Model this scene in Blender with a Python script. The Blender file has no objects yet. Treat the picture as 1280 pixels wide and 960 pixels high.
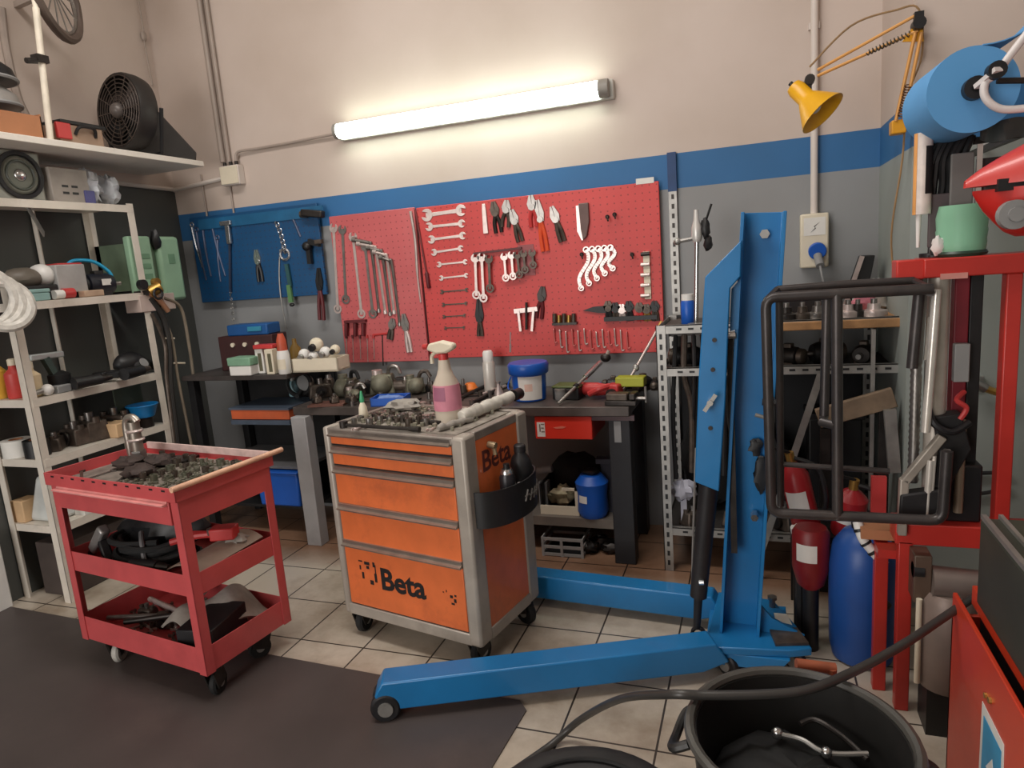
import bpy, math, random
import numpy as np
from mathutils import Vector, Matrix, Euler
PI = math.pi
R = math.radians
C = bpy.context.scene.collection
rng = random.Random(7)

# ------------------------------------------------------------------ camera
YAW, PITCH, ROLL, FPX, EYE = R(-20.2), R(10.2), R(4.45), 850.0, 1.6
def cam_axes():
    cy, sy, cp, sp, cr, sr = math.cos(YAW), math.sin(YAW), math.cos(PITCH), math.sin(PITCH), math.cos(ROLL), math.sin(ROLL)
    f = Vector((sy*cp, cy*cp, -sp)); r = Vector((cy, -sy, 0)); d = f.cross(r)
    return cr*r+sr*d, -sr*r+cr*d, f
CR, CD, CF = cam_axes()
EYEP = Vector((0, 0, EYE))
def ray(x, y):
    return CR*((x-640)/FPX)+CD*((y-480)/FPX)+CF
def PX(x, y, X): d = ray(x, y); return EYEP+d*(X/d.x)          # survey point on a plane of the room
def PY(x, y, Y): d = ray(x, y); return EYEP+d*(Y/d.y)
def PZ(x, y, Z): d = ray(x, y); return EYEP+d*((Z-EYE)/d.z)

cam = bpy.data.cameras.new('camera'); co = bpy.data.objects.new('camera', cam); C.objects.link(co)
cam.sensor_width = 36.0; cam.lens = 36.0*FPX/1280.0; cam.clip_start = 0.02
m3 = Matrix((CR, -CD, -CF)).transposed()
co.matrix_world = Matrix.Translation(EYEP) @ m3.to_4x4()
bpy.context.scene.camera = co

# ------------------------------------------------------------------ materials
def lin(c):
    return tuple(((v/255)/12.92 if v/255 <= 0.04045 else ((v/255+0.055)/1.055)**2.4) for v in c)
MATS = {}
def mat(name, rgb, rough=0.5, metal=0.0, var=0.18, scale=9.0, dirt=0.0, dirt_rgb=(40, 34, 30), bump=0.0, alpha=1.0, emit=None, trans=0.0, coat=0.0):
    if name in MATS: return MATS[name]
    m = bpy.data.materials.new(name); m.use_nodes = True
    nt = m.node_tree; N = nt.nodes; L = nt.links
    b = N['Principled BSDF']
    tc = N.new('ShaderNodeTexCoord')
    nz = N.new('ShaderNodeTexNoise'); nz.inputs['Scale'].default_value = scale; nz.inputs['Detail'].default_value = 5
    L.new(tc.outputs['Object'], nz.inputs['Vector'])
    cr = N.new('ShaderNodeValToRGB')
    c = lin(rgb)
    lo = tuple(max(0, v*(1-var)) for v in c); hi = tuple(min(1, v*(1+var*0.7)) for v in c)
    cr.color_ramp.elements[0].position = 0.3; cr.color_ramp.elements[0].color = (*lo, 1)
    cr.color_ramp.elements[1].position = 0.7; cr.color_ramp.elements[1].color = (*hi, 1)
    L.new(nz.outputs['Fac'], cr.inputs['Fac'])
    out = cr.outputs['Color']
    if dirt > 0:
        n2 = N.new('ShaderNodeTexNoise'); n2.inputs['Scale'].default_value = scale*0.45; n2.inputs['Detail'].default_value = 9; n2.inputs['Roughness'].default_value = 0.7
        L.new(tc.outputs['Object'], n2.inputs['Vector'])
        r2 = N.new('ShaderNodeValToRGB'); r2.color_ramp.elements[0].position = 0.52; r2.color_ramp.elements[1].position = 0.78
        r2.color_ramp.elements[0].color = (0, 0, 0, 1); r2.color_ramp.elements[1].color = (dirt, dirt, dirt, 1)
        L.new(n2.outputs['Fac'], r2.inputs['Fac'])
        mx = N.new('ShaderNodeMixRGB'); mx.inputs['Color2'].default_value = (*lin(dirt_rgb), 1)
        L.new(r2.outputs['Color'], mx.inputs['Fac']); L.new(out, mx.inputs['Color1']); out = mx.outputs['Color']
    L.new(out, b.inputs['Base Color'])
    b.inputs['Roughness'].default_value = rough; b.inputs['Metallic'].default_value = metal
    if coat: b.inputs['Coat Weight'].default_value = coat
    if trans: b.inputs['Transmission Weight'].default_value = trans; b.inputs['IOR'].default_value = 1.2
    if alpha < 1: b.inputs['Alpha'].default_value = alpha
    if emit:
        b.inputs['Emission Color'].default_value = (*lin(emit[0]), 1); b.inputs['Emission Strength'].default_value = emit[1]
    if bump:
        bp = N.new('ShaderNodeBump'); bp.inputs['Strength'].default_value = bump; bp.inputs['Distance'].default_value = 0.01
        L.new(nz.outputs['Fac'], bp.inputs['Height']); L.new(bp.outputs['Normal'], b.inputs['Normal'])
    MATS[name] = m
    return m

# ------------------------------------------------------------------ mesh builder
def frame(w):
    w = Vector(w).normalized()
    a = Vector((0, 0, 1)) if abs(w.z) < 0.9 else Vector((1, 0, 0))
    u = a.cross(w).normalized(); v = w.cross(u)
    return u, v, w
class MB:
    def __init__(s): s.v = []; s.f = []
    def add(s, vs, fs):
        k = len(s.v); s.v += [Vector(p) for p in vs]; s.f += [tuple(i+k for i in f) for f in fs]; return s
    def box(s, c, d, rz=0.0, M=None, taper=1.0):
        cx, cy, cz = c; x, y, z = d[0]/2, d[1]/2, d[2]/2; t = taper
        P = [(-x, -y, -z), (x, -y, -z), (x, y, -z), (-x, y, -z), (-x*t, -y*t, z), (x*t, -y*t, z), (x*t, y*t, z), (-x*t, y*t, z)]
        q = Matrix.Rotation(rz, 3, 'Z')
        if M is not None: q = q @ M
        return s.add([q @ Vector(p)+Vector(c) for p in P], [(3, 2, 1, 0), (4, 5, 6, 7), (0, 1, 5, 4), (1, 2, 6, 5), (2, 3, 7, 6), (3, 0, 4, 7)])
    def lohi(s, a, b):
        return s.box([(a[i]+b[i])/2 for i in range(3)], [abs(b[i]-a[i]) for i in range(3)])
    def bar(s, p, q, w, h, up=(0, 0, 1)):
        p, q = Vector(p), Vector(q); d = (q-p).normalized(); up = Vector(up)
        if abs(d.dot(up)) > 0.95: up = Vector((0, 1, 0)) if abs(d.y) < 0.9 else Vector((1, 0, 0))
        u = d.cross(up).normalized(); v = u.cross(d)
        P = []
        for e in (p, q):
            for a, b in ((-1, -1), (1, -1), (1, 1), (-1, 1)): P.append(e+u*(a*w/2)+v*(b*h/2))
        return s.add(P, [(3, 2, 1, 0), (4, 5, 6, 7), (0, 1, 5, 4), (1, 2, 6, 5), (2, 3, 7, 6), (3, 0, 4, 7)])
    def cyl(s, p, q, r, r2=None, n=16, cap=True):
        p, q = Vector(p), Vector(q); r2 = r if r2 is None else r2
        u, v, w = frame(q-p)
        A = [p+u*(r*math.cos(2*PI*i/n))+v*(r*math.sin(2*PI*i/n)) for i in range(n)]
        B = [q+u*(r2*math.cos(2*PI*i/n))+v*(r2*math.sin(2*PI*i/n)) for i in range(n)]
        F = [(i, (i+1) % n, n+(i+1) % n, n+i) for i in range(n)]
        if cap: F += [tuple(range(n-1, -1, -1)), tuple(range(n, 2*n))]
        return s.add(A+B, F)
    def tube(s, pts, r, n=8, closed=False):
        pts = [Vector(p) for p in pts]; m = len(pts); rs = r if isinstance(r, (list, tuple)) else [r]*m
        V = []; u = None
        for i, p in enumerate(pts):
            a = pts[i-1] if (i > 0 or closed) else pts[i]; b = pts[(i+1) % m] if (i < m-1 or closed) else pts[i]
            t = (b-a).normalized()
            if u is None: u = frame(t)[0]
            u = (u-t*u.dot(t))
            u = u.normalized() if u.length > 1e-6 else frame(t)[0]
            w = t.cross(u)
            V += [p+u*(rs[i]*math.cos(2*PI*k/n))+w*(rs[i]*math.sin(2*PI*k/n)) for k in range(n)]
        F = []
        for i in range(m if closed else m-1):
            j = (i+1) % m
            F += [(i*n+k, i*n+(k+1) % n, j*n+(k+1) % n, j*n+k) for k in range(n)]
        if not closed: F += [tuple(range(n-1, -1, -1)), tuple((m-1)*n+k for k in range(n))]
        return s.add(V, F)
    def curve(s, pts, r, n=8, k=6, closed=False):
        return s.tube(spline(pts, k, closed), r, n, closed)
    def lathe(s, c, prof, n=24, axis=(0, 0, 1), a0=0, a1=2*PI):
        c = Vector(c); u, v, w = frame(axis); V = []; m = len(prof); full = abs(a1-a0-2*PI) < 1e-6; nn = n if full else n+1
        for rr, z in prof:
            for k in range(nn):
                a = a0+(a1-a0)*k/n; V.append(c+w*z+u*(rr*math.cos(a))+v*(rr*math.sin(a)))
        F = []
        for i in range(m-1):
            for k in range(n):
                k2 = (k+1) % nn
                F.append((i*nn+k, i*nn+k2, (i+1)*nn+k2, (i+1)*nn+k))
        if full:
            if prof[0][0] > 1e-6: F.append(tuple(range(n-1, -1, -1)))
            if prof[-1][0] > 1e-6: F.append(tuple((m-1)*n+k for k in range(n)))
        return s.add(V, F)
    def prism(s, poly, O, U, V, W):
        O, U, V, W = Vector(O), Vector(U), Vector(V), Vector(W); n = len(poly)
        A = [O+U*x+V*y for x, y in poly]; B = [p+W for p in A]
        return s.add(A+B, [tuple(range(n-1, -1, -1)), tuple(range(n, 2*n))]+[(i, (i+1) % n, n+(i+1) % n, n+i) for i in range(n)])
    def ball(s, c, r, n=14, m=9, M=None, noise=0.0):
        rx, ry, rz = r if isinstance(r, (tuple, list)) else (r, r, r)
        c = Vector(c); V = [(0, 0, -rz)]; F = []
        for i in range(1, m):
            a = -PI/2+PI*i/m
            for k in range(n):
                b = 2*PI*k/n; q = 1+noise*(rng.random()-.5)*2
                V.append((q*rx*math.cos(a)*math.cos(b), q*ry*math.cos(a)*math.sin(b), q*rz*math.sin(a)))
        V.append((0, 0, rz)); top = len(V)-1
        for k in range(n): F.append((0, 1+(k+1) % n, 1+k)); F.append((top, top-n+k, top-n+(k+1) % n))
        for i in range(m-2):
            for k in range(n): F.append((1+i*n+k, 1+i*n+(k+1) % n, 1+(i+1)*n+(k+1) % n, 1+(i+1)*n+k))
        M = M or Matrix.Identity(3)
        return s.add([M @ Vector(p)+c for p in V], F)
    def torus(s, c, axis, Rr, r, n=24, m=8):
        u, v, w = frame(axis); c = Vector(c)
        return s.tube([c+u*(Rr*math.cos(2*PI*i/n))+v*(Rr*math.sin(2*PI*i/n)) for i in range(n)], r, m, True)
    def sheet(s, fn, nu, nv, th):
        """curved sheet fn(u,v)->point, thickened along its normals"""
        P = [[Vector(fn(i/nu, j/nv)) for j in range(nv+1)] for i in range(nu+1)]
        V = []
        for sg in (0, 1):
            for i in range(nu+1):
                for j in range(nv+1):
                    du = P[min(i+1, nu)][j]-P[max(i-1, 0)][j]; dv = P[i][min(j+1, nv)]-P[i][max(j-1, 0)]
                    nn = du.cross(dv); nn = nn.normalized() if nn.length > 1e-9 else Vector((0, 0, 1))
                    V.append(P[i][j]-nn*(th*sg))
        W = nv+1; K = (nu+1)*W; F = []
        for i in range(nu):
            for j in range(nv):
                a, b, c_, d = i*W+j, (i+1)*W+j, (i+1)*W+j+1, i*W+j+1
                F += [(a, b, c_, d), (K+d, K+c_, K+b, K+a)]
        for i in range(nu):
            F += [(i*W, K+i*W, K+(i+1)*W, (i+1)*W), ((i+1)*W+nv, K+(i+1)*W+nv, K+i*W+nv, i*W+nv)]
        for j in range(nv):
            F += [(j+1, K+j+1, K+j, j), (nu*W+j, K+nu*W+j, K+nu*W+j+1, nu*W+j+1)]
        return s.add(V, F)
def spline(pts, k=6, closed=False):
    pts = [Vector(p) for p in pts]; n = len(pts); out = []
    for i in range(n if closed else n-1):
        if closed: a, b, c, d = pts[i-1], pts[i], pts[(i+1) % n], pts[(i+2) % n]
        else: a, b, c, d = pts[max(i-1, 0)], pts[i], pts[i+1], pts[min(i+2, n-1)]
        for j in range(k):
            t = j/k
            out.append(0.5*((2*b)+(c-a)*t+(2*a-5*b+4*c-d)*t*t+(3*b-a-3*c+d)*t**3))
    if not closed: out.append(pts[-1])
    return out

# ------------------------------------------------------------------ objects
def mesh_obj(name, mb, m, origin=None, Minv=None, bev=0.0, flat=False):
    me = bpy.data.meshes.new(name)
    vs = mb.v
    if Minv is not None: vs = [Minv @ p for p in vs]
    if origin is not None: vs = [p-origin for p in vs]
    me.from_pydata([tuple(p) for p in vs], [], mb.f); me.update()
    import bmesh
    bm = bmesh.new(); bm.from_mesh(me); bmesh.ops.recalc_face_normals(bm, faces=bm.faces); bm.to_mesh(me); bm.free()
    if not flat:
        me.polygons.foreach_set('use_smooth', [True]*len(me.polygons)); me.set_sharp_from_angle(angle=R(38))
    me.materials.append(m)
    o = bpy.data.objects.new(name, me); C.objects.link(o)
    if origin is not None: o.location = origin
    if bev:
        md = o.modifiers.new('bevel', 'BEVEL'); md.width = bev; md.segments = 2; md.limit_method = 'ANGLE'; md.angle_limit = R(40)
    return o
def tag(o, label=None, cat=None, group=None, kind=None):
    if label: o['label'] = label
    if cat: o['category'] = cat
    if group: o['group'] = group
    if kind: o['kind'] = kind
    return o
def S(name, label, cat, mb, m, group=None, bev=0.0, kind=None, flat=False):
    """a thing that is one mesh, given in world coordinates"""
    xs = [p.x for p in mb.v]; ys = [p.y for p in mb.v]; zs = [p.z for p in mb.v]
    o = mesh_obj(name, mb, m, Vector(((min(xs)+max(xs))/2, (min(ys)+max(ys))/2, min(zs))), None, bev, flat)
    return tag(o, label, cat, group, kind)
def struct(name, mb, m, bev=0.0):
    o = mesh_obj(name, mb, m, None, None, bev); o['kind'] = 'structure'; return o
def T(name, label, cat, loc, rz=0.0, group=None):
    o = bpy.data.objects.new(name, None); C.objects.link(o); o.empty_display_size = 0.05
    o.location = loc; o.rotation_euler = (0, 0, rz)
    return tag(o, label, cat, group)
def rootof(o):
    while o.parent: o = o.parent
    return o
def P(parent, name, mb, m, world=False, label=None, bev=0.0, kind=None, flat=False):
    Mi = None
    r = rootof(parent)
    off = Vector((0, 0, 0))
    if parent is not r and r.type != 'EMPTY': pass
    if world: Mi = (Matrix.Translation(r.location) @ Euler(r.rotation_euler).to_matrix().to_4x4()).inverted()
    o = mesh_obj(name, mb, m, None, Mi, bev, flat); o.parent = parent
    if label: o['label'] = label
    if kind: o['kind'] = kind
    return o
def text(parent, name, s, size, O, U, V, m, bold=0.0, ext=0.0006, align='LEFT'):
    """lettering lying in the plane O + U,V (coordinates of the parent's root)"""
    cu = bpy.data.curves.new(name, 'FONT'); cu.body = s; cu.size = size; cu.extrude = ext; cu.offset = bold; cu.align_x = align
    cu.materials.append(m); cu.resolution_u = 3
    o = bpy.data.objects.new(name, cu); C.objects.link(o); o.parent = parent
    U = Vector(U).normalized(); V = Vector(V).normalized(); W = U.cross(V)
    me = bpy.data.meshes.new_from_object(o.evaluated_get(bpy.context.evaluated_depsgraph_get()))
    bpy.data.objects.remove(o); bpy.data.curves.remove(cu)
    me.transform(Matrix.Translation(O) @ Matrix((U, V, W)).transposed().to_4x4()); me.name = name
    if not me.materials: me.materials.append(m)
    o = bpy.data.objects.new(name, me); C.objects.link(o); o.parent = parent
    return o
def copy_tree(o, parent=None):
    c = o.copy(); C.objects.link(c)
    if parent is not None: c.parent = parent
    for ch in list(o.children): copy_tree(ch, c)
    return c

# ------------------------------------------------------------------ palette
WHITE = mat('white_paint', (232, 226, 216), 0.55, 0, 0.08, 5, 0.35, (150, 140, 125))
GALV = mat('galvanised_steel', (168, 166, 162), 0.42, 0.7, 0.2, 14, 0.4, (80, 72, 66))
CHROME = mat('chrome', (205, 205, 205), 0.22, 0.95, 0.1, 20)
STEEL = mat('tool_steel', (150, 146, 142), 0.34, 0.85, 0.22, 25, 0.3, (60, 50, 46))
PALESTEEL = mat('pale_tool_steel', (215, 200, 195), 0.36, 0.6, 0.15, 25)
DARKSTEEL = mat('dark_steel', (62, 58, 56), 0.42, 0.7, 0.3, 18)
BLACK = mat('black_plastic', (26, 26, 28), 0.45, 0, 0.3, 14)
RUBBER = mat('black_rubber', (22, 22, 23), 0.75, 0, 0.3, 10)
MATTBLACK = mat('matt_black_metal', (34, 33, 36), 0.5, 0.2, 0.3, 10, 0.3, (80, 74, 68))
BLUE = mat('lift_blue_paint', (28, 116, 176), 0.36, 0, 0.14, 4, 0.22, (14, 60, 96), coat=0.2)
RED = mat('red_paint', (192, 50, 42), 0.4, 0, 0.16, 5, 0.3, (92, 22, 20), coat=0.15)
TRED = mat('trolley_red_paint', (196, 82, 84), 0.4, 0, 0.14, 6, 0.35, (120, 40, 40), coat=0.2)
ORANGE = mat('orange_enamel', (226, 116, 64), 0.4, 0, 0.12, 8, 0.6, (140, 66, 52), coat=0.15)
CHESTGREY = mat('chest_grey_paint', (172, 164, 154), 0.45, 0.2, 0.14, 9, 0.4, (96, 84, 74))
WOOD = mat('rough_wood', (176, 132, 88), 0.7, 0, 0.3, 12, 0.4, (84, 58, 38))
CARD = mat('cardboard', (178, 122, 86), 0.85, 0, 0.12, 6)
CREAM = mat('cream_plastic', (222, 212, 190), 0.5, 0, 0.08, 8, 0.2, (150, 136, 110))
PLWHITE = mat('white_plastic', (228, 226, 222), 0.42, 0, 0.06, 8)
PLGREY = mat('grey_plastic', (140, 140, 140), 0.5, 0, 0.1, 8)
BRIGHTBLUE = mat('blue_plastic', (28, 92, 190), 0.38, 0, 0.1, 6)
CYAN = mat('cyan_hose', (40, 160, 205), 0.4, 0, 0.1, 8)
TEAL = mat('teal_plastic', (140, 176, 172), 0.5, 0, 0.1, 8)
PALEGREEN = mat('pale_green_plastic', (150, 186, 156), 0.5, 0, 0.12, 6, 0.2, (96, 116, 96))
REDPL = mat('red_plastic', (192, 58, 58), 0.4, 0, 0.1, 8)
BRASS = mat('brass', (190, 150, 80), 0.35, 0.8, 0.2, 14)
YELLOW = mat('yellow_enamel', (232, 172, 22), 0.36, 0, 0.1, 6)
LIME = mat('yellow_green_plastic', (168, 172, 52), 0.5, 0, 0.12, 8)
PAPERBLUE = mat('blue_paper', (92, 158, 214), 0.85, 0, 0.05, 4, bump=0.08)
GREASY = mat('greasy_metal', (96, 86, 78), 0.45, 0.6, 0.4, 22, 0.5, (36, 30, 28))
RAG = mat('grey_rag', (160, 154, 146), 0.9, 0, 0.2, 16, 0.4, (90, 82, 76), bump=0.3)
GLASS = mat('clear_plastic', (222, 226, 228), 0.15, 0, 0.05, 6, trans=0.75)
INK = mat('black_ink', (22, 20, 22), 0.6, 0, 0.1, 8)
LABELW = mat('white_label', (226, 224, 218), 0.6, 0, 0.06, 20)
PINK = mat('pink_label', (206, 132, 150), 0.6, 0, 0.1, 20)
# ================================================================== SETTING
YW, XW, XC = 3.85, -3.8, 0.57
def wall_mat(name, bands, axis=2, dark=0.0):
    """painted wall: bands [(z_top, rgb)] from the floor up, with grime"""
    m = bpy.data.materials.new(name); m.use_nodes = True; nt = m.node_tree; N = nt.nodes; L = nt.links; b = N['Principled BSDF']
    tc = N.new('ShaderNodeTexCoord'); sx = N.new('ShaderNodeSeparateXYZ'); L.new(tc.outputs['Object'], sx.inputs[0])
    nz = N.new('ShaderNodeTexNoise'); nz.inputs['Scale'].default_value = 1.3; nz.inputs['Detail'].default_value = 6; L.new(tc.outputs['Object'], nz.inputs['Vector'])
    out = None
    for zt, rgb in bands:
        if out is None:
            c = N.new('ShaderNodeRGB'); c.outputs[0].default_value = (*lin(rgb), 1); out = c.outputs[0]; zp = zt; continue
        g = N.new('ShaderNodeMath'); g.operation = 'GREATER_THAN'; L.new(sx.outputs['Z'], g.inputs[0]); g.inputs[1].default_value = zp
        mx = N.new('ShaderNodeMixRGB'); L.new(g.outputs[0], mx.inputs['Fac']); L.new(out, mx.inputs['Color1']); mx.inputs['Color2'].default_value = (*lin(rgb), 1)
        out = mx.outputs['Color']; zp = zt
    rp = N.new('ShaderNodeValToRGB'); rp.color_ramp.elements[0].color = (0.86, 0.84, 0.81, 1); rp.color_ramp.elements[1].color = (1, 1, 1, 1)
    rp.color_ramp.elements[0].position = 0.3; rp.color_ramp.elements[1].position = 0.62
    L.new(nz.outputs['Fac'], rp.inputs['Fac'])
    mu = N.new('ShaderNodeMixRGB'); mu.blend_type = 'MULTIPLY'; mu.inputs['Fac'].default_value = 1
    L.new(out, mu.inputs['Color1']); L.new(rp.outputs['Color'], mu.inputs['Color2']); L.new(mu.outputs['Color'], b.inputs['Base Color'])
    b.inputs['Roughness'].default_value = 0.6
    n2 = N.new('ShaderNodeTexNoise'); n2.inputs['Scale'].default_value = 60; L.new(tc.outputs['Object'], n2.inputs['Vector'])
    bp = N.new('ShaderNodeBump'); bp.inputs['Strength'].default_value = 0.08; L.new(n2.outputs['Fac'], bp.inputs['Height']); L.new(bp.outputs['Normal'], b.inputs['Normal'])
    return m
GREYW, BLUEW, WHITEW = (146, 148, 150), (46, 106, 160), (203, 188, 178)
WBACK = wall_mat('painted_wall_back', [(1.915, GREYW), (2.095, BLUEW), (9, WHITEW)])
WLEFT = wall_mat('painted_wall_left', [(2.27, (84, 86, 84)), (9, WHITEW)])
WRIGHT = wall_mat('painted_wall_right', [(1.915, (156, 164, 160)), (2.095, BLUEW), (9, WHITEW)])

def floor_mat():
    m = bpy.data.materials.new('beige_floor_tiles'); m.use_nodes = True; nt = m.node_tree; N = nt.nodes; L = nt.links; b = N['Principled BSDF']
    tc = N.new('ShaderNodeTexCoord'); mp = N.new('ShaderNodeMapping'); L.new(tc.outputs['Object'], mp.inputs['Vector'])
    mp.inputs['Location'].default_value = (0.65, -2.62, 0)
    br = N.new('ShaderNodeTexBrick'); br.offset = 0; br.inputs['Scale'].default_value = 1.0
    br.inputs['Brick Width'].default_value = 0.325; br.inputs['Row Height'].default_value = 0.325; br.inputs['Mortar Size'].default_value = 0.004
    br.inputs['Mortar Smooth'].default_value = 0.15; br.inputs['Bias'].default_value = 0
    br.inputs['Color1'].default_value = (*lin((196, 185, 170)), 1); br.inputs['Color2'].default_value = (*lin((186, 174, 158)), 1); br.inputs['Mortar'].default_value = (*lin((62, 54, 48)), 1)
    L.new(mp.outputs[0], br.inputs['Vector'])
    nz = N.new('ShaderNodeTexNoise'); nz.inputs['Scale'].default_value = 2.2; nz.inputs['Detail'].default_value = 8; nz.inputs['Roughness'].default_value = 0.65; L.new(tc.outputs['Object'], nz.inputs['Vector'])
    rp = N.new('ShaderNodeValToRGB'); rp.color_ramp.elements[0].color = (0.58, 0.53, 0.48, 1); rp.color_ramp.elements[1].color = (1, 1, 1, 1); rp.color_ramp.elements[0].position = 0.33; rp.color_ramp.elements[1].position = 0.56
    L.new(nz.outputs['Fac'], rp.inputs['Fac'])
    mu = N.new('ShaderNodeMixRGB'); mu.blend_type = 'MULTIPLY'; mu.inputs['Fac'].default_value = 1
    L.new(br.outputs['Color'], mu.inputs['Color1']); L.new(rp.outputs['Color'], mu.inputs['Color2'])
    # floor colour turns darker and reddish-brown towards the back wall
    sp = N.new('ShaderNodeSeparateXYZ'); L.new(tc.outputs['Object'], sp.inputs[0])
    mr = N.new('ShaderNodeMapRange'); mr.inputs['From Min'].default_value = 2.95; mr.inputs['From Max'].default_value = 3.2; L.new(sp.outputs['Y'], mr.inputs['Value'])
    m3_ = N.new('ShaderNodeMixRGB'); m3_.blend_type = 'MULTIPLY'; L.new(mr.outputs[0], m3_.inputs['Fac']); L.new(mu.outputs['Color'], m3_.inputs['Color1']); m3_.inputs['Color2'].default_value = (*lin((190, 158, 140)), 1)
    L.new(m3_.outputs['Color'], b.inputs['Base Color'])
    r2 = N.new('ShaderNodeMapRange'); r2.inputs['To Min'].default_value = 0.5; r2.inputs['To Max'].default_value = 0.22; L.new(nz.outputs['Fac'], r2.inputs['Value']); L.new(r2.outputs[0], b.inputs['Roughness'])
    return m
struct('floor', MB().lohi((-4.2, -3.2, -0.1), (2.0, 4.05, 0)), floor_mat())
struct('ceiling', MB().lohi((-4.0, -3.2, 4.2), (2.0, 4.05, 4.3)), mat('ceiling_paint', (222, 214, 204), 0.8, 0, 0.08, 2))
struct('wall_back', MB().lohi((-4.0, YW, 0), (2.0, YW+0.2, 4.2)), WBACK)
struct('wall_left', MB().lohi((XW-0.2, -3.0, 0), (XW, YW, 4.2)), WLEFT)
struct('wall_right', MB().lohi((1.75, -3.0, 0), (1.95, YW, 4.2)), WRIGHT)
struct('wall_pier', MB().lohi((XC, 3.1, 0), (1.75, YW, 4.2)), WRIGHT)
# front wall with the open garage doorway the daylight comes through (behind the camera)
struct('wall_front', MB().lohi((-4.0, -3.2, 3.3), (2.0, -3.0, 4.2)).lohi((-.9, -3.2, 0), (2.0, -3.0, 3.3)).lohi((-4.0, -3.2, 0), (-3.6, -3.0, 3.3)), WRIGHT)

# rubber mat on the floor in front
matm = mat('dark_floor_mat', (74, 66, 64), 0.5, 0, 0.18, 3, 0.5, (104, 92, 86), bump=0.05)
q = MB().prism([(-3.79, 2.225), (-1.95, 2.15), (-0.84, 2.105), (-0.80, 2.06), (-0.842, 1.45), (-0.86, -1.0), (-3.79, -1.0)], (0, 0, 0.0), (1, 0, 0), (0, 1, 0), (0, 0, 0.006))
S('floor_mat', 'dark grey floor mat across the foreground under the red trolley wheels', 'mat', q, matm)

# wiring on the walls
CONDM = mat('conduit_paint', (214, 204, 196), 0.5, 0, 0.06, 6)
GREYC = mat('conduit_grey', (164, 150, 140), 0.5, 0, 0.1, 6)
def wallpt(x, y, off=0.0): p = PY(x, y, YW-off); return p
b0 = wallpt(291, 221, 0.03)
jb = T('junction_box', 'beige square junction box high on the back wall between conduits', 'junction box', (b0.x, YW, b0.z-0.055))
P(jb, 'box', MB().lohi((-0.075, -0.06, 0), (0.075, 0.0, 0.125)), CONDM, bev=0.006)
P(jb, 'lid', MB().lohi((-0.07, -0.068, 0.006), (0.07, -0.06, 0.119)), CREAM, bev=0.003)
for dx in (-0.05, 0.0, 0.045):
    P(jb, 'cable_gland', MB().cyl((dx, -0.03, 0.125), (dx, -0.03, 0.15), 0.012, n=10), DARKSTEEL)
for i, (xa, xb, off) in enumerate(((250, 279, -0.06), (262, 287, 0.0))):
    p = wallpt(xb, 203, 0.02)
    S('conduit', ['left one of two grey conduits running up from the junction box', 'right one of two grey conduits running up from the junction box'][i], 'conduit',
      MB().cyl((p.x, YW-0.022, p.z), (p.x-0.0, YW-0.022, 4.19), 0.018 if i == 0 else 0.013, n=12), GREYC, group='conduits above the junction box')
S('cable', 'thin grey cable drooping from the junction box to the lit fluorescent lamp', 'cable',
  MB().curve([(b0.x+0.045, YW-0.03, b0.z+0.095), (b0.x+0.07, YW-0.03, b0.z+0.15), wallpt(320, 186, .02), wallpt(370, 177, .02), wallpt(424, 166, .03)], 0.009, 8), GREYC)
S('conduit', 'pale horizontal conduit on the left wall under the high plank', 'conduit',
  MB().curve([(XW+0.02, 3.2, 2.275), (XW+0.02, 3.80, 2.265), (XW+0.05, YW-0.025, 2.263), (b0.x-0.08, YW-0.025, b0.z)], 0.014, 8), CONDM)
S('conduit', 'dark thin conduit dropping from high plank end down behind blue pegboard', 'conduit',
  MB().cyl((wallpt(252, 215).x, YW-0.012, 2.34), (wallpt(252, 215).x, YW-0.012, 2.02), 0.006, n=8), GREYC)
S('conduit', 'thin grey conduit dropping from the junction box down to blue pegboard', 'conduit',
  MB().cyl((b0.x-0.05, YW-0.012, b0.z-0.055), (b0.x-0.05, YW-0.012, 2.02), 0.006, n=8), GREYC)
pc = PX(179, 45, XW+.02)
S('pull_cord', 'thin hanging cord with a knot on the wall above the fan', 'cord',
  MB().tube([(pc.x, pc.y, 4.19), (pc.x, pc.y+.01, pc.z+0.02), (pc.x, pc.y, pc.z-0.05), (pc.x, pc.y+.012, pc.z-0.3)], 0.005, 6).ball((pc.x, pc.y+.005, pc.z), (.015, .02, .035), 8, 6), GREYC)
# socket and its conduit
sp0 = PY(1002, 335, YW); st = PY(1032, 266, YW); sxc = (sp0.x+st.x)/2
S('conduit', 'white vertical conduit running down the back wall to the socket box', 'conduit', MB().cyl((sxc, YW-0.035, st.z), (sxc, YW-0.035, 4.19), 0.017, n=12).box((sxc, YW-0.012, 2.6), (.05, .024, .03)).box((sxc, YW-0.012, 3.4), (.05, .024, .03)), CONDM)
so = T('wall_socket', 'white wall socket box with a blue round outlet under white conduit', 'socket', (sxc, YW, sp0.z))
hh = st.z-sp0.z
P(so, 'housing', MB().lohi((-0.065, -0.07, 0), (0.065, 0, hh)), CREAM, bev=0.008)
P(so, 'switch_label', MB().lohi((-0.05, -0.072, hh*.6), (0.05, -0.07, hh-.02)), LABELW)
P(so, 'lightning_mark', MB().prism([(-.02, .0), (.006, .02), (.0, .028), (.024, .05), (-.004, .03), (.002, .022)], (0, -.0722, hh*.65), (1, 0, 0), (0, 0, 1), (0, -.001, 0)), INK)
P(so, 'outlet', MB().cyl((0.012, -0.07, 0.085), (0.012, -0.095, 0.08), 0.042, n=20), BRIGHTBLUE, bev=0.004)
pl = P(so, 'plug', MB().cyl((0.012, -0.095, 0.06), (0.02, -0.15, 0.01), 0.02, n=12), PLGREY)
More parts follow.
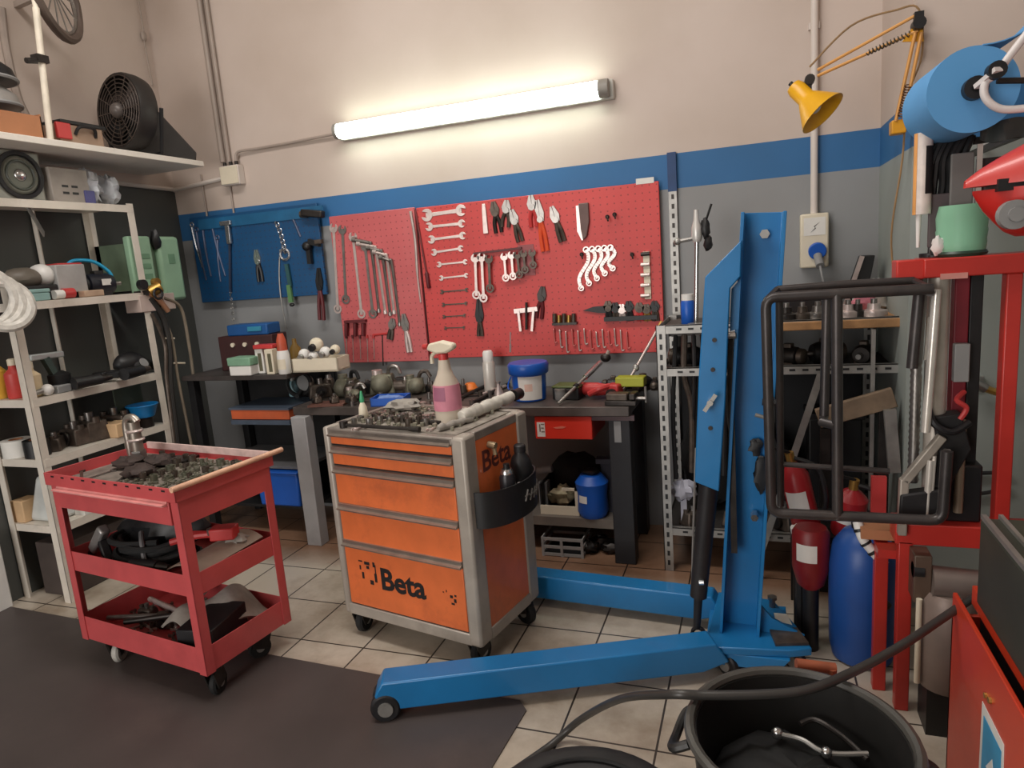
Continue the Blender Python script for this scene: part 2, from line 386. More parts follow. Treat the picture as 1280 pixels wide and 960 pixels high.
P(pl, 'plug_cord', MB().curve([(0.02, -0.15, 0.01), (0.03, -0.17, -0.05), (0.05, -0.15, -0.12), (0.06, -0.12, -0.2)], 0.006, 8), PLGREY)

# fluorescent lamp
tl = PY(424, 163.5, YW-0.07); tr = PY(749, 112.5, YW-0.07); tz = (tl.z+tr.z)/2
fl = T('fluorescent_lamp', 'lit white fluorescent tube lamp on the wall above the red pegboard', 'lamp', ((tl.x+tr.x)/2, YW, tz-.05))
TUBE = mat('lit_tube', (255, 255, 255), 0.4, 0, 0.0, 1, emit=((238, 255, 240), 11.5))
P(fl, 'housing', MB().lohi((tl.x-0.02, YW-0.045, tz-0.05), (tr.x+0.07, YW+.0005, tz+0.05)), mat('lamp_housing', (206, 204, 196), .5), bev=.006, world=True)
P(fl, 'diffuser', MB().cyl((tl.x, YW-0.075, tz), (tr.x, YW-0.075, tz), 0.043, n=20), TUBE, world=True)
for x, nm in ((tl.x-0.022, 0), (tr.x+0.0, 1)):
    P(fl, 'end_cap', MB().cyl((x, YW-0.075, tz), (x+0.022+0.03*nm, YW-0.075, tz), 0.046, n=20), mat('lamp_cap', (150, 146, 138), .5), world=True)
# ================================================================== BIG EQUIPMENT
X, Y, Z = Vector((1, 0, 0)), Vector((0, 1, 0)), Vector((0, 0, 1))
def caster(root, x, y, ztop, r, wheel_m=RUBBER, fork_m=DARKSTEEL, ang=0.0, w=0.03):
    d = Vector((math.cos(ang), math.sin(ang), 0)); n = Vector((-d.y, d.x, 0)); c = Vector((x, y, r))-d*0.02
    m = MB().cyl((x, y, ztop), (x, y, ztop-0.012), 0.035, n=12)
    for s in (-1, 1):
        m.bar(c+n*(s*(w/2+.006)), Vector((x, y, ztop-0.01))+n*(s*(w/2+.006)), 0.006, 0.066, up=d)
    f = P(root, 'caster', m, fork_m)
    wh = MB().lathe(c-n*(w/2), [(r*.3, 0), (r*.86, 0), (r, w*.25), (r, w*.75), (r*.86, w), (r*.3, w)], 20, n)
    P(f, 'wheel', wh, wheel_m)
    P(f, 'hub', MB().cyl(c-n*(w/2+.004), c+n*(w/2+.004), r*.36, n=12), PLGREY if wheel_m is not RUBBER else GALV)

# ---------------------------------------------------------------- orange tool chest
CH_L, CH_A = Vector((-1.755, 2.378, 0)), R(-11.5)
ch = T('tool_chest', 'orange five-drawer roller tool chest with grey posts in the middle of the floor', 'tool chest', CH_L, CH_A)
W_, D_, ZB, ZT = 0.739, 0.475, 0.11, 0.965
def CHP(x, y, z): return CH_L+Matrix.Rotation(CH_A, 3, 'Z') @ Vector((x, y, z))
for x, y, nm in ((0, 0, 0), (W_, 0, 1), (0, D_, 2), (W_, D_, 3)):
    m = MB()
    sx = 1 if x == 0 else -1; sy = 1 if y == 0 else -1
    wx = 0.062 if x > 0 else 0.036
    m.lohi((x, y, ZB), (x+sx*wx, y+sy*0.085, ZT+0.004))
    P(ch, 'corner_post', m, CHESTGREY, bev=0.012)
P(ch, 'side_panel', MB().lohi((W_-0.012, 0.08, ZB+.03), (W_-0.006, D_-0.08, ZT-.02)), ORANGE)
P(ch, 'side_panel', MB().lohi((0.006, 0.08, ZB+.03), (0.012, D_-0.08, ZT-.02)), ORANGE)
P(ch, 'back_panel', MB().lohi((0.03, D_-0.02, ZB+.03), (W_-.03, D_-0.012, ZT-.02)), ORANGE)
m = MB().lohi((0.03, 0.002, ZB), (W_-.05, 0.03, ZB+.05)).lohi((W_-.03, .08, ZB), (W_, D_-.08, ZB+.05)).lohi((0, .08, ZB), (.03, D_-.08, ZB+.05)).lohi((0.03, D_-.03, ZB), (W_-.05, D_-.002, ZB+.05)).lohi((.02, .02, ZB+.01), (W_-.02, D_-.02, ZB+.03))
P(ch, 'base_frame', m, CHESTGREY, bev=0.004)
m = MB().lohi((0.03, 0.03, ZT-0.03), (W_-0.03, D_-0.03, ZT-.002))
m.lohi((0.03, 0.0, ZT-.028), (W_-.05, 0.03, ZT+.002)).lohi((0.03, D_-.03, ZT-.03), (W_-.03, D_, ZT+.006)).lohi((W_-.028, .08, ZT-.03), (W_-.004, D_-.08, ZT+.006)).lohi((.004, .08, ZT-.03), (.028, D_-.08, ZT+.006))
P(ch, 'worktop', m, mat('chest_top', (150, 142, 134), .4, .3, .25, 12, .5, (70, 62, 56)), bev=0.004)
P(ch, 'top_mat', MB().lohi((0.06, 0.05, ZT-.002), (W_-.06, D_-.05, ZT+.003)), mat('grey_top_mat', (150, 142, 132), .6, 0, .35, 22, .6, (60, 54, 50)))
HAND = mat('aluminium_handle', (172, 160, 150), .3, .75, .15, 14, .3, (90, 78, 70))
for z0, z1, zh in ((.896, .934, .934), (.806, .86, .86), (.632, .772, .772), (.463, .606, .606), (.165, .44, .44)):
    dr = P(ch, 'drawer', MB().lohi((0.04, 0.006, z0), (W_-.064, 0.06, z1)), ORANGE, bev=0.003)
    hm = MB().prism([(0, 0), (.024, 0), (.026, .006), (.012, .012), (.012, .026), (0, .03)], (0.04, 0.012, zh-.002), (0, -1, 0), (0, 0, 1), (W_-.104, 0, 0))
    P(dr, 'drawer_handle', hm, HAND)
    P(dr, 'drawer_gap', MB().lohi((0.04, 0.012, z0-.008), (W_-.064, .05, z0)), BLACK)
text(ch, 'lettering', 'Beta', 0.135, (0.232, 0.0052, 0.268), (1, 0, 0), (0, 0, 1), INK, bold=0.004)
# worn emblem left of the lettering: broken square of black patches, and faint marks on the right
m = MB()
for x, z, w, h in ((.115, .375, .022, .006), (.148, .37, .03, .014), (.158, .352, .016, .014), (.118, .345, .008, .02), (.196, .37, .012, .022), (.128, .31, .012, .03), (.20, .31, .014, .04), (.172, .285, .02, .02), (.206, .35, .006, .04)):
    m.box((x+w/2, 0.0056, z), (w, .0012, h), rz=0)
P(ch, 'worn_emblem', m, INK)
m = MB()
for x, z, w, h in ((.60, .305, .014, .012), (.618, .29, .012, .016), (.604, .275, .016, .008), (.622, .312, .01, .008), (.565, .318, .006, .004), (.582, .325, .004, .01)):
    m.box((x+w/2, 0.0056, z), (w, .0012, h))
P(ch, 'worn_mark', m, INK)
text(ch, 'side_lettering', 'Beta', 0.12, (W_-.0055, 0.115, 0.80), (0, 1, 0), (0, 0, 1), mat('faded_ink', (96, 44, 40), .6), bold=0.002)
for x, y, a in ((.05, .045, R(-80)), (W_-.06, .05, R(-95)), (.07, D_-.07, R(20)), (W_-.06, D_-.06, R(165))):
    caster(ch, x, y, ZB+.012, 0.054, ang=a, w=.036)
m = MB().cyl((.66, -.001, .0), (.66, .0, .0), .001, n=4)
# black curved bottle tray hung on the right side
tray = MB()
def tr_fn(u, v):
    a = -PI/2+PI*u
    y = 0.235+0.20*math.sin(a); x = W_-.012+0.012+0.115*math.cos(a)
    return (x, y, 0.60+0.145*v-0.0*u)
tray.sheet(tr_fn, 16, 2, 0.006)
tray.prism([(W_-.006, .035)]+[(W_+.112*math.cos(-PI/2+PI*k/14), .235+.197*math.sin(-PI/2+PI*k/14)) for k in range(15)], (0, 0, 0.60), X, Y, (0, 0, .008))
tr_ = P(ch, 'bottle_tray', tray, BLACK)
m = MB()
for k, (t, z) in enumerate([(.5, .68), (.56, .672), (.62, .67), (.68, .668), (.74, .676)]):
    a = -PI/2+PI*t
    c = Vector((W_+.116*math.cos(a), .235+.2*math.sin(a), z)); tdir = Vector((-math.sin(a)*.115, math.cos(a)*.2, 0)).normalized()
    m.bar(c-tdir*.014+Vector((0, 0, -.02)), c+tdir*.01+Vector((0, 0, .022)), .004, .008, up=(1, 0, 0)); m.bar(c-tdir*.012, c+tdir*.02, .004, .007, up=(1, 0, 0))
P(tr_, 'worn_lettering', m, mat('worn_print', (120, 116, 112), .6))
# bottles in the tray (things of their own)
b = T('spray_can', 'dark spray can with silver rim in the tray on the orange tool chest', 'spray can', CHP(W_+.052, .20, .611), CH_A)
P(b, 'can', MB().lathe((0, 0, 0), [(.030, 0), (.032, .006), (.032, .15), (.026, .168)], 18), mat('dark_can', (52, 50, 54), .35, .3, .2, 10))
P(b, 'rim', MB().lathe((0, 0, 0.165), [(.027, 0), (.027, .008), (.02, .02)], 18), CHROME)
P(b, 'nozzle', MB().cyl((0, 0, .184), (0, 0, .205), .013, n=12), BLACK)
b = T('oil_bottle', 'big black bottle in the tray on the side of the tool chest', 'bottle', CHP(W_+.05, .315, .611), CH_A)
P(b, 'body', MB().lathe((0, 0, 0), [(.04, 0), (.045, .01), (.045, .17), (.036, .2), (.024, .215), (.022, .225)], 18), BLACK)
P(b, 'cap', MB().lathe((0, 0, .223), [(.025, 0), (.025, .025), (.02, .03)], 16), MATTBLACK)
b = T('small_bottle', 'small white capped bottle between the two black containers in the chest tray', 'bottle', CHP(W_+.075, .258, .611), CH_A)
P(b, 'body', MB().lathe((0, 0, 0), [(.016, 0), (.018, .008), (.018, .07), (.01, .085)], 14), PLWHITE)
P(b, 'cap', MB().cyl((0, 0, .085), (0, 0, .11), .011, n=12), PLWHITE)
b = T('small_bottle', 'white nozzle bottle at the far end of the chest tray', 'bottle', CHP(W_+.03, .37, .611), CH_A)
P(b, 'body', MB().lathe((0, 0, 0), [(.014, 0), (.018, .008), (.018, .1), (.01, .12)], 14), PLWHITE)
P(b, 'cap', MB().cyl((0, 0, .12), (0, 0, .14), .01, n=12), PLWHITE)
b = S('air_fitting', 'small brass and grey air fitting on the upper side panel of the tool chest', 'fitting',
      MB().cyl(CHP(W_-.004, .17, .90), CHP(W_+.03, .17, .895), .014, n=10).cyl(CHP(W_+.02, .17, .90), CHP(W_+.025, .17, .86), .009, n=8), mat('fitting_metal', (170, 150, 120), .4, .6, .2, 20))

# ---------------------------------------------------------------- red trolley
TR_L, TR_A = Vector((-2.79, 1.91, 0)), R(-7.6)
tro = T('tool_trolley', 'red three-tier steel tool trolley on casters at the left', 'trolley', TR_L, TR_A)
TW, TD = .80, .44
def TRP(x, y, z): return TR_L+Matrix.Rotation(TR_A, 3, 'Z') @ Vector((x, y, z))
for x, y in ((0, 0), (TW, 0), (0, TD), (TW, TD)):
    sx = 1 if x == 0 else -1; sy = 1 if y == 0 else -1
    m = MB().lohi((x, y, .125), (x+sx*.042, y+sy*.005, .84)).lohi((x, y, .125), (x+sx*.005, y+sy*.042, .84))
    P(tro, 'leg', m, TRED, bev=.0015)
def traypart(z0, z1, nm, th=.004, lip=0.0):
    m = MB().lohi((.006, .006, z0), (TW-.006, TD-.006, z0+th))
    m.lohi((.005, .005, z0), (TW-.005, .009, z1)).lohi((.005, TD-.009, z0), (TW-.005, TD-.005, z1)).lohi((.005, .005, z0), (.009, TD-.005, z1)).lohi((TW-.009, .005, z0), (TW-.005, TD-.005, z1))
    if lip:
        m.lohi((.005, .005, z1-.004), (TW-.005, .005+lip, z1)).lohi((.005, TD-.005-lip, z1-.004), (TW-.005, TD-.005, z1)).lohi((.005, .005, z1-.004), (.005+lip, TD-.005, z1)).lohi((TW-.005-lip, .005, z1-.004), (TW-.005, TD-.005, z1))
    return P(tro, nm, m, TRED, bev=.0015)
traypart(.128, .235, 'bottom_tray')
traypart(.447, .535, 'middle_tray')
tp = MB().lohi((-.01, -.012, .832), (TW+.01, TD+.012, .838))
tp.lohi((-.012, -.014, .832), (TW+.012, -.009, .885)).lohi((-.012, TD+.009, .832), (TW+.012, TD+.014, .885)).lohi((-.012, -.014, .832), (-.007, TD+.014, .885)).lohi((TW+.007, -.014, .832), (TW+.012, TD+.014, .885))
top_t = P(tro, 'top_tray', tp, TRED, bev=.0015)
m = MB()
for k in range(11):                                # hook slots punched along the tray's front and back rims
    m.box((.05+.07*k, -.0145, .873), (.02, .001, .007)); m.box((.05+.07*k, TD+.0085, .873), (.02, .001, .007))
P(top_t, 'hook_slot', m, BLACK)
P(top_t, 'rim_handle', MB().cyl((TW+.02, -.03, .888), (TW+.02, TD+.06, .888), .011, n=10).lohi((TW+.006, -.012, .878), (TW+.022, TD+.012, .888)), mat('worn_cream_handle', (226, 180, 150), .45, 0, .2, 14, .4, (150, 60, 54)))
P(top_t, 'back_rim', MB().lohi((.0, TD+.006, .862), (TW, TD+.016, .892)), mat('worn_pink_rim', (224, 196, 190), .5, 0, .2, 20, .3, (150, 70, 70)))
dwr = P(tro, 'drawer', MB().lohi((.045, -.006, .735), (TW-.045, .02, .826)).lohi((.05, .02, .74), (TW-.05, TD-.05, .745)), TRED, bev=.003)
P(dwr, 'drawer_handle', MB().prism([(0, 0), (.022, .002), (.024, .008), (.02, .01), (.004, .009), (0, .02)], (.05, -.006, .812), (0, -1, 0), (0, 0, 1), (TW-.10, 0, 0)), mat('worn_pink_handle', (226, 150, 146), .4, 0, .2, 14))
P(tro, 'side_skirt', MB().lohi((TW-.004, .04, .735), (TW, TD-.04, .832)), TRED)
P(tro, 'side_skirt', MB().lohi((0, .04, .735), (.004, TD-.04, .832)), TRED)
for x, y, a, wm in ((.13, .06, R(-60), PLWHITE), (TW-.04, .055, R(-70), RUBBER), (.08, TD-.07, R(100), RUBBER), (TW-.075, TD-.10, R(60), RUBBER)):
    caster(tro, x, y, .128, .048, wm if wm is RUBBER else mat('pale_wheel', (186, 182, 174), .5), ang=a, w=.03)

# ---------------------------------------------------------------- blue lift
lf = T('hydraulic_lift', 'blue hydraulic floor lift with V-spread legs and tall mast', 'lift', (-0.08, 2.5, 0))
def leg(a, b, w=.10, zb=.045, zt=.155):
    a, b = Vector(a), Vector(b); d = (b-a).normalized(); n = Vector((-d.y, d.x, 0)); L = (b-a).length
    return MB().prism([(0, zb+.03), (.05, zt), (L-.03, zt), (L, zt-.05), (L-.02, zb), (.1, zb)], a-n*(w/2), d, Z, n*w)
na, nb = (-.13, 2.45, 0), (-1.325, 1.915, 0)
fa, fb = (-.14, 2.78, 0), (-1.25, 2.85, 0)
l1 = P(lf, 'leg', leg(na, nb), BLUE, world=True, bev=.006)
l2 = P(lf, 'leg', leg(fa, fb), BLUE, world=True, bev=.006)
def lwheel(parent, c, axis, r=.055, w=.05):
    c = Vector(c); n = Vector(axis).normalized()
    wq = P(parent, 'wheel', MB().lathe(c-n*(w/2), [(r*.3, 0), (r*.85, 0), (r, w*.2), (r, w*.8), (r*.85, w), (r*.3, w)], 22, n), MATTBLACK, world=True)
    P(parent, 'wheel_hub', MB().cyl(c-n*(w/2+.006), c+n*(w/2+.006), r*.5, n=16), GALV, world=True)
d1 = (Vector(nb)-Vector(na)).normalized(); n1 = Vector((-d1.y, d1.x, 0))
lwheel(l1, Vector(nb)-d1*.035+n1*.035+Z*.055, n1, .055, .04)
lwheel(l1, Vector(nb)-d1*.035-n1*.035+Z*.055, n1, .055, .04)
lwheel(l2, Vector(fb)+Vector((.04, -.035, .055)), (0, 1, 0), .055, .04)
# heel plate and gussets
P(lf, 'base_plate', MB().prism([(-.20, 2.40), (.10, 2.44), (.175, 2.47), (.13, 2.62), (.05, 2.81), (-.17, 2.84)], (0, 0, .10), X, Y, (0, 0, .03)), BLUE, world=True, bev=.004)
P(lf, 'cross_member', MB().prism([(-.20, .05), (.06, .05), (.10, .10), (-.20, .10)], (0, 2.42, 0), X, Z, (0, .40, 0)), BLUE, world=True, bev=.003)
P(lf, 'gusset', MB().prism([(.0, .13), (.155, .13), (.04, .19), (.0, .24)], (0, 2.55, 0), X, Z, (0, .012, 0)), BLUE, world=True)
P(lf, 'pallet_plate', MB().prism([(.05, 2.455), (.165, 2.485), (.13, 2.585), (.03, 2.56)], (0, 0, .131), X, Y, (0, 0, .012)), GREASY, world=True)
P(lf, 'paper_label', MB().prism([(.055, 2.64), (.115, 2.62), (.10, 2.70), (.05, 2.70)], (0, 0, .1305), X, Y, (0, 0, .001)), LABELW, world=True)
P(lf, 'bolt', MB().cyl((.045, 2.75, .13), (.045, 2.75, .165), .012, n=8).cyl((.045, 2.75, .165), (.045, 2.75, .175), .02, n=6), STEEL, world=True)
for cx, cy in ((.12, 2.52), (-.12, 2.80), (-.12, 2.44)):
    lwheel(lf, (cx, cy, .045), (.6, .8, 0), .045, .03)
# mast: a leaning channel open to the front
mb_, mt_ = Vector((-.08, 2.56, .10)), Vector((.026, 2.56, 1.70)); up = (mt_-mb_).normalized(); mx_ = up.cross(Y).normalized()*-1
mx_ = Vector((up.z, 0, -up.x)); L = (mt_-mb_).length; hw = .073
def mastpt(x, y, t): return mb_+mx_*x+Vector((0, y, 0))+up*t
ms = MB().prism([(-hw, 0), (-hw, -.10), (-hw+.012, -.10), (-hw+.012, -.012), (hw-.012, -.012), (hw-.012, -.10), (hw, -.10), (hw, 0)], mb_+Vector((0, .045, 0)), mx_, Y, up*L)
mast = P(lf, 'mast', ms, BLUE, world=True, bev=.002)
P(mast, 'bolt', MB().cyl(mastpt(.008, .035, 1.53), mastpt(.008, .01, 1.53), .017, n=6), GALV, world=True)
P(mast, 'bolt', MB().cyl(mastpt(.03, .02, .50), mastpt(.03, -.03, .50), .014, n=6), CHROME, world=True)
P(mast, 'grease_patch', MB().ball(mastpt(.045, .012, .66), (.03, .006, .07), 10, 8, noise=.35).ball(mastpt(.02, .012, .76), (.025, .006, .03), 10, 8, noise=.3), BLACK, world=True)
lt = P(mast, 'latch', MB().box(mastpt(.055, -.09, .93), (.035, .05, .08)).cyl(mastpt(.03, -.11, .96), mastpt(.09, -.11, .96), .012, n=10), BLACK, world=True)
P(lt, 'latch_tab', MB().box(mastpt(.05, -.118, .98), (.016, .014, .03)), LIME, world=True)
P(lt, 'latch_pin', MB().cyl(mastpt(.01, -.118, .915), mastpt(.07, -.118, .90), .007, n=8), GALV, world=True)
# folded boom plate hanging in front of the mast's left flange
def bp_(x, y): p = PY(x, y, 2.47); return (p.x, p.z)
out_ = [bp_(927, 300), bp_(882, 346), bp_(874, 470), bp_(869, 600), bp_(899, 612), bp_(907, 500), bp_(911, 400), bp_(913, 360), bp_(926, 345)]
boom = P(lf, 'boom', MB().prism(out_, (0, 2.445, 0), X, Z, (0, .055, 0)), BLUE, world=True, bev=.004)
inn = [bp_(926, 348), bp_(914, 362), bp_(912, 415), bp_(923, 412)]
P(boom, 'boom_web', MB().prism(inn, (0, 2.49, 0), X, Z, (0, .012, 0)), BLUE, world=True)
for (x, y) in ((893, 425), (891, 462), (888, 535)):
    p = PY(x, y, 2.445); P(boom, 'bolt_hole', MB().cyl((p.x, 2.446, p.z), (p.x, 2.441, p.z), .008, n=10), DARKSTEEL, world=True)
p = PY(888, 502, 2.43)
P(boom, 'handle', MB().cyl((p.x, 2.45, p.z), (p.x, 2.40, p.z), .011, n=8).bar((p.x+.02, 2.41, p.z+.03), (p.x-.02, 2.41, p.z-.03), .012, .014), CHROME, world=True)
rt, rb = PY(886, 605, 2.5), PY(873, 745, 2.5); re_ = PY(871, 785, 2.5)
ram = P(lf, 'hydraulic_ram', MB().cyl(rt, rb, .036, .032, n=18).cyl(rb, re_, .017, .014, n=14).torus(re_+Vector((.005, 0, -.02)), (0, 1, 0), .022, .008, 14, 6), MATTBLACK, world=True)
P(ram, 'ram_bolt', MB().cyl(PY(874, 728, 2.46), PY(880, 728, 2.46), .010, n=8), CHROME, world=True)
P(lf, 'ram_hose', MB().curve([PY(870, 560, 2.5), PY(868, 620, 2.5), PY(866, 690, 2.5), PY(865, 740, 2.5)], .0045, 6), GALV, world=True)
P(lf, 'ram_link', MB().bar(PY(912, 415, 2.53), PY(918, 690, 2.53), .022, .022), DARKSTEEL, world=True)
p = PY(912, 420, 2.5)
P(lf, 'ram_pin', MB().cyl((p.x-.02, 2.5, p.z), (p.x+.02, 2.5, p.z), .012, n=8), CHROME, world=True)

# ---------------------------------------------------------------- red spring compressor
pr_ = T('spring_compressor', 'red frame spring compressor press with a black tube guard cage', 'press', (.55, 2.4, 0))
def p35(x, y, Yp=2.36): return PY(x, y, Yp)
ZTB = 1.512
P(pr_, 'top_beam', MB().lohi((.40, 2.36, 1.452), (.475, 2.44, ZTB)).lohi((.472, 2.355, 1.455), (1.10, 2.50, ZTB)), RED, world=True, bev=.004)
P(pr_, 'worn_edge', MB().lohi((.515, 2.352, 1.449), (.585, 2.357, 1.466)), mat('chipped_paint', (220, 150, 140), .6), world=True)
for x0, x1, mt2, y0 in ((.572, .612, mat('dark_red_paint', (120, 26, 40), .45, 0, .2, 6), 2.43), (.688, .728, RED, 2.37)):
    P(pr_, 'post', MB().lohi((x0, y0, .66), (x1, y0+.05, 1.455)), mt2, world=True, bev=.004)
P(pr_, 'post', MB().lohi((.615, 2.44, .62), (.65, 2.50, 1.455)), BLACK, world=True, bev=.003)
P(pr_, 'lower_beam', MB().lohi((.415, 2.36, .60), (1.10, 2.46, .672)), RED, world=True, bev=.004)
for x0, y0 in ((.425, 2.36), (.372, 2.46), (1.02, 2.36), (1.02, 2.5)):
    P(pr_, 'leg', MB().lohi((x0, y0, 0), (x0+.042, y0+.042, .61 if x0 > .4 else .56)), RED, world=True, bev=.003)
P(pr_, 'leg_tie', MB().lohi((.372, 2.40, .53), (.467, 2.47, .56)), RED, world=True)
# column, screw and carriage
P(pr_, 'column', MB().cyl((.525, 2.41, .66), (.525, 2.41, 1.46), .030, n=20), mat('steel_column', (196, 188, 178), .35, .35, .2, 8, .3, (90, 80, 72)), world=True)
P(pr_, 'column', MB().cyl((.468, 2.40, 1.19), (.475, 2.40, 1.46), .017, n=16), mat('grey_tube', (136, 134, 130), .4, .3, .15, 8), world=True)
P(pr_, 'lead_screw', MB().lathe((.468, 2.40, .80), [(.014+(.003 if k % 2 else 0), k*.01) for k in range(40)], 12), STEEL, world=True)
P(pr_, 'slotted_bar', MB().lohi((.496, 2.42, 1.0), (.506, 2.43, 1.43)), GALV, world=True)
def px(x, y, Yp=2.38): return PY(x, y, Yp)
P(pr_, 'guide_rod', MB().cyl(px(1171, 362, 2.33), px(1157, 540, 2.33), .013, n=12), mat('rod_bright', (226, 220, 212), .25, .4), world=True)
P(pr_, 'carriage_arm', MB().bar(px(1178, 545, 2.35), px(1130, 602, 2.35), .03, .026).bar(px(1130, 598, 2.35), px(1127, 668, 2.35), .026, .03), mat('arm_grey', (170, 162, 152), .4, .3, .2, 12), world=True, bev=.004)
P(pr_, 'carriage', MB().prism([px(1165, 520).xz, px(1200, 515).xz, px(1212, 560).xz, px(1180, 615).xz, px(1160, 620).xz, px(1172, 565).xz], (0, 2.36, 0), X, Z, (0, .06, 0)), MATTBLACK, world=True, bev=.004)
P(pr_, 'carriage_hook', MB().curve([px(1160, 508, 2.36), px(1168, 530, 2.34), px(1190, 540, 2.34), px(1212, 528, 2.36)], .011, 8), MATTBLACK, world=True)
P(pr_, 'red_clip', MB().curve([px(1205, 490, 2.40), px(1196, 500, 2.36), px(1208, 510, 2.36), px(1200, 524, 2.36)], .008, 8), REDPL, world=True)
for xa, ya, xb, yb, r_ in ((1163, 575, 1158, 642, .011), (1168, 570, 1163, 640, .006), (1184, 562, 1180, 640, .010)):
    P(pr_, 'spring_rod', MB().cyl(px(xa, ya, 2.34), px(xb, yb, 2.34), r_, n=10), mat('rod_bright', (226, 220, 212), .25, .4), world=True)
P(pr_, 'lower_jaw', MB().prism([px(1122, 612).xz, px(1172, 606).xz, px(1176, 636).xz, px(1120, 640).xz], (0, 2.33, 0), X, Z, (0, .05, 0)), MATTBLACK, world=True, bev=.006)
P(pr_, 'guide_strip', MB().bar(px(1163, 396, 2.40), px(1158, 450, 2.40), .016, .008), mat('rod_bright', (226, 220, 212), .25, .4), world=True)
P(pr_, 'guide_block', MB().lohi(px(1192, 478, 2.40), px(1210, 428, 2.43)), PLGREY, world=True, bev=.003)
P(pr_, 'rear_rod', MB().cyl(px(1202, 525, 2.40), px(1197, 640, 2.40), .014, n=10), mat('rod_tan', (168, 150, 130), .4, .3), world=True)
P(pr_, 'rear_rod', MB().cyl(px(1147, 470, 2.42), px(1140, 600, 2.42), .012, n=10), mat('rod_tan', (168, 150, 130), .4, .3), world=True)
P(pr_, 'drive_box', MB().lohi((.535, 2.40, .672), (.66, 2.52, .86)), BLACK, world=True, bev=.006)
P(pr_, 'bracket', MB().lohi((.355, 2.44, .66), (.40, 2.46, .80)), REDPL, world=True)
# guard cage of black tube: front loop and back loop joined at the corners
cg = MB(); yf, yb = 2.27, 2.36
def arm_loop(px5, Yp, r, k=.035):
    q = [PY(x, y, Yp) for x, y in px5]; pts = [q[0]]
    for i in range(1, len(q)-1):
        a, c, b = q[i-1], q[i], q[i+1]; da = (a-c).normalized(); db = (b-c).normalized()
        for t in range(5):
            u = t/4; p0, p1, p2 = c+da*k, c, c+db*k
            pts.append(p0*(1-u)**2+p1*2*u*(1-u)+p2*u*u)
    return MB().tube(pts+[q[-1]], r, 10)
def loop(px4, Yp, r, k=.035):
    pts = []
    q4 = [PY(x, y, Yp) for x, y in px4]
    for i, c in enumerate(q4):
        a, b = q4[i-1], q4[(i+1) % 4]; da = (a-c).normalized(); db = (b-c).normalized()
        for t in range(5):
            u = t/4; p0, p1, p2 = c+da*k, c, c+db*k
            pts.append(p0*(1-u)**2+p1*2*u*(1-u)+p2*u*u)
    return MB().tube(pts, r, 10, True)
TUBEM = mat('guard_tube', (70, 66, 66), .38, .5, .25, 10, .35, (120, 108, 100))
cage = P(pr_, 'guard_cage', arm_loop([(1166, 361), (957, 372), (964, 641), (1178, 651), (1184, 564)], yf, .0165), TUBEM, world=True)
P(cage, 'cage_rail', MB().tube([PY(972, 362, yb), PY(1060, 355, yb), PY(1142, 351, yb)], .013, 10), TUBEM, world=True)
P(cage, 'cage_rail', MB().cyl(PY(974, 580, yb), PY(1112, 589, yb), .009, n=10), TUBEM, world=True)
P(cage, 'cage_bar', MB().cyl(PY(1046, 366, yf), PY(1047, 648, yf), .0165, n=12), TUBEM, world=True)
P(cage, 'cage_bar', MB().tube([PY(1034, 362, yb), PY(1030, 520, yb), PY(1028, 528, yf+.02), PY(1044, 532, yf)], .0145, 10), TUBEM, world=True)
P(cage, 'cage_bar', MB().cyl(PY(974, 362, yb), PY(976, 632, yb), .012, n=10), TUBEM, world=True)
P(cage, 'cage_bar', MB().cyl(PY(1150, 356, yb), PY(1140, 460, yb), .0165, n=12), TUBEM, world=True)
P(cage, 'cage_stay', MB().cyl(PY(958, 376, yf), PY(972, 362, yb), .012, n=8), TUBEM, world=True)
P(cage, 'cage_stay', MB().cyl(PY(1163, 361, yf), PY(1142, 351, yb), .011, n=8), TUBEM, world=True)
P(cage, 'cage_hinge', MB().cyl(PY(1176, 640, yf), PY(1176, 640, 2.42), .012, n=8).cyl(PY(1163, 366, yf), (.50, 2.42, PY(1163, 366, yf).z), .012, n=8), TUBEM, world=True)

# ---------------------------------------------------------------- dark machine at right
mc = T('parts_washer', 'orange-red and dark green machine cabinet cut off at bottom right', 'machine', (.75, 1.6, 0))
mz1, mz2 = .60, .86
ORED = mat('machine_orange_red', (200, 62, 36), .38, 0, .12, 4, .25, (140, 40, 22), coat=.15)
P(mc, 'cabinet', MB().lohi((.505, .9, .04), (.517, 2.05, mz1)).lohi((.505, 2.035, .04), (1.3, 2.05, mz1-.06)), ORED, world=True, bev=.003)
P(mc, 'cabinet_core', MB().lohi((.56, .9, .06), (1.3, 2.0, mz1-.02)), BLACK, world=True)
P(mc, 'rim', MB().lohi((.545, .9, mz1-.02), (.56, 2.03, mz1+.035)), ORED, world=True, bev=.003)
P(mc, 'foot', MB().lohi((.52, 1.95, 0), (.57, 2.0, .06)).lohi((1.2, 1.95, 0), (1.25, 2.0, .06)), BLACK, world=True)
P(mc, 'hood', MB().lohi((.535, .9, mz1+.02), (1.3, 1.955, mz2)), mat('machine_dark_green', (58, 62, 54), .45, .1, .2, 5, .3, (90, 84, 74)), world=True, bev=.01)
P(mc, 'hood_rail', MB().lohi((.537, .9, mz2-.004), (.549, 1.955, mz2+.008)).lohi((.575, .9, mz2-.004), (.585, 1.955, mz2+.01)), GALV, world=True)
stk = P(mc, 'sticker', MB().prism([(1.575, .20), (1.755, .20), (1.755, .465), (1.60, .465)], (.5045, 0, 0), (0, 1, 0), (0, 0, 1), (-.0012, 0, 0)), LABELW, world=True)
P(stk, 'arrow_mark', MB().prism([(1.60, .22), (1.735, .22), (1.735, .44), (1.61, .44)], (.503, 0, 0), (0, 1, 0), (0, 0, 1), (-.001, 0, 0)), mat('sticker_blue', (52, 150, 196), .5), world=True)
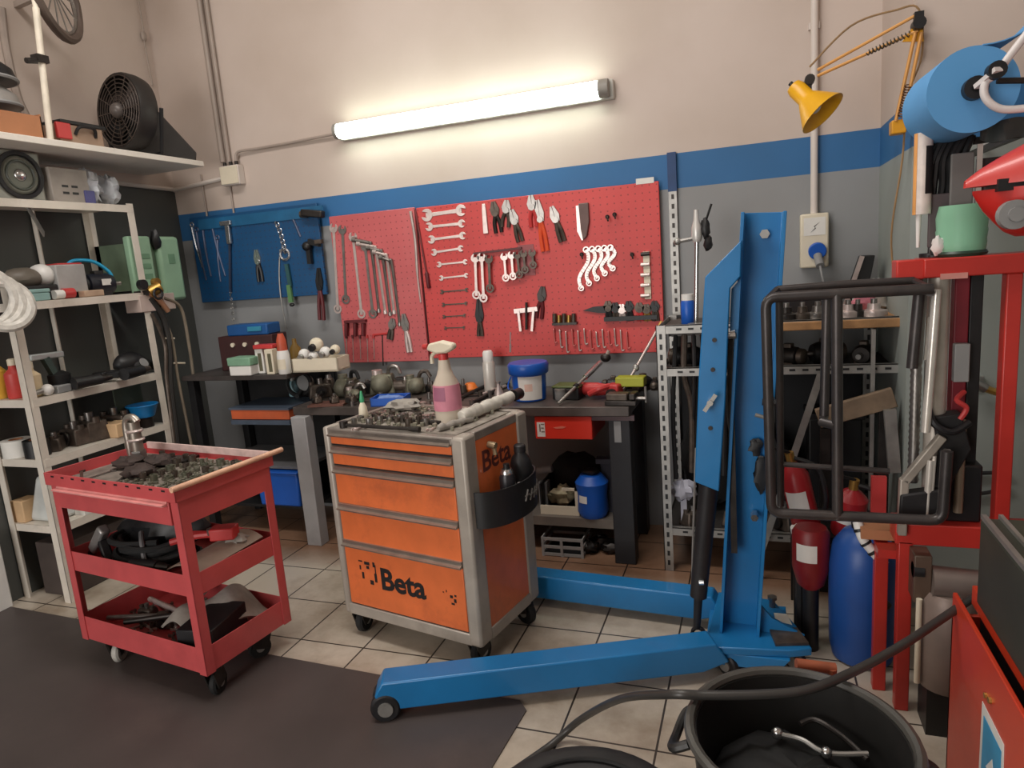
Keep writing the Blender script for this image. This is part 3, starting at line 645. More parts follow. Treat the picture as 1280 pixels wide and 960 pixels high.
P(stk, 'white_arrow', MB().prism([(1.625, .29), (1.66, .38), (1.70, .33), (1.685, .33), (1.685, .23), (1.65, .23), (1.65, .31)], (.5018, 0, 0), (0, 1, 0), (0, 0, 1), (-.0008, 0, 0)), LABELW, world=True)
P(mc, 'screw', MB().cyl((.505, 1.70, .505), (.499, 1.70, .505), .008, n=8).cyl((.505, 1.73, .497), (.499, 1.73, .497), .007, n=8), BRASS, world=True)
p = PZ(1272, 636, mz2+.03)
S('yellow_container', 'yellow plastic container on top of the dark machine at right edge', 'container', MB().lathe((.70, p.y+.02, mz2+.001), [(.05, 0), (.055, .01), (.055, .06), (.04, .08)], 16), mat('yellow_plastic', (226, 190, 30), .4))
# grey cylinders behind the machine
p = PY(1180, 845, 2.33)
cy = T('grey_canister', 'grey-brown upright canister with side motor behind the red press leg', 'canister', (.555, 2.30, 0))
P(cy, 'stand', MB().lohi((-.06, -.05, 0), (.07, .07, .16)), BLACK)
P(cy, 'drum', MB().lathe((0, 0, .15), [(.03, 0), (.075, .01), (.078, .02), (.078, .30), (.06, .33)], 22), mat('taupe_drum', (136, 120, 112), .45, .2, .15, 8, .3, (80, 70, 64)))
P(cy, 'pipe', MB().cyl((-.085, -.03, .17), (-.085, -.03, .46), .009, n=10), CREAM)
P(cy, 'motor', MB().cyl((-.05, 0, .51), (.14, 0, .50), .05, n=20), mat('taupe_motor', (128, 116, 110), .4, .3, .12, 8))
P(cy, 'motor_flange', MB().lohi((-.10, -.02, .44), (-.05, .06, .60)), mat('taupe_flange', (96, 78, 66), .5, .2), bev=.004)
P(cy, 'cap', MB().cyl((-.10, 0, .545), (-.07, 0, .545), .026, n=12), BLACK)

# ---------------------------------------------------------------- benches, racks, shelves
BT = .85
bn = T('workbench', 'long dark workbench along the back wall under the red pegboards', 'workbench', (-1.55, 3.3, 0))
P(bn, 'worktop', MB().lohi((-2.60, 3.27, BT-.05), (-.60, 3.83, BT)), mat('bench_top', (92, 84, 80), .45, .3, .3, 7, .5, (48, 42, 40)), world=True, bev=.004)
wl = P(bn, 'leg', MB().lohi((-2.585, 3.22, 0), (-2.485, 3.30, BT-.05)), mat('bench_leg_grey', (176, 176, 178), .5, .1, .1, 8, .3, (120, 116, 112)), world=True, bev=.004)
for x0, y0 in ((-.715, 3.30), (-.715, 3.70), (-2.58, 3.70), (-1.65, 3.70)):
    lg = P(bn, 'leg', MB().lohi((x0, y0, 0), (x0+.11, y0+.09, BT-.05)), mat('bench_leg_black', (36, 36, 40), .5, .1, .2, 8), world=True, bev=.004)
    if y0 == 3.30: P(lg, 'label_plate', MB().lohi((x0+.03, y0-.003, .66), (x0+.065, y0, .77)), PLGREY, world=True)
P(bn, 'lower_shelf', MB().lohi((-2.45, 3.36, .165), (-.72, 3.80, .215)), mat('bench_shelf', (120, 112, 104), .5, .2, .2, 8, .3, (70, 62, 58)), world=True)
P(bn, 'apron', MB().lohi((-.80, 3.29, .775), (-.58, 3.31, .80)), mat('bench_apron', (90, 70, 74), .5), world=True)
rd = P(bn, 'hanging_drawer', MB().lohi((-1.10, 3.285, .675), (-.795, 3.60, .797)), mat('drawer_red', (222, 56, 40), .4, 0, .08, 4), world=True, bev=.004)
P(rd, 'paper_label', MB().lohi((-1.088, 3.283, .688), (-1.045, 3.285, .765)), LABELW, world=True)
m = MB()
for x, z, w, h in ((-1.075, .735, .006, .04), (-1.065, .755, .018, .005), (-1.065, .735, .014, .005), (-1.065, .715, .018, .005)): m.lohi((x, 3.2818, z-h/2), (x+w, 3.283, z+h/2))
P(rd, 'label_print', m, mat('label_print_grey', (130, 110, 100), .6), world=True)
P(rd, 'pale_mark', MB().prism([(-1.0, .738), (-.955, .746), (-.93, .742), (-.945, .734), (-.985, .732)], (0, 3.284, 0), X, Z, (0, -.001, 0)), mat('pale_mark', (240, 130, 110), .5), world=True)

# left low table with drawers
lt_ = T('side_table', 'dark low side table below the blue pegboard with shelf and orange drawer', 'table', (-3.0, 3.3, 0))
P(lt_, 'tabletop', MB().lohi((-3.42, 3.28, 1.015), (-2.62, 3.80, 1.045)), mat('table_top_dark', (66, 60, 58), .5, .1, .3, 8), world=True, bev=.003)
for x0, y0 in ((-3.40, 3.30), (-3.40, 3.72), (-2.68, 3.72)):
    P(lt_, 'leg', MB().lohi((x0, y0, 0), (x0+.05, y0+.05, 1.015)), BLACK, world=True)
P(lt_, 'drawer', MB().lohi((-3.09, 3.30, .765), (-2.655, 3.62, .832)), mat('drawer_orange', (196, 92, 52), .5, 0, .2, 7, .4, (120, 80, 60)), world=True, bev=.003)
P(lt_, 'drawer_ledge', MB().lohi((-3.10, 3.295, .825), (-2.65, 3.62, .838)).lohi((-3.09, 3.29, .735), (-2.65, 3.62, .762)), mat('ledge_slate', (72, 84, 100), .5), world=True)
P(lt_, 'lower_shelf', MB().lohi((-3.38, 3.34, .44), (-2.63, 3.80, .46)), mat('ledge_grey', (110, 110, 112), .5), world=True)
P(lt_, 'back_panel', MB().lohi((-3.40, 3.78, .05), (-2.63, 3.80, 1.01)), BLACK, world=True)
bb = T('blue_bin', 'blue plastic bin standing on the shelf under the side table', 'bin', (-2.83, 3.42, .461))
bb.location.z = .20
P(lt_, 'bottom_shelf', MB().lohi((-3.38, 3.34, .18), (-2.63, 3.80, .199)), BLACK, world=True)
P(bb, 'body', MB().box((0, 0, .11), (.30, .2, .22), taper=1.08), BRIGHTBLUE, bev=.012)
P(bb, 'rim', MB().box((0, 0, .222), (.335, .235, .016)), BRIGHTBLUE, bev=.006)

# slotted angle rack on the right of the bench
rk = T('slotted_rack', 'slotted steel angle rack between the bench and the blue lift', 'rack', (.1, 3.5, 0))
def slot_post(root, x, y, z0, z1, m=GALV, w=.045, flip=1, step=.05):
    q = P(root, 'post', MB().lohi((x, y, z0), (x+w, y+.004, z1)).lohi((x if flip > 0 else x+w-.004, y, z0), (x+.004 if flip > 0 else x+w, y+w, z1)), m, world=True)
    h = MB(); z = z0+.03
    while z < z1-.02:
        h.lohi((x+w*.36, y-.0012, z), (x+w*.64, y-.0002, z+step*.52)); z += step
    P(q, 'slots', h, BLACK, world=True, kind='stuff')
    return q
slot_post(rk, -.455, 3.27, 0, 1.245)
slot_post(rk, .60, 3.27, 0, 1.245, flip=-1)
slot_post(rk, -.455, 3.76, 0, 1.245); slot_post(rk, .50, 3.76, 0, 1.245, flip=-1)
for z, nm in ((1.205, 'cross_bar'), (1.0, 'cross_bar'), (.19, 'cross_bar')):
    cb = P(rk, nm, MB().lohi((-.42, 3.274, z), (.62, 3.279, z+.04)).lohi((-.42, 3.274, z+.036), (.62, 3.30, z+.04)), GALV, world=True)
    h = MB()
    for k in range(18): h.lohi((-.36+.055*k, 3.2728, z+.015), (-.335+.055*k, 3.2738, z+.025))
    P(cb, 'slots', h, BLACK, world=True, kind='stuff')
    P(rk, 'side_bar', MB().lohi((-.45, 3.28, z), (-.446, 3.78, z+.035)), GALV, world=True)
P(rk, 'shelf_board', MB().lohi((-.44, 3.28, 1.205), (.06, 3.80, 1.222)), mat('shelf_dark', (84, 74, 70), .6, .1, .3, 9), world=True)
P(rk, 'shelf_board', MB().lohi((.06, 3.26, 1.20), (.61, 3.80, 1.238)), WOOD, world=True, bev=.004)
P(rk, 'shelf_board', MB().lohi((-.44, 3.30, 1.0), (.60, 3.80, 1.012)), mat('shelf_dark2', (60, 56, 54), .6, .1, .3, 9), world=True)
P(rk, 'shelf_board', MB().lohi((-.44, 3.30, .20), (.60, 3.80, .215)), mat('shelf_dark2', (60, 56, 54), .6), world=True)
# upright wall rail right of the red board (blue where it crosses the stripe)
wr = T('wall_rail', 'slotted upright rail on the wall at the right edge of the red pegboard', 'rail', (PY(843, 300, YW).x, YW, 1.24))
x0 = PY(843, 300, YW).x
q = P(wr, 'rail', MB().lohi((x0-.02, YW-.025, 1.24), (x0+.022, YW, 1.90)), GALV, world=True)
q2 = P(wr, 'painted_top', MB().lohi((x0-.022, YW-.027, 1.90), (x0+.024, YW, 2.10)), mat('rail_blue', (24, 62, 110), .5), world=True)
h = MB()
for k in range(16): h.lohi((x0-.006, YW-.0262, 1.26+.05*k), (x0+.008, YW-.025, 1.285+.05*k))
P(q, 'slots', h, DARKSTEEL, world=True)

# left shelving unit along the left wall
XF = -3.43
sh = T('shelving_unit', 'white slotted metal shelving unit loaded with parts along the left wall', 'shelving', (-3.62, 2.75, 0))
SWHITE = mat('shelf_white', (224, 216, 204), .5, .1, .1, 8, .45, (150, 138, 122))
Y0, Y1 = 2.34, 3.13
def sh_post(x, y, z0, z1, wx, wy):
    P(sh, 'post', MB().lohi((x, y, z0), (x+wx, y+.004, z1)).lohi((x if wx > 0 else x-.004, y, z0), (x+.004 if wx > 0 else x, y+wy, z1)), SWHITE, world=True)
sh_post(XF, Y0-.01, 0, 1.70, -.048, .04)
sh_post(XF, Y1+.01, 0, 2.10, -.04, -.04)
sh_post(XW+.01, Y0-.01, 0, 2.10, .045, .04)
sh_post(XW+.01, Y1+.01, 0, 2.10, .04, -.04)
sh_post(XW+.012, 2.78, 0, 2.08, .035, .03)
levels = [2.09, 1.585, 1.10, .785, .425]
for z in levels:
    s_ = P(sh, 'shelf', MB().lohi((XW+.012, Y0, z-.012), (XF, Y1, z)), SWHITE, world=True)
    P(s_, 'shelf_lip', MB().lohi((XF-.003, Y0, z-.04), (XF+.002, Y1, z)).lohi((XW+.012, Y0-.002, z-.04), (XF, Y0+.002, z)), SWHITE, world=True)
a_, b_ = PX(34, 256, XF), PX(54, 288, XF-.12)
P(sh, 'brace', MB().bar((XF-.005, a_.y, 2.06), (XF-.12, b_.y, 1.93), .006, .035), GALV, world=True)
# high wall plank
hp = T('wall_plank', 'long pale plank shelf high on the left wall carrying the fan', 'shelf', (-3.55, 2.6, 2.34))
P(hp, 'board', MB().lohi((XW, 1.2, 2.342), (-3.3, 3.62, 2.375)), WHITE, world=True, bev=.003)
for yb_ in (1.5, 2.2):
    P(hp, 'bracket', MB().prism([(XW, 2.342), (-3.4, 2.342), (XW, 2.12)], (0, yb_, 0), X, Z, (0, .02, 0)), PLGREY, world=True)
# ================================================================== PEGBOARDS AND HANGING TOOLS
ORD = ['first', 'second', 'third', 'fourth', 'fifth', 'sixth', 'seventh', 'eighth', 'ninth', 'tenth', 'eleventh', 'twelfth', 'thirteenth', 'fourteenth']
YBD = 3.805
def B_(x, y, off=-0.001): return PY(x, y, YBD-off)
def peg_mat(name, rgb, dirt, drgb):
    m = mat(name, rgb, 0.5, 0, 0.12, 3, dirt, drgb)
    nt = m.node_tree; N = nt.nodes; L = nt.links; b = N['Principled BSDF']
    tc = N.new('ShaderNodeTexCoord'); mp = N.new('ShaderNodeMapping'); mp.inputs['Scale'].default_value = (26, 26, 26); L.new(tc.outputs['Object'], mp.inputs[0])
    sx = N.new('ShaderNodeSeparateXYZ'); L.new(mp.outputs[0], sx.inputs[0])
    def fr(o):
        f = N.new('ShaderNodeMath'); f.operation = 'FRACT'; L.new(o, f.inputs[0]); s = N.new('ShaderNodeMath'); s.operation = 'SUBTRACT'; L.new(f.outputs[0], s.inputs[0]); s.inputs[1].default_value = .5
        q = N.new('ShaderNodeMath'); q.operation = 'MULTIPLY'; L.new(s.outputs[0], q.inputs[0]); L.new(s.outputs[0], q.inputs[1]); return q.outputs[0]
    a = N.new('ShaderNodeMath'); a.operation = 'ADD'; L.new(fr(sx.outputs['X']), a.inputs[0]); L.new(fr(sx.outputs['Z']), a.inputs[1])
    lt = N.new('ShaderNodeMath'); lt.operation = 'LESS_THAN'; L.new(a.outputs[0], lt.inputs[0]); lt.inputs[1].default_value = .012
    mx = N.new('ShaderNodeMixRGB'); src = b.inputs['Base Color'].links[0].from_socket
    sc_ = N.new('ShaderNodeMath'); sc_.operation = 'MULTIPLY'; L.new(lt.outputs[0], sc_.inputs[0]); sc_.inputs[1].default_value = .55
    L.new(sc_.outputs[0], mx.inputs['Fac']); L.new(src, mx.inputs['Color1']); mx.inputs['Color2'].default_value = (*lin((70, 20, 22)), 1); L.new(mx.outputs['Color'], b.inputs['Base Color'])
    return m
PEGRED = peg_mat('pegboard_red', (206, 70, 68), .25, (200, 104, 102)); PEGPINK = peg_mat('pegboard_faded_red', (200, 96, 98), .6, (210, 138, 136)); PEGBLUE = peg_mat('pegboard_blue', (18, 76, 122), .6, (18, 38, 68))
def board(name, label, p0, p1, m, th=.022):
    a, b = PY(*p0, YBD), PY(*p1, YBD); zt, zb = max(a.z, b.z), min(a.z, b.z)
    t = T(name, label, 'pegboard', ((a.x+b.x)/2, YW, zb))
    P(t, 'panel', MB().lohi((a.x, YBD, zb), (b.x, YBD+th, zt)), m, world=True, bev=.003)
    s_ = MB().lohi((a.x+.04, YBD+th, zb+.05), (a.x+.07, YW-.001, zt-.05)); P(t, 'batten', s_, DARKSTEEL, world=True)
    P(t, 'batten', MB().lohi((b.x-.07, YBD+th, zb+.05), (b.x-.04, YW-.001, zt-.05)), DARKSTEEL, world=True)
    return t, a, b
board('red_pegboard', 'faded red pegboard on the left, crowded with hanging wrenches', (411, 271), (536.2, 451), PEGPINK)
rbt, ra, rb2 = board('red_pegboard', 'large bright red pegboard right of the faded one with sparse hand tools', (520, 260), (831, 440), PEGRED)
pz = PY(795, 228, YBD)
P(rbt, 'paper_label', MB().lohi((pz.x, YBD-.002, pz.z-.012), (pz.x+.095, YBD, pz.z+.018)), LABELW, world=True)
a, b = PY(236, 272, YBD), PY(409, 368, YBD)
bt_ = T('blue_pegboard', 'dark blue pegboard in the corner hung with assorted tools', 'pegboard', ((a.x+b.x)/2, YW, b.z))
P(bt_, 'panel', MB().lohi((a.x, YBD, b.z), (b.x, YBD+.02, 2.06)), PEGBLUE, world=True, bev=.003)
P(bt_, 'batten', MB().lohi((a.x+.05, YBD+.02, b.z+.05), (a.x+.08, YW-.001, 2.0)), DARKSTEEL, world=True)
P(bt_, 'batten', MB().lohi((b.x-.08, YBD+.02, b.z+.05), (b.x-.05, YW-.001, 2.0)), DARKSTEEL, world=True)

def axes2(p0, p1):
    u = (p1-p0); L = u.length; u = u/L; v = Vector((-u.z, 0, u.x)); return u, v, L
def c_head(mb, c, u, v, Rr, th, turn=0.0):
    """open jaw facing +u"""
    q = Matrix.Rotation(turn, 3, 'Y'); u = q @ u; v = q @ v
    pts = [(Rr*math.cos(a), Rr*math.sin(a)) for a in [R(28)+k*(2*PI-R(56))/14 for k in range(15)]]
    w = .42*Rr
    pts += [(Rr*.92, -w), (-.05*Rr, -w), (-.3*Rr, 0), (-.05*Rr, w), (Rr*.92, w)]
    mb.prism(pts, c, u, v, (0, -th, 0))
def ring_head(mb, c, u, v, Rr, th, n=16):
    r = Rr*.6
    A = [c+u*(Rr*math.cos(2*PI*k/n))+v*(Rr*math.sin(2*PI*k/n)) for k in range(n)]; Bq = [c+u*(r*math.cos(2*PI*k/n))+v*(r*math.sin(2*PI*k/n)) for k in range(n)]
    W = Vector((0, -th, 0)); V = A+Bq+[p+W for p in A]+[p+W for p in Bq]; F = []
    for k in range(n):
        j = (k+1) % n
        F += [(k, j, n+j, n+k), (2*n+k, 3*n+k, 3*n+j, 2*n+j), (k, 2*n+k, 2*n+j, j), (n+k, n+j, 3*n+j, 3*n+k)]
    mb.add(V, F)
def open_spanner(p0, p1, w, head=None, th=.007):
    u, v, L = axes2(p0, p1); h = head or w*1.35; mb = MB()
    mb.prism([(h*.8, -w*.42), (L*.5, -w*.34), (L-h*.8, -w*.42), (L-h*.8, w*.42), (L*.5, w*.34), (h*.8, w*.42)], p0, u, v, (0, -th*.7, 0))
    c_head(mb, p0+u*h, -u, v, h, th, R(15)); c_head(mb, p1-u*h*.9, u, v, h*.9, th, R(15))
    return mb
def combi_spanner(p0, p1, w, th=.007):
    u, v, L = axes2(p0, p1); h = w*1.25; mb = MB()
    mb.prism([(h*.8, -w*.42), (L*.5, -w*.34), (L-h*.8, -w*.42), (L-h*.8, w*.42), (L*.5, w*.34), (h*.8, w*.42)], p0, u, v, (0, -th*.7, 0))
    c_head(mb, p0+u*h, -u, v, h, th, R(12)); ring_head(mb, p1-u*h, u, v, h, th)
    return mb
def hook_peg(p):
    return MB()
# --- long wrenches on the faded board (left to right)
LW = [((417, 279), (423, 392)), ((428, 281), (433, 380)), ((441, 290), (453, 398)), ((456, 302), (467, 398))]
for i, (p, q) in enumerate(LW):
    S('combination_wrench', ORD[i]+' long combination wrench from the left edge of the faded red pegboard', 'wrench', combi_spanner(B_(*p), B_(*q), .024), STEEL if i % 2 else PALESTEEL, 'long wrenches on the faded board')
LS = [((464, 304), (474, 388), 20), ((470, 309), (482, 390), 20), ((478, 314), (488, 392), 16), ((484, 319), (493, 390), 14), ((490, 326), (500, 405), 12)]
for i, (p, q, w) in enumerate(LS):
    top, bot = B_(*p), B_(*q); side = B_(p[0]-w, p[1]-4)
    mb = MB().curve([side+Vector((0, -.012, 0)), top+Vector((-.012, -.012, .004)), top+Vector((.002, -.01, -.012)), (top+bot)/2, bot], .011, 8)
    mb.cyl(side+Vector((-.012, -.012, .003)), side+Vector((.014, -.012, 0)), .017, n=10).cyl(bot+Vector((0, 0, .01)), bot+Vector((0, 0, -.012)), .015, n=10)
    S('elbow_wrench', ORD[i]+' L-shaped socket wrench from the left in the stepped row on faded board', 'wrench', mb, PALESTEEL if i % 2 else STEEL, 'stepped L wrenches')
# open rings hung low: small shackles
for i, (x, y) in enumerate(((431, 372), (470, 392))):
    c = B_(x, y); S('key_ring', ['small dark ring hanging under the second long wrench', 'small dark ring hanging below the stepped L wrenches'][i], 'ring', MB().torus(c, (0, 1, 0), .014, .004, 14, 6), DARKSTEEL)
t = T('bit_rack', 'dark red rack of three sockets on the lower left of faded pegboard', 'rack', B_(444, 421, 0))
P(t, 'rail', MB().lohi(B_(430, 404, .03), B_(459, 399, .0)), mat('rack_maroon', (96, 28, 34), .5), world=True)
for x in (433, 444, 454):
    P(t, 'socket', MB().cyl(B_(x, 404, .016), B_(x, 420, .016), .013, n=12), mat('rack_maroon', (96, 28, 34), .5), world=True)
for i, x in enumerate((433, 441, 450, 459, 467)):
    p, q = B_(x, 423, .005), B_(x+1, 449+(i % 2)*3, .002)
    t = T('thin_screwdriver', ORD[i]+' thin rod-shafted screwdriver from left in bottom row of faded pegboard', 'screwdriver', q, 0, 'thin screwdrivers on the faded board')
    P(t, 'shaft', MB().cyl(p, q, .003, n=6), PALESTEEL, world=True); P(t, 'handle', MB().cyl(p+Z*.022, p, .008, n=8), mat('rack_maroon', (96, 28, 34), .5) if i < 3 else REDPL, world=True)
t = T('t_handle_wrench', 'T-handled hex wrench at the bottom middle of the faded red pegboard', 'wrench', B_(478, 457, 0))
P(t, 'shaft', MB().cyl(B_(478, 418), B_(479, 457), .005, n=8), DARKSTEEL, world=True); P(t, 'handle', MB().cyl(B_(466, 419), B_(491, 416), .008, n=8), REDPL, world=True)
def pliers(label, p, q, spread, grip, head=STEEL, group=None, k=.38, name='pliers'):
    """jaws up at p, grips down at q"""
    p, q = B_(*p, -.001), B_(*q, -.001); u, v, L = axes2(p, q); c = p+u*(L*k)
    t = T(name, label, 'pliers', (q.x, YBD, q.z), 0, group)
    j = MB()
    for s in (-1, 1):
        j.prism([(-L*k, s*.002), (-L*k, s*.012), (-L*.12, s*.028), (.01, s*.02), (.01, 0)], c, u, v, (0, -.012, 0))
    j.cyl(c+Vector((0, .001, 0)), c+Vector((0, -.018, 0)), .018, n=12)
    P(t, 'jaws', j, head, world=True)
    for s in (-1, 1):
        e = c+u*(L*(1-k))+v*(s*spread); mid = c+u*(L*.3)+v*(s*spread*.9)
        P(t, 'handle', MB().curve([c+Vector((0, -.006, 0)), mid+Vector((0, -.006, 0)), e+Vector((0, -.006, 0))], [.008]+[.012]*12, 8, 6), grip, world=True)
    return t
pliers('pale long-nosed pliers near the right edge of the faded pegboard', (505, 392), (513, 440), .012, PALESTEEL)
pliers('dark-jawed pliers at the lower right of the faded pegboard', (492, 398), (488, 424), .012, GREASY)
S('pry_bar', 'long pale bar hanging between the faded board and the spanner stack', 'bar', MB().curve([B_(513, 264, .006), B_(519, 300, .006), B_(522, 345, .005), B_(526, 378, .004)], [.009]*12+[.006]*7, 8), PALESTEEL)
t = T('long_screwdriver', 'long screwdriver with dark red handle left of the horizontal spanner stack', 'screwdriver', B_(538, 378, 0))
P(t, 'shaft', MB().cyl(B_(519, 262, .006), B_(533, 340, .006), .006, n=8), mat('rust_shaft', (120, 60, 62), .5, .4), world=True); P(t, 'handle', MB().lathe(B_(533, 340, .008), [(.007, 0), (.012, .01), (.012, .09), (.008, .10)], 10, (B_(539, 378)-B_(533, 340))), mat('rack_maroon', (96, 28, 34), .5), world=True)
# --- horizontal stack of open-ended spanners
st_ = [(527, 583, 270, 262, .030), (532, 582, 284, 279, .021), (535, 583, 300, 294, .020), (539, 580, 316, 310, .017), (546, 585, 331, 327, .014), (549, 586, 348, 344, .013), (550, 586, 365, 362, .011), (552, 585, 381, 379, .010), (553, 583, 396, 394, .009), (555, 582, 410, 409, .008)]
for i, (xa, xb, ya, yb, w) in enumerate(st_):
    S('open_end_spanner', ORD[i]+' open-ended spanner from the top of the horizontal stack on red pegboard', 'spanner', open_spanner(B_(xa, ya), B_(xb, yb), w*1.0, w*1.25), PALESTEEL if i < 6 else GREASY, 'horizontal spanner stack', bev=.001)
# --- top row of pliers and chisels
S('cold_chisel', 'bright flat chisel at the left of the top pliers row', 'chisel', MB().prism([(-.016, 0), (.016, 0), (.013, .13), (.009, .17), (-.009, .17), (-.013, .13)], B_(608, 292), X, Z, (0, -.012, 0)), PALESTEEL, bev=.002)
pliers('dark steel pliers next to the bright chisel in the top row', (617, 252), (624, 291), .018, DARKSTEEL, GREASY)
pliers('slip-joint pliers in the top row, left of the long shadowed water-pump pliers', (634, 250), (632, 284), .02, GREASY, STEEL)
pliers('long grey water-pump pliers ending the first cluster of the top row', (640, 262), (651, 302), .014, GREASY, STEEL)
pliers('pliers with orange grips hanging in the second cluster of the top row', (672, 250), (682, 314), .014, mat('orange_grip', (226, 84, 44), .5), STEEL)
pliers('pale-jawed pliers behind the orange-gripped pliers at the top of red board', (664, 244), (668, 284), .018, REDPL, STEEL)
pliers('grey adjustable pliers slanting right of the orange-gripped pliers', (690, 258), (704, 302), .013, GREASY, STEEL)
t = T('scraper_knife', 'tall grey sheathed blade hanging alone at the right of the top row', 'blade', B_(730, 300, 0))
P(t, 'blade', MB().prism([(-.042, .19), (-.042, .05), (-.02, .0), (-.012, 0), (-.02, .06), (-.026, .19)], B_(732, 300), X, Z, (0, -.012, 0)), PALESTEEL, world=True)
P(t, 'sheath', MB().prism([(-.026, .2), (-.02, .06), (-.01, 0), (.012, .02), (.03, .10), (.03, .2)], B_(732, 300), X, Z, (0, -.02, 0)), mat('sheath_grey', (112, 88, 84), .6), world=True, bev=.004)
# --- rack with hanging spanners in the middle row
t = T('spanner_rack', 'dark narrow rail holding the middle row of hanging spanners', 'rail', B_(640, 322, 0))
P(t, 'rail', MB().bar(B_(592, 317, .01), B_(652, 310, .01), .02, .012), mat('rack_brown', (92, 40, 42), .5), world=True)
MR = [(594, 317, 596, 374), (602, 316, 605, 378), (611, 318, 613, 366), (630, 316, 633, 352), (639, 314, 642, 350), (646, 314, 650, 348), (654, 312, 657, 342), (665, 311, 667, 336)]
for i, (xa, ya, xb, yb) in enumerate(MR):
    S('hanging_spanner', ORD[i]+' spanner from the left on the middle hanging rail of the red pegboard', 'spanner', combi_spanner(B_(xa, ya, .022), B_(xb, yb, .022), .021 if i < 3 else .018), PALESTEEL if i in (0, 1, 3, 4) else GREASY, 'middle rail spanners')
S('grease_card', 'small greyish-red card hanging at the right end of the middle spanner rail', 'card', MB().lohi(B_(650, 345, .004), B_(667, 305, .0)), mat('faded_card', (164, 96, 98), .7))
pliers('dark pipe wrench with pale grip hanging below the middle rail', (599, 374), (601, 420), .012, GREASY, BLACK, k=.55, name='pipe_wrench')
# --- S-shaped wrenches
for i in range(5):
    x0 = 733+7.6*i; y0 = 312-.6*i; x1 = x0-6+i*2.2; y1 = 360-6.2*i
    def pt(t):
        a = B_(x0, y0, .004); b = B_(x1, y1, .004); s = math.sin(t*2*PI)
        return a*(1-t)+b*t+Vector((.020*s, 0, 0))
    mb = MB(); pts = [pt(k/14) for k in range(15)]
    for k in range(14): mb.bar(pts[k], pts[k+1]+(pts[k+1]-pts[k])*.12, .010, .020, up=(1, 0, 0))
    ring_head(mb, pts[0], X, Z, .018, .012); ring_head(mb, pts[-1], X, Z, .017, .012)
    S('half_moon_wrench', ORD[i]+' S-curved pale wrench from the left in the fan of five', 'wrench', mb, PALESTEEL, 'fan of S-curved wrenches')
# socket strip
t = T('socket_strip', 'upright pale strip with clipped sockets near the right edge of red board', 'strip', B_(808, 376, 0))
P(t, 'strip', MB().lohi(B_(806, 374, .012), B_(812, 314, 0)), CREAM, world=True)
for k in range(5):
    P(t, 'socket', MB().cyl(B_(801, 318+13*k, .018), B_(812, 317+13*k, .018), .011, n=10), PALESTEEL if k else DARKSTEEL, world=True)
for i, (x, y) in enumerate(((759, 271), (768, 268), (790, 318), (727, 318))):
    S('wall_hook', ['dark empty hook right of the grey sheathed blade', 'dark empty hook further right in the top row of red board', 'dark empty hook left of the upright socket strip', 'small dark hook above the S-curved wrenches'][i], 'hook', MB().curve([B_(x, y, 0), B_(x, y, .03), B_(x+1, y+5, .035), B_(x+1, y+4, .04)], .0045, 6).cyl(B_(x, y, -.004), B_(x, y, .006), .012, n=8), DARKSTEEL)
# two-jaw puller
t = T('gear_puller', 'pale two-jaw gear puller hanging low on the red pegboard', 'puller', B_(657, 415, 0))
P(t, 'beam', MB().bar(B_(643, 389, .012), B_(672, 386, .012), .02, .026), PALESTEEL, world=True)
for x in (648, 667): P(t, 'jaw', MB().bar(B_(x, 388, .02), B_(x+(3 if x < 655 else -2), 414, .02), .014, .014), PALESTEEL, world=True)
P(t, 'screw', MB().cyl(B_(658, 378, .02), B_(658, 412, .02), .008, n=10), DARKSTEEL, world=True)
pliers('small dark red pliers above and right of the gear puller', (679, 358), (674, 398), .016, mat('rack_maroon', (96, 28, 34), .5), DARKSTEEL)
# socket tray and hex fan
t = T('socket_tray', 'brownish tray of small sockets in the middle of the lower red board', 'tray', B_(705, 407, 0))
P(t, 'tray', MB().lohi(B_(690, 407, .03), B_(722, 402, 0)), DARKSTEEL, world=True)
for k in range(5): P(t, 'socket', MB().cyl(B_(693+6*k, 403, .016), B_(693+6*k, 392+(k % 2)*2, .016), .012, n=10), BRASS if k % 2 else GREASY, world=True)
S('pointed_blade', 'pointed black blade lying horizontally left of the black tool rail', 'blade', MB().prism([(0, .0), (.06, .018), (.16, .022), (.16, -.022), (.09, -.018)], B_(729, 388), X, Z, (0, -.012, 0)), BLACK)
t = T('tool_rail', 'black rail holding a row of dark pliers at the lower right of the red board', 'rail', B_(795, 402, 0))
P(t, 'rail', MB().lohi(B_(755, 402, .03), B_(822, 393, 0)), BLACK, world=True)
for i, x in enumerate((760, 769, 777, 786, 799, 808, 818)):
    pliers(ORD[i]+' dark pliers from the left standing in the black tool rail', (x, 376+(i % 3)*2), (x+2, 401), .010, [BLACK, GREASY, PALESTEEL, BLACK, REDPL, BRASS, GREASY][i], [GREASY, BLACK, PALESTEEL, BLACK, GREASY, GREASY, BLACK][i], 'pliers in the black rail')
# row of hooks/rods along the bottom of the bright board
for i in range(13):
    x = 692+7.6*i; y = 412+(i*37 % 5); L_ = 16+(i*13 % 9)
    S('hook_tool', ORD[i]+' thin pale hook from the left in the bottom row of the red board', 'hook', MB().curve([B_(x, y, .004), B_(x, y, .016), B_(x+1, y+L_*.6, .012), B_(x+2, y+L_, .01), B_(x+5, y+L_-1, .01)], .0042, 6, 4), PALESTEEL if i % 3 else mat('pink_rod', (216, 120, 116), .5, .3), 'bottom row of thin hooks')
S('pick_tool', 'upright pale pick just above the blue bucket on the red board', 'pick', MB().cyl(B_(638, 415), B_(638, 440), .004, n=6).cyl(B_(638, 430), B_(638, 440), .007, n=6), PALESTEEL)

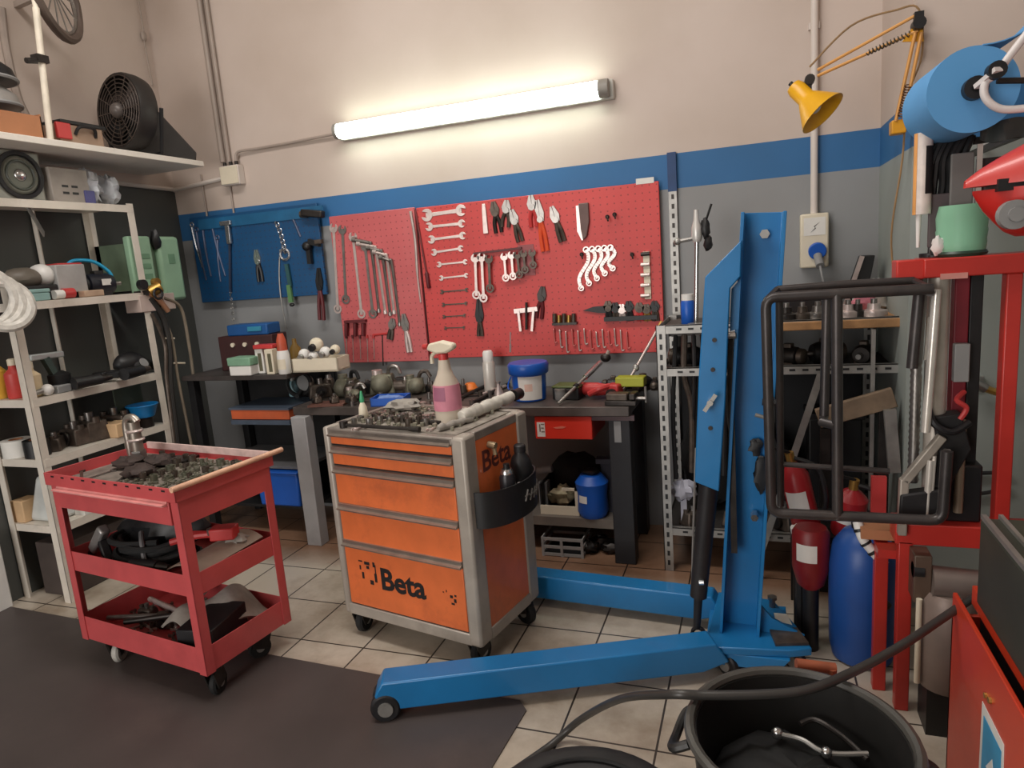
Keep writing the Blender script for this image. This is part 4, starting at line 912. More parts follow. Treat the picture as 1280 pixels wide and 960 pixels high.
# --- blue pegboard tools
def chainmb(pts, r, n):
    mb = MB(); sp_ = spline(pts, n)
    for k, p in enumerate(sp_):
        mb.torus(p, (0, 1, 0) if k % 2 else (1, 0, 0), r, r*.3, 8, 5)
    return mb
SHINE = mat('shiny_tool', (190, 192, 196), .25, .85, .15, 20); DULL = mat('dull_blue_steel', (92, 100, 124), .4, .7, .2, 16)
t = T('strap_wrench', 'silver wrench with long hanging chain left on the blue pegboard', 'wrench', B_(284, 330, 0))
P(t, 'head', MB().box(B_(282, 279, .02), (.09, .02, .03)).bar(B_(284, 282, .02), B_(287, 305, .02), .035, .02), SHINE, world=True, bev=.004)
P(t, 'handle', MB().bar(B_(287, 300, .015), B_(288, 365, .015), .014, .01), DULL, world=True)
P(t, 'chain', chainmb([B_(288, 362), B_(290, 385), B_(293, 418)], .009, 5), GALV, world=True)
for i, (pa, pb, m_) in enumerate((((240, 284), (254, 335), SHINE), ((254, 288), (264, 345), DULL), ((266, 286), (282, 345), DULL), ((246, 290), (258, 350), DULL), ((272, 300), (276, 352), DULL))):
    S('long_bar', ORD[i]+' slanted steel bar in the left bunch on the blue pegboard', 'bar', MB().curve([B_(*pa), B_((pa[0]+pb[0])/2-1, (pa[1]+pb[1])/2), B_(*pb)], [.009]*7+[.007]*6, 8, 6).torus(B_(pa[0], pa[1]-3), (0, 1, 0), .014, .005, 10, 5), m_, 'slanted bars on the blue board')
pliers('black-handled pliers in the middle of the blue pegboard', (321, 312), (327, 352), .016, BLACK, SHINE)
t = T('chain_wrench', 'shiny chain wrench with green handle hanging right of centre on the blue board', 'wrench', B_(366, 382, 0))
P(t, 'chain', chainmb([B_(346, 279), B_(351, 292), B_(354, 305), B_(357, 315)], .015, 4), SHINE, world=True)
P(t, 'jaw', MB().torus(B_(356, 318, .006), (0, 1, 0), .035, .009, 16, 6), SHINE, world=True)
P(t, 'handle', MB().bar(B_(358, 330, .015), B_(363, 358, .015), .026, .014), mat('grip_darkgreen', (46, 88, 92), .5), world=True)
P(t, 'grip', MB().bar(B_(361, 356, .015), B_(364, 378, .015), .03, .018), mat('grip_green', (96, 140, 90), .5), world=True)
P(t, 'grip_end', MB().ball(B_(365, 381, .015), (.02, .014, .012), 10, 7), BLACK, world=True)
S('chain_strand', 'pale strand hanging from the chain wrench down towards the red bottle cap', 'cord', MB().curve([B_(350, 312, .004), B_(349, 340, .006), B_(350, 362, .01), B_(352, 378, .008), B_(355, 395), B_(358, 412)], .005, 6), GALV)
S('long_bar', 'slim pale bar slanting at the upper right of the blue pegboard', 'bar', MB().cyl(B_(366, 272), B_(376, 296), .009, n=8), DULL)
t = T('air_gun', 'black air gun hanging at the right edge of the blue pegboard', 'air gun', B_(384, 332, 0))
P(t, 'body', MB().ball(B_(384, 308, .025), (.035, .03, .032), 12, 8).bar(B_(386, 302, .025), B_(400, 305, .025), .03, .035), BLACK, world=True)
P(t, 'grip', MB().bar(B_(386, 312, .025), B_(388, 330, .025), .03, .026), BLACK, world=True)
P(t, 'ring', MB().lohi(B_(393, 305, .05), B_(404, 299, .02)), GREASY, world=True)
t = T('hand_drill', 'dark grey and brown hand drill hanging at the top right of the blue board', 'drill', B_(388, 276, 0))
P(t, 'body', MB().bar(B_(378, 266, .03), B_(404, 268, .03), .05, .045), DARKSTEEL, world=True, bev=.008); P(t, 'chuck', MB().cyl(B_(376, 268, .03), B_(384, 268, .03), .022, n=10), GREASY, world=True)
pliers('dark pliers half off the right lower edge of the blue pegboard', (399, 335), (403, 400), .016, mat('rack_maroon', (96, 28, 34), .5), BLACK)
S('rail_strip', 'light blue strip across the top edge of the blue pegboard', 'strip', MB().lohi(B_(247, 275, .008), B_(405, 270, 0)), mat('light_blue_strip', (36, 98, 140), .4))
# ================================================================== THINGS ON THE BENCHES AND IN THE TOOL CHEST
def lathe_thing(name, label, cat, c, parts, rz=0.0, group=None):
    """parts: [(part name, profile, material)], stacked about one upright axis"""
    t = T(name, label, cat, c, rz, group)
    for nm, prof, m in parts: P(t, nm, MB().lathe((0, 0, 0), prof, 20), m)
    return t
def boxy(name, label, cat, c, d, rz, m, lid=None, lid_h=.02, bev=.005, group=None, extra=None):
    t = T(name, label, cat, c, rz, group)
    h = d[2]-(lid_h if lid else 0)
    P(t, 'body', MB().box((0, 0, h/2), (d[0], d[1], h)), m, bev=bev)
    if lid: P(t, 'lid', MB().box((0, 0, h+lid_h/2), (d[0]*1.04, d[1]*1.04, lid_h)), lid, bev=bev)
    return t
def lump(c, r, noise=.25, n=14, m=9): return MB().ball((c[0], c[1], c[2]+(r[2] if isinstance(r, tuple) else r)), r, n, m, noise=noise)
def drop(p, z, ymax=3.68):
    if p.y > ymax:                       # nothing stands inside the wall
        k = ymax/p.y; return Vector((p.x*k, ymax, z))
    if abs(z-BT) < .02 and p.y < 3.33:   # nor hangs over the bench edge
        k = 3.33/p.y; return Vector((p.x*k, 3.33, z))
    return Vector((p.x, p.y, z))
def motor(name, label, cat, c, rz, r=.06, L=.16, m=BLACK, m2=GREASY, group=None):
    t = T(name, label, cat, c, rz, group)
    P(t, 'casing', MB().lathe((-L/2, 0, r*1.05), [(r*.6, 0), (r*.95, .012), (r, .03), (r, L*.8), (r*.8, L)], 20, (1, 0, 0)), m)
    P(t, 'end_bell', MB().lathe((-L/2-.03, 0, r*1.05), [(r*.35, 0), (r*.8, .01), (r*.85, .032)], 18, (1, 0, 0)), m2)
    P(t, 'shaft', MB().cyl((L/2, 0, r*1.05), (L/2+.05, 0, r*1.05), .012, n=10), STEEL)
    P(t, 'mount', MB().box((0, 0, .012), (L*.6, r*1.5, .024)), m2)
    P(t, 'terminal_box', MB().box((0, 0, r*2.05), (L*.35, r*.8, .03)), m2, bev=.004)
    return t
def drill(name, label, c, rz, m=BLACK, m2=DARKSTEEL, s=1.0, lie=False, group=None):
    t = T(name, label, 'drill', c, rz, group)
    Mq = Matrix.Rotation(R(88), 3, 'X') if lie else Matrix.Identity(3)
    def w_(p): p = Vector(p)*s; return Mq @ p + Vector((0, 0, .035*s if lie else 0))
    P(t, 'body', MB().cyl(w_((-.08, 0, .17)), w_((.06, 0, .17)), .033*s, .028*s, n=16), m)
    P(t, 'chuck', MB().cyl(w_((.06, 0, .17)), w_((.12, 0, .17)), .022*s, .014*s, n=12), m2)
    P(t, 'grip', MB().bar(w_((-.03, 0, .15)), w_((-.05, 0, .04)), .042*s, .036*s), m, bev=.006)
    P(t, 'battery', MB().bar(w_((-.09, 0, .02)), w_((.01, 0, .02)), .07*s, .045*s), m, bev=.006)
    P(t, 'trigger', MB().bar(w_((-.012, 0, .14)), w_((-.02, 0, .11)), .016*s, .012*s), REDPL)
    return t
zb = BT+.001
# ---- on the orange chest
zc = ZT+.004
p = PZ(562, 528, zc)
t = T('spray_bottle', 'pink-labelled clear trigger spray bottle standing on the orange tool chest', 'spray bottle', drop(p, zc), R(-12))
P(t, 'bottle', MB().lathe((0, 0, 0), [(.046, 0), (.055, .008), (.056, .12), (.052, .165), (.034, .20), (.026, .225), (.022, .262)], 22), mat('milky_bottle', (226, 214, 196), .25, 0, .05, 6, trans=.3))
P(t, 'label', MB().lathe((0, 0, 0), [(.0573, .058), (.0573, .12), (.0537, .162)], 22), PINK)
P(t, 'label_print', MB().lathe((0, 0, 0), [(.058, .10), (.058, .12), (.055, .155)], 8, (0, 0, 1), R(-30), R(30)), mat('label_mauve', (168, 104, 130), .6))
P(t, 'collar', MB().cyl((0, 0, .262), (0, 0, .286), .020, n=14), REDPL)
P(t, 'trigger_head', MB().prism([(-.074, .016), (-.06, .042), (.0, .054), (.06, .042), (.062, .022), (.024, .004), (-.024, .0)], (0, .018, .286), X, Z, (0, -.036, 0)), CREAM, bev=.008)
P(t, 'nozzle', MB().cyl((-.074, 0, .315), (-.096, 0, .315), .012, n=10), REDPL)
P(t, 'trigger', MB().curve([(-.036, 0, .294), (-.058, 0, .275), (-.06, 0, .245)], .008, 8), CREAM)
a, b = PZ(577, 530, zc), PZ(644, 502, zc)
t = T('sealant_tube', 'whitish crumpled tube with a black end lying along the right edge of the tool chest', 'tube', drop(b, zc))
d_ = (b-a).normalized()
P(t, 'tube', MB().tube([drop(a+d_*(i*.03), zc+.03+.003*math.sin(i*2.1)) for i in range(int((b-a).length/.03))], [.022+.007*abs(math.sin(i*1.9)) for i in range(int((b-a).length/.03))], 12), mat('crumpled_white', (214, 210, 200), .6, 0, .15, 30, .3, (130, 120, 110), bump=.3), world=True)
P(t, 'end_cap', MB().cyl(drop(b-d_*.01, zc+.03), drop(b+d_*.045, zc+.03), .026, n=14), BLACK, world=True)
a, b = PZ(548, 548-8, zc), PZ(590, 527, zc)
S('rag_strip', 'narrow dirty white rag at the front right corner of the tool chest', 'rag', MB().tube([drop(a+(b-a)*(i/9), zc+.014+.004*math.sin(i*2)) for i in range(10)], [.010+.006*abs(math.sin(i*1.7)) for i in range(10)], 10), RAG)
# sockets, bits and spanners strewn on the chest
def strew(n, x0, x1, y0, y1, z, seed, fn):
    r_ = random.Random(seed)
    for i in range(n): fn(i, Vector((r_.uniform(x0, x1), r_.uniform(y0, y1), z)), r_.uniform(-PI, PI), r_)
def strew_local(n, f, x0, x1, y0, y1, z, seed, fn):
    r_ = random.Random(seed)
    pts = []
    for i in range(n):
        for _ in range(60):
            q = Vector((r_.uniform(x0, x1), r_.uniform(y0, y1), 0))
            if all((q-o).length > .045 for o in pts): break
        pts.append(q); g = f(q.x, q.y, 0); fn(i, Vector((g.x, g.y, z)), r_.uniform(-PI, PI), r_)
def socket_at(label, group, m=STEEL):
    def fn(i, p, a, r_):
        h = r_.uniform(.022, .04); rr = r_.uniform(.010, .018)
        S('socket', label, 'socket', MB().lathe(p, [(rr*.7, h*.1), (rr, 0), (rr, h), (rr*.68, h), (rr*.62, h*.4), (0.0, h*.4)], 12), m if i % 3 else GREASY, group)
    return fn
strew_local(16, CHP, .10, .46, .07, .22, zc, 3, socket_at('small steel socket standing loose on the front of the orange chest top', 'loose sockets on the chest'))
def flat_spanner(label, group, L0=.12, L1=.2, mats=(STEEL, GREASY, PALESTEEL)):
    def fn(i, p, a, r_):
        L = r_.uniform(L0, L1); d = Vector((math.cos(a), math.sin(a), 0)); n = Vector((-d.y, d.x, 0)); w = .011
        mb = MB(); q0, q1 = p-d*L/2, p+d*L/2
        mb.bar(q0+d*.015+Z*.004, q1-d*.015+Z*.004, w, .006)
        for c, dd in ((q0, -d), (q1, d)):
            ang = math.atan2(dd.y, dd.x); pts = []
            for k in range(13):
                t_ = R(30)+k*(2*PI-R(60))/12; pts.append((.015*math.cos(t_), .015*math.sin(t_)))
            pts += [(.012, -.006), (-.002, -.006), (-.005, 0), (-.002, .006), (.012, .006)]
            mb.prism(pts, c+Z*.0005, dd, Vector((-dd.y, dd.x, 0)), Z*.008)
        S('spanner', label, 'spanner', mb, mats[i % len(mats)], group)
    return fn
strew_local(5, CHP, .20, .58, .26, .42, zc, 11, flat_spanner('small steel spanner lying at the back of the orange chest top', 'spanners lying on the chest'))
for i, (px_, py_, q_) in enumerate(((430, 534, (512, 539)), (470, 524, (540, 531)))):
    a, b = PZ(px_, py_, zc), PZ(*q_, zc)
    S('long_ratchet', ['dark ratchet bar lying along the front edge of the chest top', 'dark ratchet bar lying behind the front one on the chest top'][i], 'ratchet', MB().cyl(a+Z*.01, b+Z*.01, .008, n=8).cyl(a-Z*.0+Z*.001, a+Z*.026, .018, n=12).cyl(b+Z*.01, b+(b-a).normalized()*.05+Z*.01, .011, n=8), DARKSTEEL)
p = PZ(488, 533, zc)
p = PZ(455, 523, zc)
t = T('small_oiler', 'small pale bottle with green cap among the clutter at the chest left', 'bottle', drop(p, zc))
P(t, 'body', MB().lathe((0, 0, 0), [(.02, 0), (.022, .006), (.018, .05), (.008, .075)], 14), CREAM); P(t, 'cap', MB().lathe((0, 0, .073), [(.009, 0), (.011, .01), (.004, .05)], 12), mat('green_cap', (70, 170, 120), .4))
S('cloth_pad', 'grey crumpled cloth at the back left of the tool chest top', 'cloth', MB().ball(drop(CHP(.17, .34, 0), zc+.025), (.09, .06, .03), 16, 8, noise=.25), RAG)

# ---- on the long bench
p = PZ(665, 497, zb)
t = T('blue_bucket', 'blue plastic bucket with blue lid and white label on the workbench', 'bucket', drop(PZ(663, 499, zb), zb), R(-8))
P(t, 'body', MB().lathe((0, 0, 0), [(.082, 0), (.088, .006), (.096, .165)], 28), BRIGHTBLUE)
P(t, 'lid', MB().lathe((0, 0, .145), [(.105, 0), (.110, .006), (.112, .05), (.104, .062), (.0, .064)], 28), mat('lid_blue', (22, 84, 176), .35, 0, .1, 6), bev=.002)
P(t, 'label', MB().lathe((0, 0, 0), [(.0895, .012), (.0965, .14)], 14, (0, 0, 1), R(-12), R(72)), LABELW)
P(t, 'label_print', MB().lathe((0, 0, 0), [(.0925, .06), (.0945, .10)], 6, (0, 0, 1), R(10), R(36)), mat('label_peach', (224, 190, 176), .6))
P(t, 'handle', MB().curve([(-.098, 0, .14), (-.11, -.03, .10), (-.10, -.06, .075), (-.08, -.085, .07)], .004, 6), BRIGHTBLUE)
p = PZ(613, 484, zb)
t = T('aerosol_can', 'white aerosol can with bent tip standing on the bench under the red board', 'spray can', drop(p, zb))
P(t, 'can', MB().lathe((0, 0, 0), [(.034, 0), (.036, .006), (.036, .17), (.030, .185)], 20), mat('can_white', (220, 216, 208), .35, .2, .1, 8, .3, (150, 140, 130)))
P(t, 'cap', MB().lathe((0, 0, .183), [(.031, 0), (.031, .05), (.024, .062)], 18), PLWHITE)
t = T('small_funnel', 'small whitish metal fitting at the foot of the white aerosol can', 'fitting', drop(PZ(624, 494, zb), zb))
P(t, 'cone', MB().lathe((0, 0, 0), [(.03, 0), (.026, .02), (.012, .05), (.01, .07)], 14), PALESTEEL); P(t, 'collar', MB().cyl((0, 0, .07), (0, 0, .08), .014, n=12), GALV)
t = T('blue_tray', 'blue shallow plastic tray on the bench behind the tool chest', 'tray', drop(PZ(489, 505, zb), zb), R(10))
P(t, 'tray', MB().lohi((-.10, -.06, 0), (.10, .06, .006)).lohi((-.10, -.06, 0), (.10, -.054, .045)).lohi((-.10, .054, 0), (.10, .06, .05)).lohi((-.10, -.06, 0), (-.094, .06, .048)).lohi((.094, -.06, 0), (.10, .06, .048)), BRIGHTBLUE)
P(t, 'contents', MB().ball((0, 0, .03), (.085, .045, .022), 12, 7, noise=.3), mat('pale_blue_cloth', (120, 150, 210), .7, 0, .3, 20))
S('orange_bottle_cap', 'small orange lump on the bench behind the pink spray bottle', 'cap', MB().lathe(drop(PZ(588, 484, zb), zb), [(.04, 0), (.045, .02), (.03, .05), (.02, .055)], 16), mat('cap_orange', (230, 122, 44), .5))
t = T('white_bottle', 'tiny white dropper bottle on the bench left of the spray bottle', 'bottle', drop(PZ(518, 486, zb), zb))
P(t, 'body', MB().lathe((0, 0, 0), [(.018, 0), (.02, .005), (.019, .035), (.008, .055)], 12), PLWHITE); P(t, 'cap', MB().lathe((0, 0, .055), [(.008, 0), (.004, .03)], 10), PLWHITE)
# engine parts and hardware heaped along the bench
HP = [((402, 496), .085, 'cast engine bracket, greasy brown, at the left end of the bench'), ((432, 480), .075, 'grey-green hose coupling heap behind the bench left end'),
      ((458, 470), .06, 'greasy cylinder head lump under the faded pegboard'), ((540, 485), .05, 'dark greasy gear cluster left of the pink spray bottle'), ((570, 478), .045, 'dark small casting behind the pink spray bottle')]
def casting(label, c, s, seed):
    r_ = random.Random(seed)
    t = T('engine_casting', label, 'engine part', c, r_.uniform(-1, 1))
    P(t, 'block', MB().box((0, 0, s*.5), (s*1.8, s*1.2, s), taper=.8), GREASY, bev=.008)
    for k in range(3): P(t, 'boss', MB().cyl((s*(-.6+.6*k), 0, s*.9), (s*(-.6+.6*k), 0, s*(1.2+.2*(k % 2))), s*.2, n=12), STEEL if k == 1 else GREASY)
    P(t, 'flange', MB().cyl((0, -s*.6, s*.5), (0, -s*.75, s*.5), s*.42, n=18), DARKSTEEL); P(t, 'bore', MB().cyl((0, -s*.74, s*.5), (0, -s*.76, s*.5), s*.26, n=16), BLACK)
    return t
for i, ((x, y), s, lab) in enumerate(HP): casting(lab, drop(PZ(x, y, zb), zb), s, i)
t = T('rubber_ring', 'black rubber ring standing against parts at the left end of the bench', 'ring', drop(PZ(376, 497, zb), zb))
P(t, 'ring', MB().torus((0, 0, .09), (.35, -1, .1), .075, .014, 24, 8), RUBBER); P(t, 'core', MB().cyl((.02, .02, .09), (.02, .06, .09), .05, n=18), PLGREY)
motor('starter_motor', 'dark starter motor lying on the bench under the faded red pegboard', 'motor', drop(PZ(500, 474, zb), zb), R(10), .04, .14, GREASY, DARKSTEEL)
motor('starter_motor', 'greasy alternator lying on the bench left of the blue tray', 'motor', drop(PZ(440, 497, zb), zb), R(-30), .045, .11, GREASY, STEEL)
boxy('black_case', 'small dark box on the bench against the bottom of the faded pegboard', 'box', drop(PZ(465, 465, zb), zb), (.11, .08, .07), .1, BLACK)
strew(14, -2.40, -1.45, 3.40, 3.62, zb, 21, flat_spanner('greasy spanner lying among parts on the long workbench', 'spanners on the workbench', .1, .18, (GREASY, STEEL, DARKSTEEL)))
strew(18, -2.35, -1.2, 3.30, 3.55, zb, 5, socket_at('small greasy steel socket lying among parts on the long workbench', 'sockets on the workbench'))
for i, (x, y) in enumerate(((536, 474), (549, 477), (560, 472), (527, 470), (580, 492))):
    t = T('pipe_fitting', ORD[i]+' small grey fitting from the left in the row below the spanner stack', 'fitting', drop(PZ(x, y, zb), zb), 0, 'small fittings below the spanner stack')
    P(t, 'body', MB().lathe((0, 0, 0), [(.02, 0), (.022, .01), (.018, .05)], 12), [GREASY, STEEL, DARKSTEEL, PALESTEEL, GREASY][i]); P(t, 'neck', MB().cyl((0, 0, .05), (0, 0, .09), .01, n=10), STEEL)
for i, (a, b) in enumerate((((592, 505), (640, 480)), ((600, 497), (632, 485)), ((575, 500), (612, 482)))):
    S('extension_bar', ORD[i]+' dark steel bar slanting on the bench behind the white tube on the chest', 'bar', MB().cyl(PZ(*a, zb)+Z*.012, PZ(*b, zb)+Z*.012, .011, n=8), DARKSTEEL if i != 1 else PALESTEEL, 'dark bars on the bench')
for i, (x, y, h, r_, m_, lab) in enumerate(((412, 484, .10, .035, 'GREASY', 'dented dark can at the left end of the bench behind the brown bracket'), (447, 483, .07, .03, 'PALESTEEL', 'pale round filter lying on the bench behind the green-capped bottle'), (478, 482, .06, .04, 'DARKSTEEL', 'dark round filter housing behind the blue tray'), (508, 486, .08, .03, 'GREASY', 'brown can right behind the blue tray'))):
    lathe_thing('can', lab, 'can', drop(PZ(x, y, zb), zb), [('body', [(r_*.9, 0), (r_, .006), (r_, h*.85), (r_*.7, h)], globals()[m_]), ('top', [(r_*.6, h), (r_*.5, h+.02), (0, h+.022)], STEEL)])
for i, (pts, lab) in enumerate((([(395, 505), (415, 490), (440, 494), (455, 505)], 'black hose loop lying at the front left of the bench'), ([(420, 478), (445, 466), (470, 474), (490, 478)], 'grey-green hose lying along the back of the bench'), ([(372, 500), (385, 480), (410, 476), (432, 484)], 'dark cable curling at the left end of the bench'))):
    S('bench_hose', lab, 'hose', MB().curve([drop(PZ(x, y, zb), zb)+Z*(.022+.03*(k % 2)) for k, (x, y) in enumerate(pts)], .014, 8), [RUBBER, mat('hose_olive', (110, 112, 92), .6, 0, .3, 20), BLACK][i])
S('rust_plate', 'reddish-brown plate lying under the parts at the bench left', 'plate', MB().box(drop(PZ(412, 508, zb), zb)+Z*.006, (.22, .12, .012), rz=.2), mat('plate_rust', (112, 76, 66), .6, .3, .3, 14))
for i, (x, y) in enumerate(((398, 512), (420, 513), (440, 510))):
    casting(['small pinkish casting at the bench front left of chest', 'small casting at the bench front edge behind the chest corner', 'small casting behind the green-capped bottle at the bench front'][i], drop(PZ(x, y, zb+.01), zb+.012), .04, 90+i)
# light small hardware over the chest top
m = MB(); r_ = random.Random(19)
for k in range(150):
    q = CHP(r_.uniform(.09, .64), r_.uniform(.06, .40), zc); m.cyl(q+Z*.0005, q+Z*(.005+r_.random()*.014), r_.uniform(.004, .010), n=6)
S('loose_bolts', 'scatter of small pale nuts and bolts over the orange chest top', 'bolts', m, mat('bolt_pale', (168, 166, 150), .4, .5, .4, 30), kind='stuff')
strew_local(7, CHP, .12, .62, .06, .40, zc, 77, flat_spanner('pale spanner lying across the orange chest top', 'pale spanners on the chest', .14, .24, (PALESTEEL, PALESTEEL, STEEL)))
# right end of bench
boxy('black_case', 'black tool case on the bench just right of the blue bucket', 'case', drop(PZ(712, 497, zb), zb+0), (.15, .12, .075), -.1, BLACK, mat('case_green', (92, 104, 60), .5), .012)
t = T('glass_jar', 'grey screw-top jar in front of the black case right of the bucket', 'jar', drop(PZ(701, 500, zb), zb))
P(t, 'body', MB().lathe((0, 0, 0), [(.026, 0), (.03, .006), (.03, .05)], 16), PLGREY); P(t, 'lid', MB().cyl((0, 0, .05), (0, 0, .062), .031, n=16), GALV)
a, b = PY(697, 513, 3.27), PY(757, 447, 3.70)
t = T('torque_wrench', 'silver torque wrench leaning up from the bench edge to the red board', 'wrench', a)
a = Vector((a.x, 3.29, zb+.012))
mid = a*.45+b*.55
P(t, 'shaft', MB().cyl(a, mid, .009, n=10), GALV, world=True); P(t, 'barrel', MB().cyl(mid, a*.12+b*.88, .015, n=12), CHROME, world=True)
P(t, 'head', MB().ball(b, (.03, .02, .026), 10, 7), DARKSTEEL, world=True); P(t, 'drive', MB().cyl(b, b+Vector((.02, 0, .04)), .01, n=8), PALESTEEL, world=True)
P(t, 'collar', MB().cyl(a*.66+b*.34, a*.62+b*.38, .016, n=10), BLACK, world=True)
a, b = drop(PZ(782, 474, zb), zb)-Y*.14+Z*.01, PY(822, 412, 3.72)
t = T('long_rod', 'pale rod leaning against the right end of the red pegboard', 'rod', a)
P(t, 'rod', MB().cyl(a, b, .008, n=8), PALESTEEL, world=True); P(t, 'tip', MB().cyl(b, b+(b-a).normalized()*.05, .011, n=8), BRASS, world=True); P(t, 'ratchet_head', MB().ball(a*.6+b*.4, (.018, .012, .02), 8, 6), GALV, world=True)
t = T('red_grinder', 'red power tool lying on the bench beside the silver torque wrench', 'power tool', drop(PZ(752, 497, zb), zb), R(-15))
P(t, 'body', MB().lathe((-.12, 0, .045), [(.02, 0), (.034, .01), (.036, .10), (.028, .16), (.022, .18)], 16, (1, 0, 0)), REDPL)
P(t, 'head', MB().box((.08, 0, .05), (.07, .07, .06)), REDPL, bev=.01); P(t, 'handle', MB().curve([(.06, -.02, .07), (.02, -.06, .06), (-.04, -.06, .03)], .016, 8), REDPL)
P(t, 'gear_ring', MB().cyl((.08, -.035, .03), (.08, -.05, .03), .03, n=14), DARKSTEEL)
S('bottle_lid', 'small bright blue lid behind the red power tool on the bench', 'lid', MB().lathe(drop(PZ(752, 473, zb), zb), [(.035, 0), (.038, .01), (.036, .035), (.02, .045)], 16), mat('cap_blue', (70, 104, 214), .4))
boxy('yellow_green_box', 'yellow-green flat box on the dark vise at the right end of bench', 'box', drop(PZ(789, 482, zb+.06), zb+.06), (.15, .08, .05), -.05, LIME)
t = T('bench_vise', 'dark bench vise at the right end of the workbench', 'vise', drop(PZ(778, 505, zb), zb), R(-4))
P(t, 'base', MB().box((0, 0, .012), (.16, .09, .024)), DARKSTEEL, bev=.004); P(t, 'body', MB().box((-.02, 0, .04), (.11, .07, .036)), GREASY, bev=.006)
P(t, 'jaw', MB().box((.06, 0, .045), (.03, .09, .03)), DARKSTEEL, bev=.004); P(t, 'screw', MB().cyl((.07, 0, .03), (.12, 0, .03), .01, n=10), STEEL); P(t, 'handle', MB().cyl((.12, 0, -.02+.03), (.12, 0, .09), .006, n=8), GALV)
for i, (x, y, w) in enumerate(((766, 462, .06), (785, 461, .06), (803, 460, .07), (818, 462, .05))):
    motor('clamp_tool', ORD[i]+' black greasy clamp from the left in the row under the red board right end', 'clamp', drop(PZ(x, y, zb), zb), R(30*i), w*.55, w*1.3, BLACK, GREASY, 'black clamps along the wall')
for i, (x, y) in enumerate(((722, 478), (734, 472), (716, 484))):
    t = T('file_handle', ORD[i]+' small dark blue grip handle lying behind the torque wrench', 'handle', drop(PZ(x, y, zb), zb), R(40*i), 'dark blue handles behind the torque wrench')
    P(t, 'grip', MB().cyl((-.04, 0, .014), (.04, 0, .014), .013, n=10), mat('navy_grip', (34, 44, 92), .5)); P(t, 'shaft', MB().cyl((.04, 0, .014), (.09, 0, .014), .005, n=8), GALV)
OLIVE = mat('olive_grease', (122, 120, 104), .55, .3, .35, 18, .5, (58, 52, 46))
for i, (x, y, s_, lab) in enumerate(((-2.42, 3.60, .10, 'tall olive-grey casting behind the bench left end beside the cream tray'), (-2.20, 3.66, .11, 'largest olive-grey casting on the bench under the faded pegboard left edge'), (-1.98, 3.66, .085, 'olive-grey casting under the middle of the faded pegboard'), (-2.30, 3.46, .06, 'low olive-grey casting in front of the largest one on the bench'))):
    t = T('gearbox_part', lab, 'engine part', (x, y, zb), .3*i)
    P(t, 'block', MB().box((0, 0, s_*.55), (s_*1.5, s_*1.1, s_*1.1), taper=.75), OLIVE, bev=.01); P(t, 'bell', MB().lathe((0, -s_*.5, s_*.6), [(s_*.55, 0), (s_*.6, .01), (s_*.4, .05), (s_*.2, .06)], 18, (0, -1, 0)), OLIVE)
    P(t, 'pipe', MB().curve([(s_*.3, 0, s_*1.05), (s_*.5, -.02, s_*1.5), (s_*.9, -.03, s_*1.5), (s_*1.1, -.04, s_*1.1)], .012, 8), [RUBBER, STEEL, GREASY, STEEL][i]); P(t, 'flange', MB().cyl((-s_*.3, 0, s_*1.08), (-s_*.3, 0, s_*1.35), s_*.3, n=14), PALESTEEL if i % 2 else OLIVE)
# ---- under the bench
zs = .216
t = T('black_crate', 'black crate of parts with pale front on the shelf under the bench', 'crate', drop(PY(706, 640, 3.42), zs))
P(t, 'box', MB().lohi((-.13, -.02, 0), (.10, .2, .01)).lohi((-.13, .19, 0), (.10, .2, .19)).lohi((-.13, -.02, 0), (-.122, .2, .17)).lohi((.092, -.02, 0), (.10, .2, .17)).lohi((-.13, -.02, 0), (.10, -.012, .03)), BLACK)
P(t, 'front_frame', MB().lohi((-.13, -.028, 0), (.09, -.02, .05)).lohi((.07, -.028, .05), (.09, -.02, .155)).lohi((.0, -.028, .14), (.09, -.02, .155)), CREAM)
P(t, 'parts_inside', MB().ball((-.02, .05, .085), (.075, .05, .055), 12, 8, noise=.3), mat('pale_parts', (150, 140, 112), .5, .3, .4, 30))
S('tool_bag', 'black bulky bag heaped behind the pale-fronted crate under the bench', 'bag', lump((-.985, 3.63, zs+.025), (.15, .11, .13), .12), RUBBER)
b_ = S('pipe_stub', 'short grey pipe end left of the black bag under the bench', 'pipe', MB().cyl(PY(672, 588, 3.5), PY(690, 586, 3.5), .02, n=12).box(PY(681, 618, 3.5)-Z*.02, (.05, .06, .20)), PLGREY)
t = T('blue_sack', 'blue plastic sack with white print beside the crate under the bench', 'sack', drop(PY(742, 645, 3.42), zs))
P(t, 'sack', MB().lathe((0, 0, 0), [(.07, 0), (.085, .03), (.08, .12), (.09, .19), (.06, .23), (.02, .235)], 14), BRIGHTBLUE); P(t, 'print', MB().lathe((0, 0, 0), [(.0835, .09), (.0815, .13)], 5, (0, 0, 1), R(-45), R(-8)), LABELW); P(t, 'tie', MB().ball((.0, 0, .245), (.05, .04, .02), 10, 6, noise=.2), BLACK)
S('white_packet', 'white packet on top of dark parts right of the blue sack', 'packet', MB().box(PY(757, 575, 3.45), (.10, .06, .025), rz=.1).box(PY(757, 575, 3.45)-Z*.17+Y*.06, (.07, .08, .31)), mat('packet_dark', (60, 60, 72), .6))
t = T('grey_crate', 'small grey openwork crate on the floor under the bench', 'crate', drop(PZ(706, 696, 0), 0))
m = MB()
for z in (.012, .055, .10): m.lohi((-.12, -.006, z-.008), (.10, .0, z+.008)).lohi((-.12, .2, z-.008), (.10, .206, z+.008)).lohi((.10, 0, z-.008), (.106, .2, z+.008)).lohi((-.126, 0, z-.008), (-.12, .2, z+.008))
